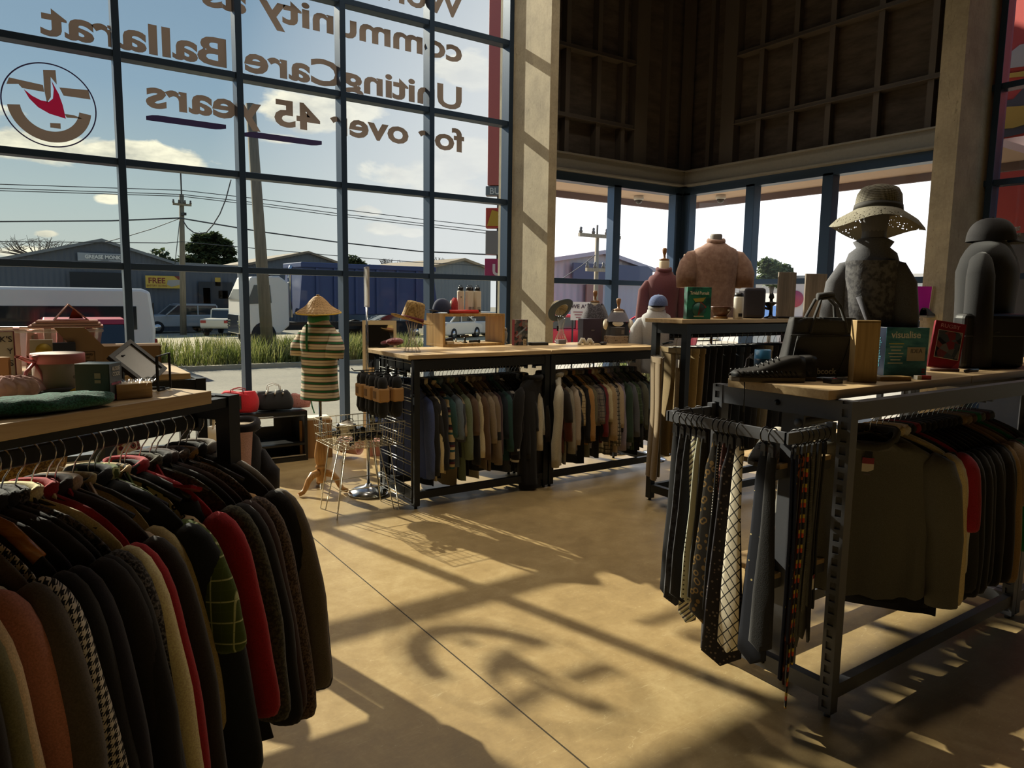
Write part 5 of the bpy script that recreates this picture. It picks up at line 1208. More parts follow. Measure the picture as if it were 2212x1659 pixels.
b_ = bag('cloth_pouch', 'pink floral cloth pouch with a green tie on the low cabinet', (2.16, 6.70, .475), R(-15), .17, .08, .13, spots('c98f8c', 'a86a66', 90, .3, 1), None, None, 8)
MB().tube([(.06, 0, .12), (.1, -.02, .1), (.11, -.03, .02), (.13, -.04, -.05)], .006, 6).build('ribbon', flat('2c7a55', .6), b_)
bag('handbag', 'white shoulder bag with a looped handle beyond the coat rack', (1.26, 5.9, .0), R(-20), .22, .12, .5, flat('d8d0c4', .6), .12, flat('b7a68c', .6), 9)
def carton(label, loc, rz, w, d_, h, c_='9c7447', flaps=True, kind='cardboard_box'):
    o = thing(kind, label, 'box', loc, rz); K = flat(c_, .85, 0, .12, 6); t_ = .005
    MB().box(-w / 2, w / 2, -d_ / 2, -d_ / 2 + t_, 0, h).box(-w / 2, w / 2, d_ / 2 - t_, d_ / 2, 0, h).box(-w / 2, -w / 2 + t_, -d_ / 2, d_ / 2, 0, h).box(w / 2 - t_, w / 2, -d_ / 2, d_ / 2, 0, h).box(-w / 2, w / 2, -d_ / 2, d_ / 2, 0, t_).build('carton_body', K, o)
    if flaps:
        for s in (-1, 1):
            MB().box(0, d_ * .45, -w / 2 + .01, w / 2 - .01, 0, t_).build('flap', K, o, (0, s * d_ / 2, h), rot=(0, R(-20 if s < 0 else -40), s * PI / 2))
    else: MB().box(-w / 2, w / 2, -d_ / 2, d_ / 2, h, h + t_).build('lid', K, o)
    return o
carton('brown cardboard box on the floor beside the low cabinet', (2.30, 6.68, 0), R(-16), .30, .2, .36, flaps=False)
tag(MB().box(-.12, .12, -.09, .09, 0, .02).build('paper_pad', flat('e6dfca', .8), None, (2.30, 6.68, .367), R(-10)), 'cream paper pad lying on the brown floor box', 'paper')
o = thing('rolled_towel', 'rolled pink towel standing on the floor behind the basket legs', 'towel', (2.56, 6.45, .1), R(30))
pts = [((.012 + .0105 * a) * math.cos(a), (.012 + .0105 * a) * math.sin(a)) for a in [k_ * .35 for k_ in range(27)]]
m = MB(); n_ = len(pts); m.add([(x * 1.0, -.1, z) for x, z in pts] + [(x, .1, z) for x, z in pts], [(i, i + 1, n_ + i + 1, n_ + i) for i in range(n_ - 1)], True); m.build('roll', cloth('cf9a8c'), o, solid=.008)
carton('dusky pink box on the floor under the wire basket', (2.86, 6.42, 0), R(-25), .24, .16, .14, 'b0786a', False)

# ------------------------------------------------------------------ on the shirt rack
ZB = 1.13
def wire_head(label, loc, h):
    o = thing('hat_stand', label, 'hat stand', loc); m = MB()
    for k_ in range(12):
        a = 2 * PI * k_ / 12; m.tube([(.065 * math.cos(a), .065 * math.sin(a), 0), (.03 * math.cos(a), .03 * math.sin(a), h * .3), (.02 * math.cos(a), .02 * math.sin(a), h * .5), (.035 * math.cos(a), .035 * math.sin(a), h * .8), (.05 * math.cos(a), .05 * math.sin(a), h * .98)], .0016, 5)
    m.build('wire_frame', flat('d6d2c8', .25, .9), o); MB().tube([(.065 * math.cos(a), .065 * math.sin(a), .002) for a in [2 * PI * k_ / 24 for k_ in range(24)]], .002, 5, True).build('base_ring', flat('d6d2c8', .25, .9), o); return o
def fedora(label, loc, rot, brim, crown_r, h, mat, band, bandmat, under=None, droop=.25, pinch=True, name='straw_hat'):
    o = thing(name, label, 'hat', loc, rot=rot)
    def cr(u, v):
        a = 2 * PI * u; P_ = [(1.0, 0), (.98, .25), (.93, .55), (.86, .85), (.78, .97), (.55, 1.0), (.25, .93 if pinch else 1.03), (0, .88 if pinch else 1.05)]
        r_, z = P_[round(v * 7)]; pz_ = 1 - (.12 * (abs(math.sin(a)) ** 2) * (z > .5) if pinch else 0); return (crown_r * 1.12 * r_ * math.cos(a), crown_r * .95 * r_ * math.sin(a) * pz_, h * z)
    MB().grid(36, 8, cr, True).build('crown', mat, o)
    def br(u, v):
        a = 2 * PI * u; r_ = lerp(crown_r, brim, v); return (r_ * 1.1 * math.cos(a), r_ * math.sin(a), droop * .04 * v * math.cos(2 * a) + .012 * v * v)
    MB().grid(44, 6, br, True).build('brim', under or mat, o, solid=.005)
    if band: MB().lathe([(crown_r * 1.005, .002), (crown_r * 1.0, .03), (crown_r * 1.0 - .002, .03)], 36, sx=1.13, sy=.98).build('hat_band', bandmat, o)
    return o
p_ = Vector((atY(890, 700, 4.86).x, 4.86, ZB)); wire_head('wire hat stand carrying the straw fedora on the shirt rack', p_, .24)
fedora('natural straw fedora with a maroon band on a wire stand', p_ + Vector((0, 0, .235)), (R(9), R(10), R(20)), .155, .082, .145, straw('c8a668', '86683a', .08), True, flat('6e2326', .7))
o = thing('knitted_scarf', 'maroon chunky knitted scarf beside the wire hat stand', 'scarf', atZ(862, 746, ZB) + Vector((-.01, .06, .0)), R(30))
MB().grid(24, 10, lambda u, v: (.10 * math.cos(2 * PI * u) * math.sin(PI * v), .06 * math.sin(2 * PI * u) * math.sin(PI * v), .028 - .028 * math.cos(PI * v) + .005 * math.sin(9 * u * 6.28)), True).build('knit', fleck('4a161c', '7a2a32', 160), o)
pc = atZ(957, 750, ZB); pc2 = atZ(1090, 745, ZB); ax = (pc2 - pc); wc = ax.length; rc = math.atan2(ax.y, ax.x); OAKX = wood('9d7a48', 'c9a468', 2, 1)
o = thing('cubby_box', 'open oak cubby box holding small gadgets on the shirt rack', 'box', pc, rc)
H_, D_ = .275, .26
MB().box(0, wc, 0, D_, 0, .022).box(0, wc, 0, D_, H_ - .022, H_).box(0, .022, 0, D_, .022, H_ - .022).box(wc - .022, wc, 0, D_, .022, H_ - .022).build('carcass', OAKX, o, bevel=.001)
CUB = Matrix.Translation(pc) @ Matrix.Rotation(rc, 4, 'Z')
def incub(x, y, z): return CUB @ Vector((x, y, z))
o = thing('electric_shaver', 'black folded gadget lying in the cubby box', 'gadget', incub(.09, .09, .024), rc)
MB().prism([(-.06, 0), (.06, 0), (.065, .02), (.055, .05), (.02, .045), (-.06, .03)], -.02, .02, Matrix.Rotation(PI / 2, 4, 'X')).build('case', DHANG, o, bevel=.006); MB().cbox((.0, -.021, .02), (.06, .002, .01)).build('grip_line', RKG, o)
o = thing('corkscrew', 'chrome corkscrew in the middle of the cubby box', 'corkscrew', incub(.22, .06, .034), rc + .1)
MB().tube([(-.05, 0, 0), (-.02, 0, 0), (.0, .008, .004), (.015, -.008, -.004), (.03, .008, .004), (.045, 0, 0)], .004, 6).build('screw', CHROMEP, o); MB().tube([(-.055, 0, -.0), (-.055, 0, .03)], .006, 8).build('handle', flat('d8cfb8', .5), o)
o = thing('hand_pump', 'black T handled pump in the cubby box', 'pump', incub(.29, .10, .024), rc)
MB().tube([(0, 0, 0), (0, 0, .05)], .008, 10).build('stem', DHANG, o); MB().tube([(-.045, 0, .055), (.035, 0, .06)], .009, 10).build('grip', DHANG, o); MB().lathe([(.02, 0), (.02, .006), (.008, .01)], 14).build('foot', DHANG, o)
o = thing('torch', 'short black torch at the far end of the cubby box', 'torch', incub(.36, .05, .036), rc + .05)
MB().tube([(-.06, 0, 0), (.03, 0, 0)], .01, 12).build('barrel', DHANG, o); MB().tube([(.03, 0, 0), (.05, 0, 0)], [.011, .014], 12).build('head', DHANG, o)
tag(MB().cbox((0, 0, .012), (.07, .05, .022)).build('card_box', flat('c9b79a', .7), None, incub(.08, .03, .023), rc), 'small pale card box under the black gadget in the cubby', 'box')
# on top of the cubby
BOT = flat('e6dfd2', .35, 0, .02)
for k_ in range(4):
    px = [1025, 1041, 1056, 1075][k_]; y = [.14, .09, .13, .1][k_]
    o = thing('water_bottle', f"white square shouldered bottle, {['leftmost of the four on the cubby', 'second of the four on the cubby', 'third of the four on the cubby', 'labelled one at the pier end on the cubby'][k_]}", 'bottle', incub(.27 + .05 * k_, y, H_), rc)
    MB().prism([(-.026, -.022), (.026, -.022), (.03, 0), (.026, .022), (-.026, .022), (-.03, 0)], 0, .195).build('bottle_body', BOT, o, bevel=.008)
    MB().lathe([(.022, .195), (.024, .2), (.024, .22), (.012, .226), (0, .227)], 16).build('cap', DHANG, o)
    MB().tube([(-.012, 0, .22), (-.012, 0, .238), (.012, 0, .238), (.012, 0, .22)], .003, 6).build('carry_loop', DHANG, o)
    MB().cbox((-.01 if k_ == 0 else 0, -.0235, .14 if k_ == 0 else .035), (.014, .002, .014) if k_ == 0 else (.03, .002, .045)).build('label', flat('9a958c' if k_ < 3 else 'b8b0a4', .6), o)
    if k_ == 3: MB().cbox((0, -.0245, .024), (.03, .002, .02)).build('dark_mark', DHANG, o)
o = thing('fabric_roll', 'slim red roll lying on top of the cubby box', 'roll', incub(.24, .03, H_ + .017), rc - .03)
MB().tube([(-.15, 0, 0), (.13, 0, 0)], .016, 16).build('roll', flat('c8352f', .5), o); MB().lathe([(.010, 0), (.0165, .001)], 16, T(.1305, 0, 0, ry=PI / 2)).build('rolled_end', flat('8c1f1c', .6), o)
o = thing('cap', 'navy peaked cap crumpled on the cubby box', 'cap', incub(.06, .11, H_), rc)
MB().grid(24, 9, lambda u, v: (.085 * math.cos(2 * PI * u) * math.sin(PI * v * .5) ** .7 * 1.05, .07 * math.sin(2 * PI * u) * math.sin(PI * v * .5) ** .7, .115 * math.cos(PI * v * .5) + .01 * math.sin(4 * PI * u) * v + .01), True).build('crown', cloth('232b44'), o)
MB().grid(14, 4, lambda u, v: ((-.02 - .12 * v) * 1.0, lerp(-.06, .06, u), .015 + .02 * v - .02 * math.sin(PI * u) * v * .3), False).build('peak', cloth('232b44'), o, solid=.004)
o = thing('beanie', 'red knitted beanie leaning on the navy cap', 'beanie', incub(.155, .10, H_), rc, rot=(0, R(14), rc))
MB().grid(24, 9, lambda u, v: (.045 * math.cos(2 * PI * u) * (math.sin(PI * (.06 + .94 * v) * .5) ** .5), .05 * math.sin(2 * PI * u) * (math.sin(PI * (.06 + .94 * v) * .5) ** .5), .135 * (1 - v) + .004 * math.sin(20 * u)), True).build('knit', fleck('8e1c24', 'b02c30', 180), o)
MB().cbox((-.047, -.02, .07), (.006, .02, .06)).build('white_label', flat('ded6cc', .7), o)
# boxes and small things along the rest of the board
def gbox(kind, label, px, py, w, d_, h, rz, mat, cat='box', z=ZB, dy=0.0):
    p_ = atZ(px, py, z); o = thing(kind, label, cat, (p_.x, p_.y + d_ / 2 + dy, z), rz); MB().box(-w / 2, w / 2, -d_ / 2, d_ / 2, 0, h).build('carton', mat, o, bevel=.0015); return o
COLL = NT('collage'); _v = COLL.coord(); _vo = COLL.node('TexVoronoi'); _vo.inputs['Scale'].default_value = 34; COLL.link(_v, _vo.inputs['Vector']); _x = COLL.xyz(_vo.outputs['Color'])
COLL = COLL.done(COLL.ramp(_x[0], [(.1, '1d1f24'), (.35, '4b535c'), (.55, '7a2b30'), (.75, '8f8a84'), (.95, '2b3442')]), .4)
o = gbox('game_box', 'photo collage game box with a red spine on the shirt rack', 1127, 746, .125, .06, .225, -.25, COLL, 'game')
MB().box(-.064, -.0625, -.03, .03, 0, .225).build('red_spine', flat('8e2630', .5), o); MB().prism([(-.05, .07), (.045, .15), (.045, .165), (-.05, .085)], 0, .001, T(0, -.0305, 0) @ Matrix.Rotation(PI / 2, 4, 'X')).build('diagonal_strip', flat('8d97a3', .5), o)
MB().cbox((.035, -.032, .03), (.03, .002, .055)).build('price_sticker', flat('cdbb9c', .6), o); put_text('2', .04, flat('6b4a2c', .6), o, (.035, -.034, .016))
o = thing('figurine', 'small grey figurine between the cubby box and the collage game box', 'figurine', atZ(1094, 742, ZB) + Vector((.02, .05, 0)))
MB().lathe([(.02, 0), (.02, .01), (.01, .02), (.018, .05), (.022, .09), (.012, .11), (.008, .115)], 14).build('figure', flat('7f7a72', .5), o); MB().ball((0, 0, .128), .016).build('head', flat('7f7a72', .5), o)
gbox('flat_case', 'flat black case lying beside the collage game box', 1168, 746, .17, .09, .024, -.1, DHANG)
p_ = atZ(1222, 738, ZB); p_ = Vector((p_.x - .02, p_.y + .05, ZB)); wire_head('wire hat stand carrying the tilted cream fedora', p_, .26)
fedora('cream fedora with a dark underside tipped up on its wire stand', p_ + Vector((.0, .0, .30)), tuple(Vector((-.11, .80, .58)).to_track_quat('Z', 'Y').to_euler()), .135, .072, .10, straw('d2c6aa', '9c8d6c', .05), False, None, flat('4a545e', .8))
o = thing('hat_tag', 'dark swing tag dangling from the tipped cream fedora', 'tag', p_ + Vector((-.09, -.06, .13))); MB().cbox((0, 0, 0), (.02, .002, .05)).build('card', DHANG, o); MB().tube([(0, 0, .025), (.01, .01, .07)], .001, 4).build('string', DHANG, o)
gbox('clock_radio', 'small grey clock radio below the tipped fedora', 1215, 743, .085, .05, .038, -.05, flat('6d6b72', .5), 'radio')
o = gbox('record_case', 'dark square record case with a lilac sheen on the shirt rack', 1280, 741, .21, .09, .23, -.12, flat('3a3244', .3, .1, .2, 20), 'case'); MB().box(.1055, .109, -.045, .045, 0, .23).build('brown_side', flat('5d4438', .6), o)
MB().cbox((0, -.047, .12), (.04, .006, .014)).build('catch', CHROMEP, o)
o = thing('zigzag_rack', 'white zigzag holder lying before the record case', 'holder', atZ(1268, 745, ZB) + Vector((0, .02, .0)), .05)
MB().tube([(-.09, 0, .008), (-.07, 0, .012), (-.05, 0, .05), (-.025, 0, .045), (0, 0, .012), (.02, 0, .012), (.04, 0, .045), (.06, 0, .04), (.085, 0, .01), (.1, 0, .01)], .009, 8, flat=2.2).build('bent_strip', flat('d9d4c6', .5), o)
o = thing('computer_mouse', 'dark oval mouse beside the white zigzag holder', 'mouse', atZ(1308, 745, ZB) + Vector((0, .03, 0)), .2); MB().ball((0, 0, .014), (.045, .028, .016)).build('shell', flat('3a383c', .4), o); MB().tube([(-.045, 0, .012), (-.09, -.01, .006), (-.12, .0, .006)], .002, 5).build('cable', DHANG, o)
o = gbox('gift_box', 'flat patterned box under a smaller dark box on the shirt rack', 1340, 742, .2, .12, .07, -.08, spots('9a8a78', '5f4f48', 50, .3, 1), 'box')
q_ = atZ(1340, 742, ZB); o = thing('tea_box', 'small dark box stacked on the flat patterned box', 'box', (q_.x + .025, q_.y + .07, ZB + .07), -.1); MB().box(-.055, .055, -.04, .04, 0, .08).build('carton', flat('46423f', .6), o, bevel=.002); MB().cbox((.03, -.041, .035), (.03, .002, .04)).build('label', flat('77706a', .6), o)
tag(MB().box(-.03, .03, -.01, .01, 0, .07).build('playing_card_box', flat('3c4a44', .6), None, (q_.x + .135, q_.y + .05, ZB), -.1), 'thin green box standing at the end of the shirt rack board', 'box')

# ------------------------------------------------------------------ busts by the corner windows
def P3(px, d_): v = atR(px, 640, d_); return Vector((v.x, v.y, 0))
DK = cloth('2b2a31')
b1 = torso('mannequin', 'bust wrapped in a dark fringed scarf before the corner window', P3(1286, 7.45), R(-44), .95, 1.41, .14, .12, cloth('3d3b44'), .0, .05, .10, False, SKIN, True, True, seed=11)
MB().grid(36, 8, lambda u, v: ((.075 + .075 * v) * math.cos(2 * PI * u), (.07 + .07 * v) * math.sin(2 * PI * u) - .01, 1.49 - .16 * v ** 1.5 + .012 * math.sin(5 * 2 * PI * u)), True).build('scarf', fleck('2a282e', '55525c', 120), b1)
b2 = torso('mannequin', 'small white bust in a black vest with a grey hood', P3(1337, 7.25), R(-43), .92, 1.335, .118, .10, cloth('232227'), .0, .05, .10, False, flat('e0d3bf', .6), True, True, seed=12)
MB().grid(28, 6, lambda u, v: ((.06 + .06 * v) * math.cos(2 * PI * u), (.06 + .05 * v) * math.sin(2 * PI * u), 1.415 - .09 * v + .03 * (math.sin(2 * PI * u) > 0) * (1 - v)), True).build('hood', cloth('57545c'), b2)
MB().ball((0, -.093, 1.31), (.055, .015, .03)).build('chest', flat('e0d3bf', .6), b2)
for s in (-1, 1): MB().ball((s * .118, 0, 1.295), (.033, .05, .055)).build('shoulder', flat('e0d3bf', .6), b2)
put_text('RIDE ON', .04, flat('c9c4c0', .7), b2, (0, -.098, 1.24), bold=.001) if 0 else None
for k_ in range(3): MB().cbox((0, -.104, 1.22 - .03 * k_), (.10 - .02 * k_, .006, .014)).build('print_line', flat('a39fa2', .7), b2)
b3 = torso('mannequin', 'maroon long sleeved top on a dress form beside the corner post', P3(1432, 7.3), R(-38), 1.22, 1.80, .16, .12, cloth('5a3338'), .72, .05, .13, None, SKIN, True, True, seed=13, out=.05)
b4 = torso('mannequin', 'black and white floral top on a pale dress form behind the patterned shirt', P3(1478, 7.4), R(-50), 1.2, 1.72, .15, .12, spots('2c2a30', 'a9a3a3', 30, .35, 1, True), .28, .05, .16, False, flat('e4dccb', .5), True, True, seed=14)
b5 = torso('mannequin', 'faded short sleeved patterned shirt on a headless torso by the side window', P3(1541, 6.6), R(-35), 1.26, 2.02, .205, .14, fleck('8d6c60', 'a58576', 22, .35, .65), .30, .075, .10, None, flat('7c7672', .6), False, True, seed=15, out=.045)
b6 = torso('mannequin', 'pale grey button shirt on a torso at the end of the trouser rack', (5.02, 4.9, 0), R(-42), .85, 1.43, .15, .12, cloth('98989a'), .55, .06, .06, None, SKIN, False, True, seed=16, out=.04)
# denim cap on the grey shirt torso
def cap(label, loc, rz, mat, r_=.095, peak=True, mesh_=None):
    o = thing('cap', label, 'cap', loc, rz)
    MB().grid(30, 9, lambda u, v: (r_ * math.cos(2 * PI * u) * math.sin(PI * v / 2) ** .75, r_ * 1.1 * math.sin(2 * PI * u) * math.sin(PI * v / 2) ** .75, r_ * 1.15 * math.cos(PI * v / 2) ** .9 if v < 1 else 0), True).build('crown', mat, o)
    MB().grid(16, 5, lambda u, v: ((r_ * (1 - .08 * v)) * math.cos(PI * (1.12 + .76 * u)), r_ * 1.1 * math.sin(PI * (1.12 + .76 * u)) - .07 * v * math.sin(PI * u), -.012 * v + .006), False).build('peak', mat, o, solid=.004)
    MB().lathe([(.008, r_ * 1.14), (.007, r_ * 1.14 + .006), (0, r_ * 1.14 + .008)], 10).build('top_button', mat, o); return o
cap('blue denim cap sitting on the pale grey shirt torso', (5.03, 4.89, 1.49), R(150), fleck('3c4c78', '5a6c98', 200), .09)
# ------------------------------------------------------------------ on the trouser rack
ZM = MH + .034
def onM(px, py, dy=.0): v = atZ(px, py, ZM); return v
def atMY(px, y): v = atY(px, 690, y); return Vector((v.x, y, ZM))
o = thing('game_box', 'green quiz game box with script title at the end of the trouser rack', 'game', atMY(1505, 3.66), R(-24))
GRN = fleck('0f4a44', '1f7a63', 12); MB().box(-.095, .095, -.03, .03, 0, .235).build('carton', GRN, o, bevel=.002)
put_text('Trivial Pursuit', .034, flat('e2dcc6', .6), o, (0, -.032, .18), bold=.0008, sx=.78); MB().prism([(-.05, .15), (.05, .16), (.03, .13), (-.03, .125)], 0, .001, T(0, -.0305, 0) @ Matrix.Rotation(PI / 2, 4, 'X')).build('gold_ribbon', flat('b0a04a', .5), o)
MB().prism([(-.01, .02), (.06, .09), (.01, .13)], 0, .001, T(0, -.0305, 0) @ Matrix.Rotation(PI / 2, 4, 'X')).build('red_wedge', flat('9a3a34', .5), o); MB().lathe([(0, 0), (.05, 0), (.05, .001)], 24, T(0, -.0305, .07, rx=PI / 2)).build('green_disc', flat('175c50', .5), o)
MB().cbox((0, -.0315, .02), (.08, .002, .008)).build('small_print', flat('b9b48c', .6), o)
o = thing('wooden_bowl', 'dark wooden bowl raised on a ring foot beside the green game box', 'bowl', atMY(1556, 3.72))
MB().lathe([(.045, .015), (.07, .05), (.085, .085), (.087, .092), (.08, .09), (.06, .055), (0, .03)], 28).build('bowl', wood('3a1f16', '5d3526', 0, 1, .3), o); MB().lathe([(.055, 0), (.055, .018), (.03, .02)], 24).build('foot', wood('8a6238', 'a67c4a', 0, 1), o); MB().cbox((-.01, -.083, .065), (.02, .003, .012)).build('sticker', flat('d5ccc0', .6), o)
def mbottle(label, px, y, h=.2):
    o = thing('water_bottle', label, 'bottle', atMY(px, y), -.5); MB().lathe([(.036, 0), (.038, .005), (.038, h * .86), (.034, h * .9)], 20).build('bottle_body', BOT, o); MB().lathe([(.034, h * .9), (.036, h * .92), (.034, h * 1.02), (.02, h * 1.06), (0, h * 1.06)], 16).build('cap', DHANG, o)
    MB().cbox((0, -.039, .03), (.03, .003, .025)).build('dark_mark', DHANG, o); return o
mbottle('single white bottle in front of the dark cooler on the trouser rack', 1594, 3.62, .19)
mbottle('white bottle nearer the hat mannequin of two on the trouser rack', 1939, 3.66, .24); mbottle('white bottle next to the magenta folder of two on the trouser rack', 1962, 3.70, .24)
o = thing('cooler_bag', 'dark rounded cooler with a folding handle on the trouser rack', 'cooler', atMY(1622, 3.74), -.45)
MB().box(-.095, .095, -.06, .06, 0, .245).build('cooler_body', flat('39363f', .5), o, bevel=.025, seg=3); MB().tube([(.095, 0, .14), (.15, 0, .09), (.15, 0, .075), (.095, 0, .09)], .01, 8).build('handle', DHANG, o)
o = thing('candle_holder', 'black turned candlestick with a drip tray on the trouser rack', 'candlestick', atMY(1664, 3.66))
MB().lathe([(.055, 0), (.05, .01), (.018, .02), (.012, .05), (.014, .1), (.045, .125), (.045, .13), (.014, .135), (.01, .15)], 20).build('stick', DHANG, o); MB().lathe([(.01, .15), (.022, .17), (.016, .195), (.004, .215), (0, .217)], 16).build('flame_knob', DHANG, o)
for px, lab in ((1695, 'weathered upright plank nearest the candlestick on the trouser rack'), (1757, 'wider weathered upright plank beside the hat mannequin')):
    o = MB().box(-.078 if px < 1700 else -.098, .078 if px < 1700 else .098, -.012, .012, 0, .385).build('timber_plank', wood('6d655e', '958a80', 2, 1, .9), None, atMY(px, 3.78), -.5, bevel=.002); tag(o, lab, 'plank')
tag(MB().box(-.11, .11, -.05, .05, 0, .016).build('tray', DHANG, None, atMY(1700, 3.64), -.4, bevel=.004), 'flat black tray before the weathered planks', 'tray')
o = thing('card_folder', 'bright magenta folder standing open on the trouser rack', 'folder', atMY(1992, 3.66), -.75)
MB().box(-.075, .075, -.002, .002, 0, .31).build('cover', flat('d026b8', .5, 0, .05), o, rot=(R(-5), 0, 0)); MB().box(-.075, .075, 0, .004, 0, .31).build('back_cover', flat('c9bfae', .7), o, (.12, .04, 0), rot=(R(4), 0, R(30)))
o = thing('photo_stand', 'small dark photo of a seated figure on the trouser rack', 'photo', atMY(2030, 3.7), -.7); MB().box(-.04, .04, -.003, .003, 0, .21).build('print', flat('54545c', .5), o, rot=(R(-8), 0, 0)); MB().ball((0, -.002, .14), (.018, .006, .022)).build('pictured_head', flat('b09a8c', .6), o)
def shoe(label, loc, rz, mat, sole, L=.28, laces=None, name='shoe', group=None, woven=False, lining=None):
    o = thing(name, label, 'shoe', loc, rz, group); h = L * .33
    prof = [(0, .30, .34, .95), (.08, .34, .40, 1.0), (.2, .36, .42, .98), (.34, .37, .44, .86), (.5, .36, .47, .66), (.65, .38, .49, .5), (.8, .36, .47, .42), (.92, .28, .40, .36), (1.0, .08, .14, .22)]
    def fn(u, v):
        x, w0_, w1, hz = prof[round(v * 8)]; a = PI * u; wv = .5 * L * .36 * (w1 / .49)
        return ((x - .5) * L, wv * spow(math.cos(a), .7), .018 + (hz * h - .01) * math.sin(a) ** .8)
    MB().grid(17, 9, fn).build('upper', mat, o, solid=.004)
    MB().prism([((p - .5) * L, s * .5 * L * .38 * (w / .49)) for s in (-1, 1) for p, _, w, _ in (prof if s < 0 else prof[::-1])], 0, .02).build('sole', sole, o, bevel=.004)
    MB().ball(((.14 - .5) * L, 0, h * .93), (L * .14, L * .085, .012)).build('opening', lining or DHANG, o)
    m = MB()
    for k_ in range(5): x = (.36 + .07 * k_ - .5) * L; z = (.84 - .085 * k_) * h + .012; m.tube([(x, -.025, z - .006), (x, 0, z + .006), (x, .025, z - .006)], .003, 5)
    m.build('laces', laces or DHANG, o)
    if woven:
        for s in (-1, 1):
            mm = MB()
            for k_ in range(14): x = (.06 + .065 * k_ - .5) * L; wv = .5 * L * .37 * (prof[min(8, round((.06 + .065 * k_) * 8))][2] / .49); mm.tube([(x - .008, s * (wv + .002), .02), (x + .006, s * (wv + .004), .034), (x + .012, s * wv * .95, .044)], .0035, 5)
            mm.build('woven_edge', mat, o)
    return o
shoe('grey laced shoe nearest the magenta folder on the trouser rack', atMY(1997, 3.60) + Vector((.05, 0, 0)), R(10), flat('3d3b40', .7), flat('8c877e', .7), .27)
shoe('grey laced shoe at the far end of the trouser rack', atMY(2042, 3.72) + Vector((.05, 0, 0)), R(16), flat('45434a', .7), flat('8c877e', .7), .27)
o = thing('umbrella', 'folded black umbrella lying by the pale bottles', 'umbrella', atMY(1945, 3.585) + Vector((.03, .0, .022)), .05); MB().tube([(-.13, 0, 0), (.1, 0, 0)], [.02, .016], 10).build('canopy', DHANG, o); MB().tube([(.1, 0, 0), (.14, 0, 0)], .012, 8).build('handle', RKG, o)

# ------------------------------------------------------------------ on the front rack
ZF = FH + .035
def onF(px, py): v = atZ(px, py, ZF); return v
v_ = onF(1670, 826); shoe('black woven edged lace up shoe at the corner of the front rack', (v_.x + .015, v_.y + .045, ZF), R(147), flat('1c1b1a', .5), flat('6d6252', .7), .285, woven=True)
shoe('second black lace up shoe behind the first on the front rack', (v_.x + .115, v_.y + .06, ZF), R(140), flat('1c1b1a', .5), flat('57503f', .7), .28, woven=True)
o = thing('shoelace', 'loose black shoelace trailing over the rack edge', 'shoelace', (0, 0, 0)); a_ = onF(1610, 800)
MB().tube([a_ + Vector((.1, .04, .07)), a_ + Vector((.03, .02, .05)), Vector((2.355, 1.81, ZF + .02)), Vector((2.335, 1.79, ZF - .03)), Vector((2.33, 1.785, ZF - .12))], .0022, 6).build('cord', DHANG, o)
v_ = onF(1700, 812); o = thing('mug', 'blue mug standing behind the black shoes', 'mug', (v_.x + .10, v_.y + .20, ZF), 0)
MB().lathe([(.034, 0), (.036, .004), (.036, .095), (.033, .095), (.032, .01), (0, .008)], 28).build('cup', flat('2d6f9a', .35), o); MB().lathe([(.0365, .02), (.0368, .03), (.0365, .055)], 28).build('dark_scene', flat('23415a', .4), o)
MB().tube([(.034, .0, .075), (.06, .01, .07), (.06, .01, .035), (.034, 0, .025)], .005, 8).build('handle', flat('2d6f9a', .35), o)
# briefcase style bag
v_ = onF(1770, 822); o = thing('carry_bag', 'charcoal carry bag with twin padded handles on the front rack', 'bag', (v_.x + .086, v_.y + .085, ZF), R(-28))
BG = cloth('3b3b3d', weave=500)
def bg(u, v):
    a = 2 * PI * u; k_ = 1 - .13 * v; cap_ = 1 if v < .93 else max(0.02, 1 - (v - .93) / .07); cap_ = .02 if v == 0 else cap_
    return (.158 * spow(math.cos(a), .35) * k_ * (cap_ if v > .5 else max(cap_, .02)) + .028 * v, .06 * spow(math.sin(a), .5) * (1 - .35 * v) * cap_, .245 * min(1, v / .93) + .006 * math.sin(6 * a) * (v > .3))
MB().grid(44, 15, bg, True).build('bag_body', BG, o)
MB().grid(20, 8, lambda u, v: (lerp(-.14, .14, u) * (1 - .1 * v) + .02 * v, -.062 + .012 * v - .006 * math.sin(PI * u), lerp(.01, .175, v))).build('front_pocket', BG, o, solid=.006)
MB().tube([(-.138, -.056, .178), (0, -.062, .18), (.15, -.052, .178)], .003, 6).build('zip', DHANG, o); MB().tube([(.06, -.068, .004), (.10, -.064, .1), (.12, -.058, .17)], .002, 6).build('seam', DHANG, o)
for yy in (-.025, .02):
    MB().tube([(-.05, yy * 2.0, .19), (-.03, yy * 1.5, .255), (0, yy, .325), (.05, yy, .335), (.085, yy, .30), (.10, yy * 1.6, .24), (.11, yy * 2, .19)], .009, 8, flat=.6).build('handle', BG, o)
MB().tube([(-.01, -.015, .335), (.055, -.015, .343)], .016, 10).build('handle_wrap', BG, o)
put_text('babcock', .034, flat('cfccc6', .6), o, (.0, -.072, .022), bold=.0006)
o = thing('wallet_box', 'small black box with a red mark at the front of the counter', 'box', onF(1806, 829) + Vector((.01, .02, 0)), R(-12)); MB().box(-.03, .03, -.022, .022, 0, .018).build('carton', DHANG, o, bevel=.002); MB().cbox((.005, -.005, .0185), (.02, .012, .001)).build('red_mark', flat('a02c2c', .5), o)
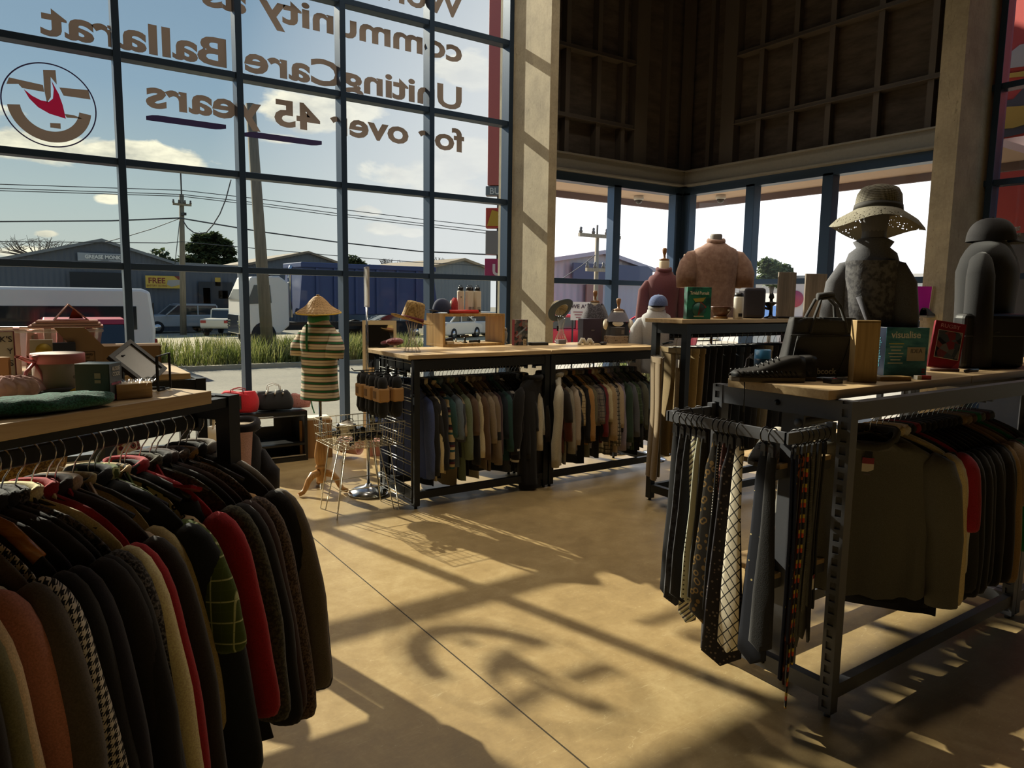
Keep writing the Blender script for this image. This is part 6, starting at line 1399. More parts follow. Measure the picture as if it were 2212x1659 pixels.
v_ = onF(1882, 828); o = thing('wooden_block', 'upright pale wooden box in front of the hat mannequin', 'box', (v_.x + .02, v_.y + .05, ZF), R(-38)); MB().box(-.046, .046, -.028, .028, 0, .245).build('box_body', wood('8f7650', 'b89c6e', 2, 1.2, .5), o, bevel=.002); MB().box(-.046, .046, -.029, -.028, .236, .238).build('lid_line', flat('5d4a30', .8), o)
v_ = onF(1958, 814); o = thing('software_box', 'teal software box with a navy spine beside the wooden block', 'box', (v_.x + .05, v_.y + .06, ZF), R(-27))
TEAL = NT('teal_print'); _f = TEAL.noise(9, 3, TEAL.mapping(TEAL.coord(), (1, 1, 3), (0, 0, 0), (0, .8, 0))); TEAL = TEAL.done(TEAL.ramp(_f, [(.35, '2b6f86'), (.65, '5fa3b4')]), .35)
MB().box(-.10, .10, -.04, .04, 0, .21).build('carton', flat('1d2a44', .4), o, bevel=.0015)
MB().cbox((0, -.0405, .105), (.2, .001, .21)).build('front_print', TEAL, o); put_text('visualise', .042, flat('e8ecec', .5), o, (-.008, -.0415, .165), bold=.0006)
sp_ = put_text('visualise', .04, flat('5aa0b8', .5), o, (-.1008, .012, .10), rot=(0, R(90), R(-90)), bold=.0005)
MB().cbox((.045, -.0415, .095), (.085, .001, .06)).build('picture', flat('b9b1a2', .5), o); put_text('IDEA', .026, flat('6d6a68', .5), o, (.045, -.0425, .10))
for k_ in range(7): MB().cbox((-.05, -.0415, .14 - .014 * k_), (.07 - .012 * (k_ % 3), .001, .004)).build('text_line', flat('d9dccd' if k_ else 'd8cf6a', .5), o)
for k_ in range(2): MB().cbox((.085, -.0415, .016 + .012 * k_), (.015, .001, .008)).build('red_mark', flat('b03a40', .5), o)
v_ = onF(2050, 806); o = thing('rugby_book', 'red sports book leaning on a small dark stand', 'book', (v_.x + .08, v_.y + .07, ZF), R(-50), rot=(R(-14), R(9), R(-50)))
RED = flat('8e1f2d', .4); MB().box(-.065, .065, -.012, .012, .01, .235).build('cover', RED, o, bevel=.001)
put_text('RUGBY', .026, flat('c98a8c', .5), o, (0, -.0135, .205)); MB().cbox((.005, -.0125, .125), (.1, .001, .13)).build('photo_panel', COLL, o); MB().box(-.047, .057, -.0128, -.0126, .058, .06).box(-.047, .057, -.0128, -.0126, .19, .192).box(-.047, -.045, -.0128, -.0126, .058, .192).box(.055, .057, -.0128, -.0126, .058, .192).build('cream_border', flat('d8cdb8', .6), o)
MB().prism([(.03, .012), (.064, .012), (.064, .06)], 0, .0005, T(0, -.0122, 0) @ Matrix.Rotation(PI / 2, 4, 'X')).build('corner_flash', flat('b8404c', .5), o)
put_text('Rob Andrew', .012, flat('c98a8c', .5), o, (-.01, -.0135, .03)) if 0 else None
o2 = thing('book_stand', 'small dark stand propping the red sports book', 'stand', (v_.x + .075, v_.y + .06, ZF), R(-50)); MB().tube([(-.06, -.02, .008), (.06, -.02, .008)], .007, 8).build('ledge', flat('4a2c22', .5), o2); MB().tube([(0, .05, .01), (0, .06, .13)], .004, 6).build('prop', DHANG, o2); MB().tube([(0, -.02, .006), (0, .06, .006)], .005, 6).build('foot', DHANG, o2)
o = thing('matchbox', 'little red and white packet on the counter edge', 'packet', onF(1998, 820) + Vector((0, .01, 0)), R(-30)); MB().box(-.03, .03, -.012, .012, 0, .016).build('carton', flat('b8353a', .5), o); MB().box(-.031, -.012, -.0125, .0125, -.0005, .0165).build('white_end', flat('ded8cc', .6), o)
tag(MB().box(-.07, .07, -.03, .03, 0, .018).build('timber_offcut', wood('7d6238', 'a5844e', 0, 1), None, onF(1935, 824) + Vector((.02, .03, 0)), R(-25), bevel=.002), 'flat timber offcut in front of the teal software box', 'timber')
tag(MB().tube([(-.05, 0, .008), (.02, .01, .008), (.07, 0, .008)], .008, 8).build('key_pouch', DHANG, None, onF(2105, 806) + Vector((.03, .03, 0)), 0), 'small dark pouch before the black laptop case', 'pouch')
v_ = onF(2135, 803); o = thing('laptop_case', 'black hard laptop case standing before the capped mannequin', 'case', (v_.x + .22, v_.y + .10, ZF), R(-24))
CASE = flat('151618', .5, 0, .05); MB().box(-.18, .18, -.045, .045, 0, .27).build('shell', CASE, o, bevel=.025, seg=3); MB().cbox((0, -.046, .16), (.36, .003, .004)).build('lid_line', RKG, o); MB().cbox((.0, -.047, .18), (.03, .004, .006)).build('badge', CHROMEP, o)
# two mannequins standing on the counter
hm = torso('mannequin', 'grey patterned dress and cardigan on the mannequin in the wide hat', (3.20, 1.80, ZF), R(-62), .01, .565, .115, .105, cloth('55565c'), .42, .048, .15, False, flat('5d5e66', .6), False, False, seed=31, out=.03, hemf=1.1)
MB().grid(20, 12, lambda u, v: (.119 * math.cos(PI * (1.15 + .7 * u)) * (1 - .05 * math.sin(PI * v)), .110 * math.sin(PI * (1.15 + .7 * u)), lerp(.50, .06, v))).build('printed_front', fleck('67676b', '3d3d44', 40, .4, .6), hm)
MB().tube([(-.04, -.112, .34), (.02, -.116, .2), (.08, -.09, .05)], .012, 8).build('cardigan_edge', cloth('4c4c54'), hm)
def hat2(u, v):
    a = 2 * PI * u; P_ = [(0, .118), (.045, .116), (.078, .104), (.092, .078), (.098, .03), (.102, .004), (.13, -.012), (.165, -.034), (.19, -.062), (.196, -.072)]
    r_, z = P_[round(v * 9)]; w_ = .018 * math.sin(3 * a + 1) * max(0, (v - .55) / .45); return (r_ * math.cos(a), r_ * math.sin(a), z + w_)
OPEN = NT('open_weave'); _v = OPEN.coord(); _g = OPEN.node('TexVoronoi'); _g.inputs['Scale'].default_value = 85; OPEN.link(_v, _g.inputs['Vector']); _pz = OPEN.xyz(_v)
_hole = OPEN.math('MULTIPLY', OPEN.math('LESS_THAN', _g.outputs['Distance'], .26), OPEN.math('GREATER_THAN', OPEN.noise(16, 2), .5))
_b = OPEN.node('BsdfPrincipled'); _b.inputs['Base Color'].default_value = (*lin('8d8878')[:3], 1); _b.inputs['Roughness'].default_value = .9; _tt = OPEN.node('BsdfTransparent'); _mm = OPEN.node('MixShader')
_bp = OPEN.node('Bump'); _bp.inputs['Strength'].default_value = .7; _bp.inputs['Distance'].default_value = .004; OPEN.link(OPEN.noise(120, 2), _bp.inputs['Height']); OPEN.link(_bp.outputs[0], _b.inputs['Normal'])
OPEN.link(_hole, _mm.inputs[0]); OPEN.link(_b.outputs[0], _mm.inputs[1]); OPEN.link(_tt.outputs[0], _mm.inputs[2]); OPEN.link(_mm.outputs[0], OPEN.out.inputs[0]); OPEN = OPEN.m
ht = thing('sun_hat', 'wide brimmed open weave hat tilted on the grey mannequin', 'hat', (3.20, 1.79, ZF + .715), rot=(R(-6), R(5), R(-30)))
def sec(i0, i1, nm, mat):
    MB().grid(60, i1 - i0 + 1, lambda u, v: hat2(u, (i0 + v * (i1 - i0)) / 9), True).build(nm, mat, ht)
sec(0, 5, 'crown', straw('8d8878', '5e594c', .0, 1.3)); sec(5, 9, 'brim', OPEN); MB().lathe([(.1035, .004), (.1, .03)], 36).build('hat_band', flat('4c4a48', .8), ht)
MB().lathe([(.045, .60), (.055, .66), (.06, .73), (.05, .78), (0, .81)], 20).build('head_block', flat('5d5e66', .7), hm)
cmq = torso('mannequin', 'dark navy knitted jumper on the mannequin in the mesh cap', (4.16, 1.72, ZF), R(14), .0, .62, .225, .14, cloth('15161a'), .55, .065, .07, flat('6f675a', .8), SKIN, False, False, seed=33, out=.05, collr=.010)
hc_ = cap('black mesh backed cap with grey lettering on the navy jumper mannequin', (4.168, 1.722, ZF + .635), R(60), cloth('1c1b1f'), .105)
put_text('OUT', .03, flat('9d9894', .7), hc_, (-.035, -.112, .055), R(-18), bold=.001); put_text('INDIA', .03, flat('9d9894', .7), hc_, (-.03, -.118, .022), R(-18), bold=.001)
# shoes on the inner shelves of the front rack
shoe('white and black trainer on the upper inner shelf of the front rack', (2.62, 1.86, .90), R(200), flat('cfc9bb', .6), flat('a39a8a', .7), .28, flat('e8e2d4', .7))
shoe('dark laced trainer beside the white one on the inner shelf', (2.50, 1.80, .90), R(205), flat('3c3934', .7), flat('6b655b', .7), .27)
shoe('orange brown leather shoe on the lower inner shelf', (2.66, 1.86, .44), R(195), flat('8a4f28', .4), flat('3a2a1e', .7), .28)
shoe('dark brown leather shoe on the lower inner shelf', (2.54, 1.80, .44), R(200), flat('4a3022', .4), flat('2a2018', .7), .28)
tag(MB().box(-.05, .05, -.03, .03, 0, .05).build('white_gadget', flat('e2ddd0', .5), None, (2.72, 1.72, 1.115), R(15), bevel=.015), 'white rounded gadget tucked under the front rack board', 'gadget') if 0 else None

# ------------------------------------------------------------------ gift counter above the coats
ZL = LB + .033
def onL(px, py): return atZ(px, py, ZL)
PINK = flat('d68486', .6); v_ = onL(132, 858)
o = thing('hat_box', 'round grey printed hat box with a pink lid and bow', 'hat box', (v_.x, v_.y + .045, ZL), R(10))
MB().lathe([(.05, 0), (.052, .002), (.052, .09), (.05, .09)], 40).build('drum', spots('a89c8a', '7d7466', 30, .25, 1), o); MB().lathe([(.0, .098), (.054, .098), (.055, .096), (.055, .076), (.053, .076)], 40).build('lid', PINK, o); MB().lathe([(0, .0985), (.050, .0985), (.052, .0982)], 40).build('lid_top', flat('c9b6a8', .7), o)
bw = MB()
for s in (-1, 1): bw.tube([(-.05, -.02, .08), (-.058 + s * .004, -.035, .094 if s > 0 else .086), (-.064 + s * .02, -.03, .096), (-.05 + s * .008, -.02, .082)], .006, 8, flat=.5); bw.tube([(-.05, -.02, .08), (-.056 + s * .014, -.032, .06), (-.054 + s * .02, -.03, .035)], .006, 8, flat=.4)
bw.build('bow', PINK, o)
v_ = onL(222, 868); o = thing('game_box', 'small dark green code game box on the gift counter', 'game', (v_.x - .002, v_.y + .04, ZL), R(-30))
MB().box(-.036, .036, -.03, .03, 0, .083).build('carton', flat('26382e', .4), o, bevel=.0012)
MB().cbox((.0365, 0, .0415), (.001, .058, .082)).build('front_print', flat('4a565c', .4), o)
W1 = flat('cfd0cc', .5); s_ = put_text('AUSSIE', .0125, W1, o, (.0372, 0, .067), PI / 2, bold=.0002); put_text('CODE', .0125, W1, o, (.0372, 0, .055), PI / 2, bold=.0002); put_text('AUSSIE CODE', .009, flat('8d938c', .5), o, (0, -.0306, .012))
MB().cbox((.037, 0, .038), (.001, .045, .005)).build('pink_line', flat('b85a76', .5), o); MB().cbox((0, -.0304, .008), (.07, .001, .006)).build('red_skyline', flat('8a2a34', .5), o); MB().cbox((.0372, 0, .008), (.001, .058, .01)).build('red_skyline', flat('8a2a34', .5), o)
MB().cbox((.012, -.0306, .057), (.013, .001, .012)).build('sticker', flat('a89a84', .5), o); MB().cbox((.012, -.0306, .044), (.013, .001, .007)).build('sticker', flat('a89a84', .5), o)
o = thing('round_tin', 'dark round tin with a pink lid behind the code game box', 'tin', (.165, 2.04, ZL)); MB().lathe([(.045, 0), (.045, .038)], 36).build('tin_body', flat('3c3735', .5), o); MB().lathe([(.047, .034), (.0475, .058), (.045, .061), (0, .061)], 36).build('lid', PINK, o)
v_ = onL(291, 862); o = thing('wooden_block', 'pale wooden block wrapped in clear film on the gift counter', 'block', (v_.x, v_.y + .03, ZL), R(15))
MB().prism([(-.042, -.02), (.035, -.022), (.042, .005), (.03, .024), (-.042, .024)], 0, .034).build('block', wood('a88452', 'd6b684', 0, 2), o, bevel=.001)
FILM = NT('clear_film'); _t = FILM.node('BsdfTransparent'); _g = FILM.node('BsdfGlossy'); _g.inputs['Roughness'].default_value = .12; _m = FILM.node('MixShader'); _m.inputs[0].default_value = .22; FILM.link(_t.outputs[0], _m.inputs[1]); FILM.link(_g.outputs[0], _m.inputs[2]); FILM.link(_m.outputs[0], FILM.out.inputs[0]); FILM = FILM.m
MB().grid(20, 10, lambda u, v: (lerp(-.045, .046, u), lerp(-.024, .027, v), .037 + .005 * math.sin(23 * u + 3 * v) * math.sin(17 * v + 2 * u) + .003 * math.sin(40 * u))).build('film_wrap', FILM, o)
v_ = onL(330, 845); o = thing('picture_frame', 'black picture frame tilted on a bent steel easel', 'picture frame', (v_.x - .005, v_.y + .035, ZL), R(-18))
fm = MB().box(-.056, .056, 0, .012, -.046, -.036).box(-.056, .056, 0, .012, .036, .046).box(-.056, -.046, 0, .012, -.036, .036).box(.046, .056, 0, .012, -.036, .036)
FR = (R(-58), R(42), 0); fm.build('frame', flat('1f2024', .35), o, (-.02, .01, .068), rot=FR); MB().box(-.046, .046, .004, .008, -.036, .036).build('picture', flat('c4c6c2', .25, 0, .3, 40), o, (-.02, .01, .068), rot=FR)
for (xa, ya) in ((-.055, .02), (.028, -.014)): MB().tube([(xa, ya - .02, .002), (xa, ya - .02, .085), (xa + .02, ya + .03, .09), (xa + .02, ya + .03, .002), (xa, ya - .02, .002)], .0035, 4, smooth=False).build('easel_loop', RK, o)
MB().bar((-.055, .0, .004), (.04, -.01, .004), .007).build('easel_rail', RK, o)
v_ = onL(85, 895); o = thing('knitted_garment', 'folded bottle green knitted garment on the counter edge', 'knitwear', (v_.x, v_.y + .03, ZL), R(20))
MB().grid(40, 12, lambda u, v: ((.14 + .012 * math.sin(9 * u)) * math.cos(2 * PI * u) * math.sin(PI * v) ** .5 , (.05 + .006 * math.sin(7 * 6.28 * u)) * math.sin(2 * PI * u) * math.sin(PI * v) ** .5, .017 - .017 * math.cos(PI * v) + (.004 * math.sin(8 * 6.28 * u + 5 * v)) * math.sin(PI * v)), True).build('knit', fleck('17443a', '2a6656', 260), o)
o = thing('hair_band', 'black knitted band with a yellow diamond card', 'headband', (onL(135, 862).x, onL(135, 862).y + .01, ZL), R(12))
MB().grid(24, 8, lambda u, v: (.047 * math.cos(2 * PI * u) * math.sin(PI * v) ** .6, .022 * math.sin(2 * PI * u) * math.sin(PI * v) ** .6, .012 - .012 * math.cos(PI * v)), True).build('knit', cloth('1a1718'), o)
MB().prism([(-.018, 0), (0, .009), (.018, 0), (0, -.009)], .0, .001, T(.028, -.018, .018, rx=R(60))).build('yellow_card', flat('d8a824', .5), o); MB().cbox((.028, -.02, .024), (.012, .002, .008)).build('price_tag', flat('d8c4b0', .6), o)
o = thing('net_fabric', 'scrunched pale pink net fabric at the end of the gift counter', 'fabric', (onL(38, 868).x, onL(38, 868).y + .03, ZL), 0)
NETM = NT('pink_net'); _t = NETM.node('BsdfTransparent'); _b = NETM.node('BsdfDiffuse'); _b.inputs[0].default_value = (.72, .5, .46, 1); _m = NETM.node('MixShader'); _m.inputs[0].default_value = .6; NETM.link(_t.outputs[0], _m.inputs[1]); NETM.link(_b.outputs[0], _m.inputs[2]); NETM.link(_m.outputs[0], NETM.out.inputs[0]); NETM = NETM.m
for k_ in range(3): MB().grid(32, 14, lambda u, v, k_=k_: ((.055 - .008 * k_) * (1 + .15 * math.sin(9 * 6.28 * u + k_)) * math.cos(2 * PI * u) * math.sin(PI * v) + .02 * k_ - .03, .035 * (1 + .15 * math.sin(7 * 6.28 * u)) * math.sin(2 * PI * u) * math.sin(PI * v), .026 - .026 * math.cos(PI * v) + .004 * math.sin(30 * u + 9 * v)), True).build('net_layer', NETM, o)
o = carton('thin brown carton standing at the outer end of the gift counter', (onL(-8, 845).x, onL(-8, 845).y + .02, ZL), R(20), .05, .05, .075, 'b08a5c', False)

# ------------------------------------------------------------------ second counter with craft boxes
rack('black steel frame under the craft boxes counter', (-.75, 3.66, 0), 0, 1.45, .45, 1.145, None)
LZ = 1.15; tag(MB().box(0, 1.6, 0, .58, 0, .026).build('counter_board', OAK, None, (-.95, 3.60, LZ), 0, bevel=.002), 'oak board under the cardboard and craft boxes', 'counter board')
tag(MB().box(0, 1.4, 0, .42, 0, .02).build('lower_shelf', OAK, None, (-.72, 3.68, .62), 0), 'low oak shelf under the craft boxes counter', 'shelf')
LZ += .027
def onC(px, y=None): v = atY(px, 700, y); return Vector((v.x, y, LZ))
def zof(py, px, y): return atY(px, py, y).z
v_ = onC(278, 3.74); cb = carton('open brown cardboard box on the craft counter', (v_.x, v_.y, LZ), R(-6), .25, .2, zof(750, 278, 3.64) - LZ, '957a5c', False)
KB = flat('957a5c', .85, 0, .12, 6); z0_ = LZ; A_ = [atY(px, py, 3.66) for px, py in ((228, 811), (228, 752), (182, 707), (115, 707), (160, 755), (160, 811))]
o = thing('box_flap_panel', 'raised cardboard flap stamped with a small square label', 'box', (A_[0].x, 3.655, LZ))
MB().prism([(a.x - A_[0].x, a.z - LZ) for a in A_], -.003, .003, Matrix.Rotation(PI / 2, 4, 'X')).build('panel', KB, o)
lb = atY(190, 772, 3.65); MB().box(-.028, .028, -.0045, -.0035, -.026, -.024).box(-.028, .028, -.0045, -.0035, .024, .026).box(-.028, -.026, -.0045, -.0035, -.026, .026).box(.026, .028, -.0045, -.0035, -.026, .026).build('stamp_border', flat('3a2a1c', .8), o, (lb.x - A_[0].x, 0, lb.z - LZ))
for k_, w_ in enumerate(('Beauty', 'of', 'Nature')): put_text(w_, .015, flat('3a2a1c', .8), o, (lb.x - A_[0].x, -.005, lb.z - LZ + .009 - .015 * k_))
tubm = NT('tub_plastic'); _t = tubm.node('BsdfTransparent'); _t.inputs[0].default_value = (.95, .93, .88, 1); _b = tubm.node('BsdfPrincipled'); _b.inputs['Base Color'].default_value = (.85, .8, .7, 1); _b.inputs['Roughness'].default_value = .2; _m = tubm.node('MixShader'); _m.inputs[0].default_value = .3; tubm.link(_t.outputs[0], _m.inputs[1]); tubm.link(_b.outputs[0], _m.inputs[2]); tubm.link(_m.outputs[0], tubm.out.inputs[0]); TUB = tubm.m
xl, xr, zt2 = onC(-20, 3.9).x, onC(214, 3.9).x, zof(714, 100, 3.8)
o = thing('storage_tub', 'clear plastic storage tub full of pink paper', 'tub', ((xl + xr) / 2, 3.92, LZ)); hw = (xr - xl) / 2; hh = zt2 - LZ
MB().add([(-hw * .86, -.13, 0), (hw * .86, -.13, 0), (hw * .86, .13, 0), (-hw * .86, .13, 0), (-hw, -.16, hh), (hw, -.16, hh), (hw, .16, hh), (-hw, .16, hh)], [(0, 3, 2, 1), (0, 1, 5, 4), (1, 2, 6, 5), (2, 3, 7, 6), (3, 0, 4, 7)]).build('tub_body', TUB, o)
MB().tube([(-hw, -.165, hh), (hw, -.165, hh), (hw, .165, hh), (-hw, .165, hh)], .008, 8, True).build('rim', TUB, o)
for k_ in range(9):
    x = lerp(-hw * .75, hw * .75, k_ / 8); s = MB().box(-.012, .012, -.11, .11, 0, hh * (.85 + .25 * ((k_ * 37) % 10) / 10)).build('paper_sheaf', flat(['c85a62', 'e0a8a0', 'd8887e', 'b8323e', 'e8c8bc'][k_ % 5], .8), o, (x, 0, .004), rot=(0, R(-4 + (k_ % 3) * 4), 0))
z1 = zof(719, 150, 3.86); o = thing('paper_stack', 'flat stack of pale pink card across the storage tub', 'card', (onC(148, 3.86).x, 3.9, zt2 + .01), R(-4))
for k_ in range(3): MB().box(-.15 + .015 * k_, .14 - .01 * k_, -.1, .1, .011 * k_, .011 * k_ + .009).build('card_sheet', flat(['d8a89a', 'dcb8aa', 'cf9f90'][k_], .8), o)
t0 = zt2 + .045; ap = zof(656, 150, 3.86); xa, xb, xm = onC(117, 3.86).x, onC(192, 3.86).x, onC(150, 3.86).x
o = thing('card_tent', 'pink card folded into a tent on top of the tub', 'card', (xm, 3.86, t0)); h_ = ap - t0
MB().prism([(xa - xm, 0), (xa - xm + .006, 0), (0, h_ - .006), (xb - xm - .006, 0), (xb - xm, 0), (0, h_)], -.08, .02, Matrix.Rotation(PI / 2, 4, 'X')).build('folded_card', flat('dba698', .8), o); MB().box(xa - xm, xb - xm, -.03, .08, -.006, 0).build('base_card', flat('d8a090', .8), o); MB().prism([(0, .004), (.06, .004), (.02, .05)], 0, .002, T(.0, .03, 0) @ Matrix.Rotation(PI / 2, 4, 'X')).build('inner_print', flat('b4503c', .7), o)
w_ = onC(112, 3.68).x - onC(62, 3.68).x; o = thing('puzzle_box', 'pale puzzle box with yellow roundels and red letters', 'box', (onC(87, 3.69).x, 3.70, LZ), R(-5)); h_ = zof(735, 87, 3.66) - LZ
MB().box(-w_ / 2, w_ / 2, -.02, .02, 0, h_).build('carton', flat('cfc6b8', .6), o); put_text('UX', .045, flat('a83a40', .6), o, (-w_ * .28, -.022, h_ * .40), rot=(0, R(-90), 0), bold=.001)
for (fx, fz, r_) in ((.1, .72, .03), (.22, .38, .026), (.12, .2, .022)): MB().lathe([(0, 0), (r_, 0), (r_, .001)], 24, T(fx * w_, -.0205, fz * h_, rx=PI / 2)).build('yellow_roundel', flat('d8b84a', .6), o)
w_ = onC(160, 3.63).x - onC(112, 3.63).x; o = thing('storage_box', 'navy and white labelled storage box before the raised flap', 'box', (onC(136, 3.635).x, 3.645, LZ)); h_ = zof(741, 136, 3.63) - LZ
MB().box(-w_ / 2, w_ / 2, -.012, .012, 0, h_).build('carton', flat('d8d2c6', .6), o); MB().box(-w_ / 2 - .001, w_ / 2 + .001, -.0135, .0135, h_ * .45, h_ + .001).build('navy_band', flat('242c3e', .5), o); put_text('15', .03, flat('b9bcc4', .6), o, (-w_ * .3, -.0145, h_ * .55), bold=.0005); put_text('Storage', .015, flat('c9ccd0', .6), o, (w_ * .2, -.0145, h_ * .66))
for k_ in range(3): MB().cbox((0, -.0125, h_ * (.32 - .1 * k_)), (w_ * .85, .001, .006)).build('text_line', flat('9a948a', .6), o)
o = thing('plastic_sign', 'white hand lettered board cropped at the edge of the craft counter', 'sign', (onC(-4, 3.66).x, 3.67, LZ), R(4)); h_ = zof(716, 0, 3.66) - LZ
MB().box(-.06, .05, -.004, .004, 0, h_).build('board', flat('e0d8cc', .5), o, bevel=.003); MB().tube([(-.06, -.005, 0), (-.06, -.005, h_), (.05, -.005, h_), (.05, -.005, 0)], .003, 6, True).build('maroon_edge', flat('6d2430', .5), o)
for k_, w_ in enumerate(("EK'S", 'Y', 'DS')): put_text(w_, .034, flat('3a3440', .6), o, (.044, -.006, h_ - .045 - .05 * k_), align='RIGHT')
# goods on the lower shelf, seen between counter and rail
SZ = .641
o = thing('cushion', 'mottled gold woven cushion under the craft counter', 'cushion', (-.08, 3.82, SZ), R(10)); MB().ball((0, 0, .15), (.23, .1, .15), 24, 12).build('cover', fleck('6d4f26', 'a8843f', 90), o); MB().tube([(.23 * math.cos(a), 0, .15 + .15 * math.sin(a)) for a in [2 * PI * k_ / 24 for k_ in range(24)]], .008, 6, True).build('piping', flat('7a5a2c', .8), o)
o = thing('plastic_bag', 'crumpled clear plastic bag of cloth under the craft counter', 'bag', (.12, 3.72, SZ), R(-10)); MB().grid(26, 12, lambda u, v: (.16 * math.cos(2 * PI * u) * math.sin(PI * v) * (1 + .12 * math.sin(40 * u)), .05 * math.sin(2 * PI * u) * math.sin(PI * v), .06 - .06 * math.cos(PI * v) + .012 * math.sin(25 * u + 8 * v)), True).build('film', FILM, o); MB().ball((0, 0, .05), (.12, .035, .045)).build('cloth_inside', cloth('cfc4ac'), o)
o = thing('printed_scarf', 'red and cream printed scarf bundled under the craft counter', 'scarf', (.36, 3.84, SZ), 0); MB().ball((0, 0, .13), (.10, .07, .13), 20, 12).build('bundle', spots('d3c6b4', '7a2a2c', 26, .4, 1, True, second='2a2326'), o); MB().ball((.05, -.05, .06), (.08, .04, .06)).build('white_fold', cloth('d9d3c8'), o)
carton('tan cardboard box at the outer end of the low shelf', (-.35, 3.80, SZ), 0, .2, .2, .26, 'b9854c', False)
carton('white carton lying on the low shelf', (-.2, 3.69, SZ), R(8), .14, .03, .1, 'd9d0bc', False)
# jacket dummy beyond the aisle end of the coat rack
jd = torso('mannequin', 'black jacket open over a pink shirt on a low dummy behind the coat rack', (.80, 3.30, 0), R(-14), .60, .93, .085, .075, cloth('1f1d22'), .2, .035, .04, cloth('1f1d22'), SKIN, False, True, seed=41, out=.03)
MB().grid(14, 8, lambda u, v: (.045 * (2 * u - 1) * (1 - .4 * v), -.078 - .012 * math.sin(PI * u), lerp(.945, .70, v))).build('pink_shirt', cloth('d3a3a0'), jd)
# ------------------------------------------------------------------ sun, sky, camera
sun = bpy.data.lights.new('sun', 'SUN'); sun.energy = 16; sun.angle = R(.6); sun.color = (1, .91, .74)
so = bpy.data.objects.new('sun', sun); COL.objects.link(so)
el = R(30.1); sd = Vector((.2390 * math.cos(el), -.9710 * math.cos(el), -math.sin(el)))
so.rotation_euler = (-sd).to_track_quat('Z', 'Y').to_euler(); so.location = (-2, 12, 9)
w = bpy.data.worlds.new('sky'); SC.world = w; w.use_nodes = True
t = NT.__new__(NT); t.n = w.node_tree.nodes; t.l = w.node_tree.links; t.n.clear()
t.out = t.n.new('ShaderNodeOutputWorld')
v = t.node('TexCoord').outputs['Generated']; x = t.xyz(v)
h = t.math('MAXIMUM', x[2], 0.0)
t.rampf = lambda f, stops: _rampf(f, stops)
def _rampf(f, stops):
    o = t.node('ValToRGB'); e = o.color_ramp.elements
    while len(e) < len(stops): e.new(.5)
    for q, (p, c) in enumerate(stops): e[q].position = p; e[q].color = (*c, 1)
    t.link(f, o.inputs[0]); return o.outputs[0]
col = _rampf(h, [(0.0, (.98, 1.0, .90)), (.10, (.78, .92, .92)), (.24, (.46, .66, .86)), (.5, (.27, .43, .68)), (1.0, (.16, .27, .48))])
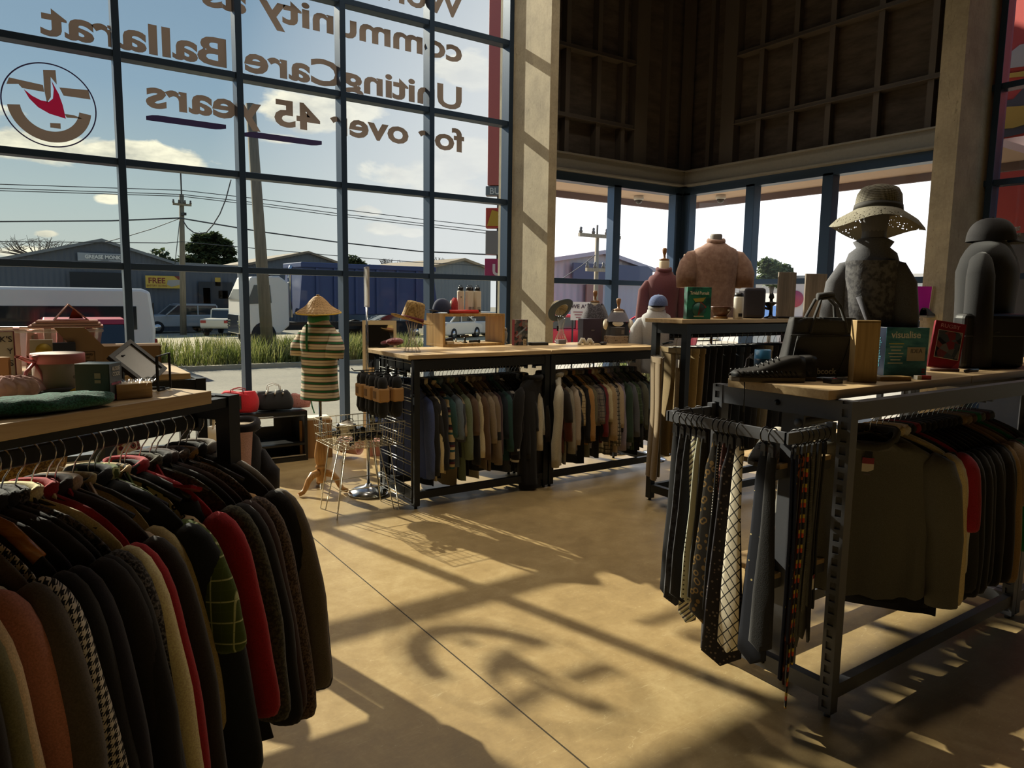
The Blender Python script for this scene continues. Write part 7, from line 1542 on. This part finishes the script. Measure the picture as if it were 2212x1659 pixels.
# clouds: patches of the sky (azimuth, elevation, half widths) broken up by noise
azi = t.math('ARCTAN2', x[0], x[1]); ele = t.math('ARCSINE', x[2])
cmb = t.node('CombineXYZ'); t.link(azi, cmb.inputs[0]); t.link(t.math('MULTIPLY', ele, 2.2), cmb.inputs[1])
n1 = t.noise(9, 6, cmb.outputs[0], .6, .3)
mask = None
for px, py, rx_, ry_ in ((130, 318, 260, 30), (300, 322, 70, 18), (930, 385, 130, 55), (1020, 340, 90, 45), (1010, 150, 75, 42), (660, 245, 95, 48), (770, 235, 70, 30), (600, 300, 60, 16), (838, 497, 52, 17), (885, 503, 30, 12), (800, 455, 30, 12), (235, 430, 34, 12), (105, 505, 20, 8), (60, 545, 60, 14), (1450, 300, 420, 200), (2000, 330, 300, 160), (-300, 200, 200, 60), (300, -260, 300, 90)):
    r_ = ray(px, py).normalized(); a0, e0 = math.atan2(r_.x, r_.y), math.asin(r_.z)
    da = t.math('DIVIDE', t.math('SUBTRACT', azi, a0), rx_ / FPX * 1.05); de = t.math('DIVIDE', t.math('SUBTRACT', ele, e0), ry_ / FPX)
    g_ = t.math('SUBTRACT', 1.0, t.math('SQRT', t.math('ADD', t.math('MULTIPLY', da, da), t.math('MULTIPLY', de, de))))
    mask = g_ if mask is None else t.math('MAXIMUM', mask, g_)
dens = t.math('ADD', mask, t.math('MULTIPLY', t.math('SUBTRACT', n1, .5), 2.6))
cl = t.ramp(dens, [(.12, 0.0), (.42, 1.0)])
sh = t.noise(14, 5, cmb.outputs[0], .6)
cc = _rampf(sh, [(.35, (.95, .92, .78)), (.6, (1.9, 1.75, 1.35))])
col = t.mix(t.math('MULTIPLY', cl, .9), col, cc)
# white glare of thin bright cloud beyond the corner of the building
az = t.math('ADD', t.math('MULTIPLY', x[0], .80), t.math('MULTIPLY', x[1], .60))
gl = t.math('MULTIPLY', t.ramp(az, [(.74, 0.0), (.90, 1.0)]), .85)
col = t.mix(gl, col, (1.3, 1.3, 1.35, 1))
bg = t.node('Background'); t.link(col, bg.inputs[0]); bg.inputs[1].default_value = 1.25; t.link(bg.outputs[0], t.out.inputs[0])

cam = bpy.data.cameras.new('camera'); co = bpy.data.objects.new('camera', cam); COL.objects.link(co)
cam.sensor_width = 36; cam.sensor_fit = 'HORIZONTAL'; cam.lens = FPX / 2212 * 36; cam.clip_start = .05; cam.clip_end = 500
m = Matrix((CR, CF.cross(CR) * -1, -CF)).transposed()
up = CR.cross(CF)
m = Matrix(((CR.x, up.x, -CF.x), (CR.y, up.y, -CF.y), (CR.z, up.z, -CF.z)))
co.matrix_world = Matrix.Translation(EYE) @ m.to_4x4()
SC.camera = co
SC.view_settings.view_transform = 'Standard'; SC.view_settings.look = 'None'; SC.view_settings.gamma = 1; SC.view_settings.exposure = 0.18
SC.view_settings.use_curve_mapping = False
c = SC.cycles
c.max_bounces = 6; c.diffuse_bounces = 3; c.adaptive_threshold = .04; c.glossy_bounces = 3; c.transmission_bounces = 6; c.transparent_max_bounces = 16
c.use_denoising = True; c.sample_clamp_indirect = 4; c.caustics_reflective = False; c.caustics_refractive = False
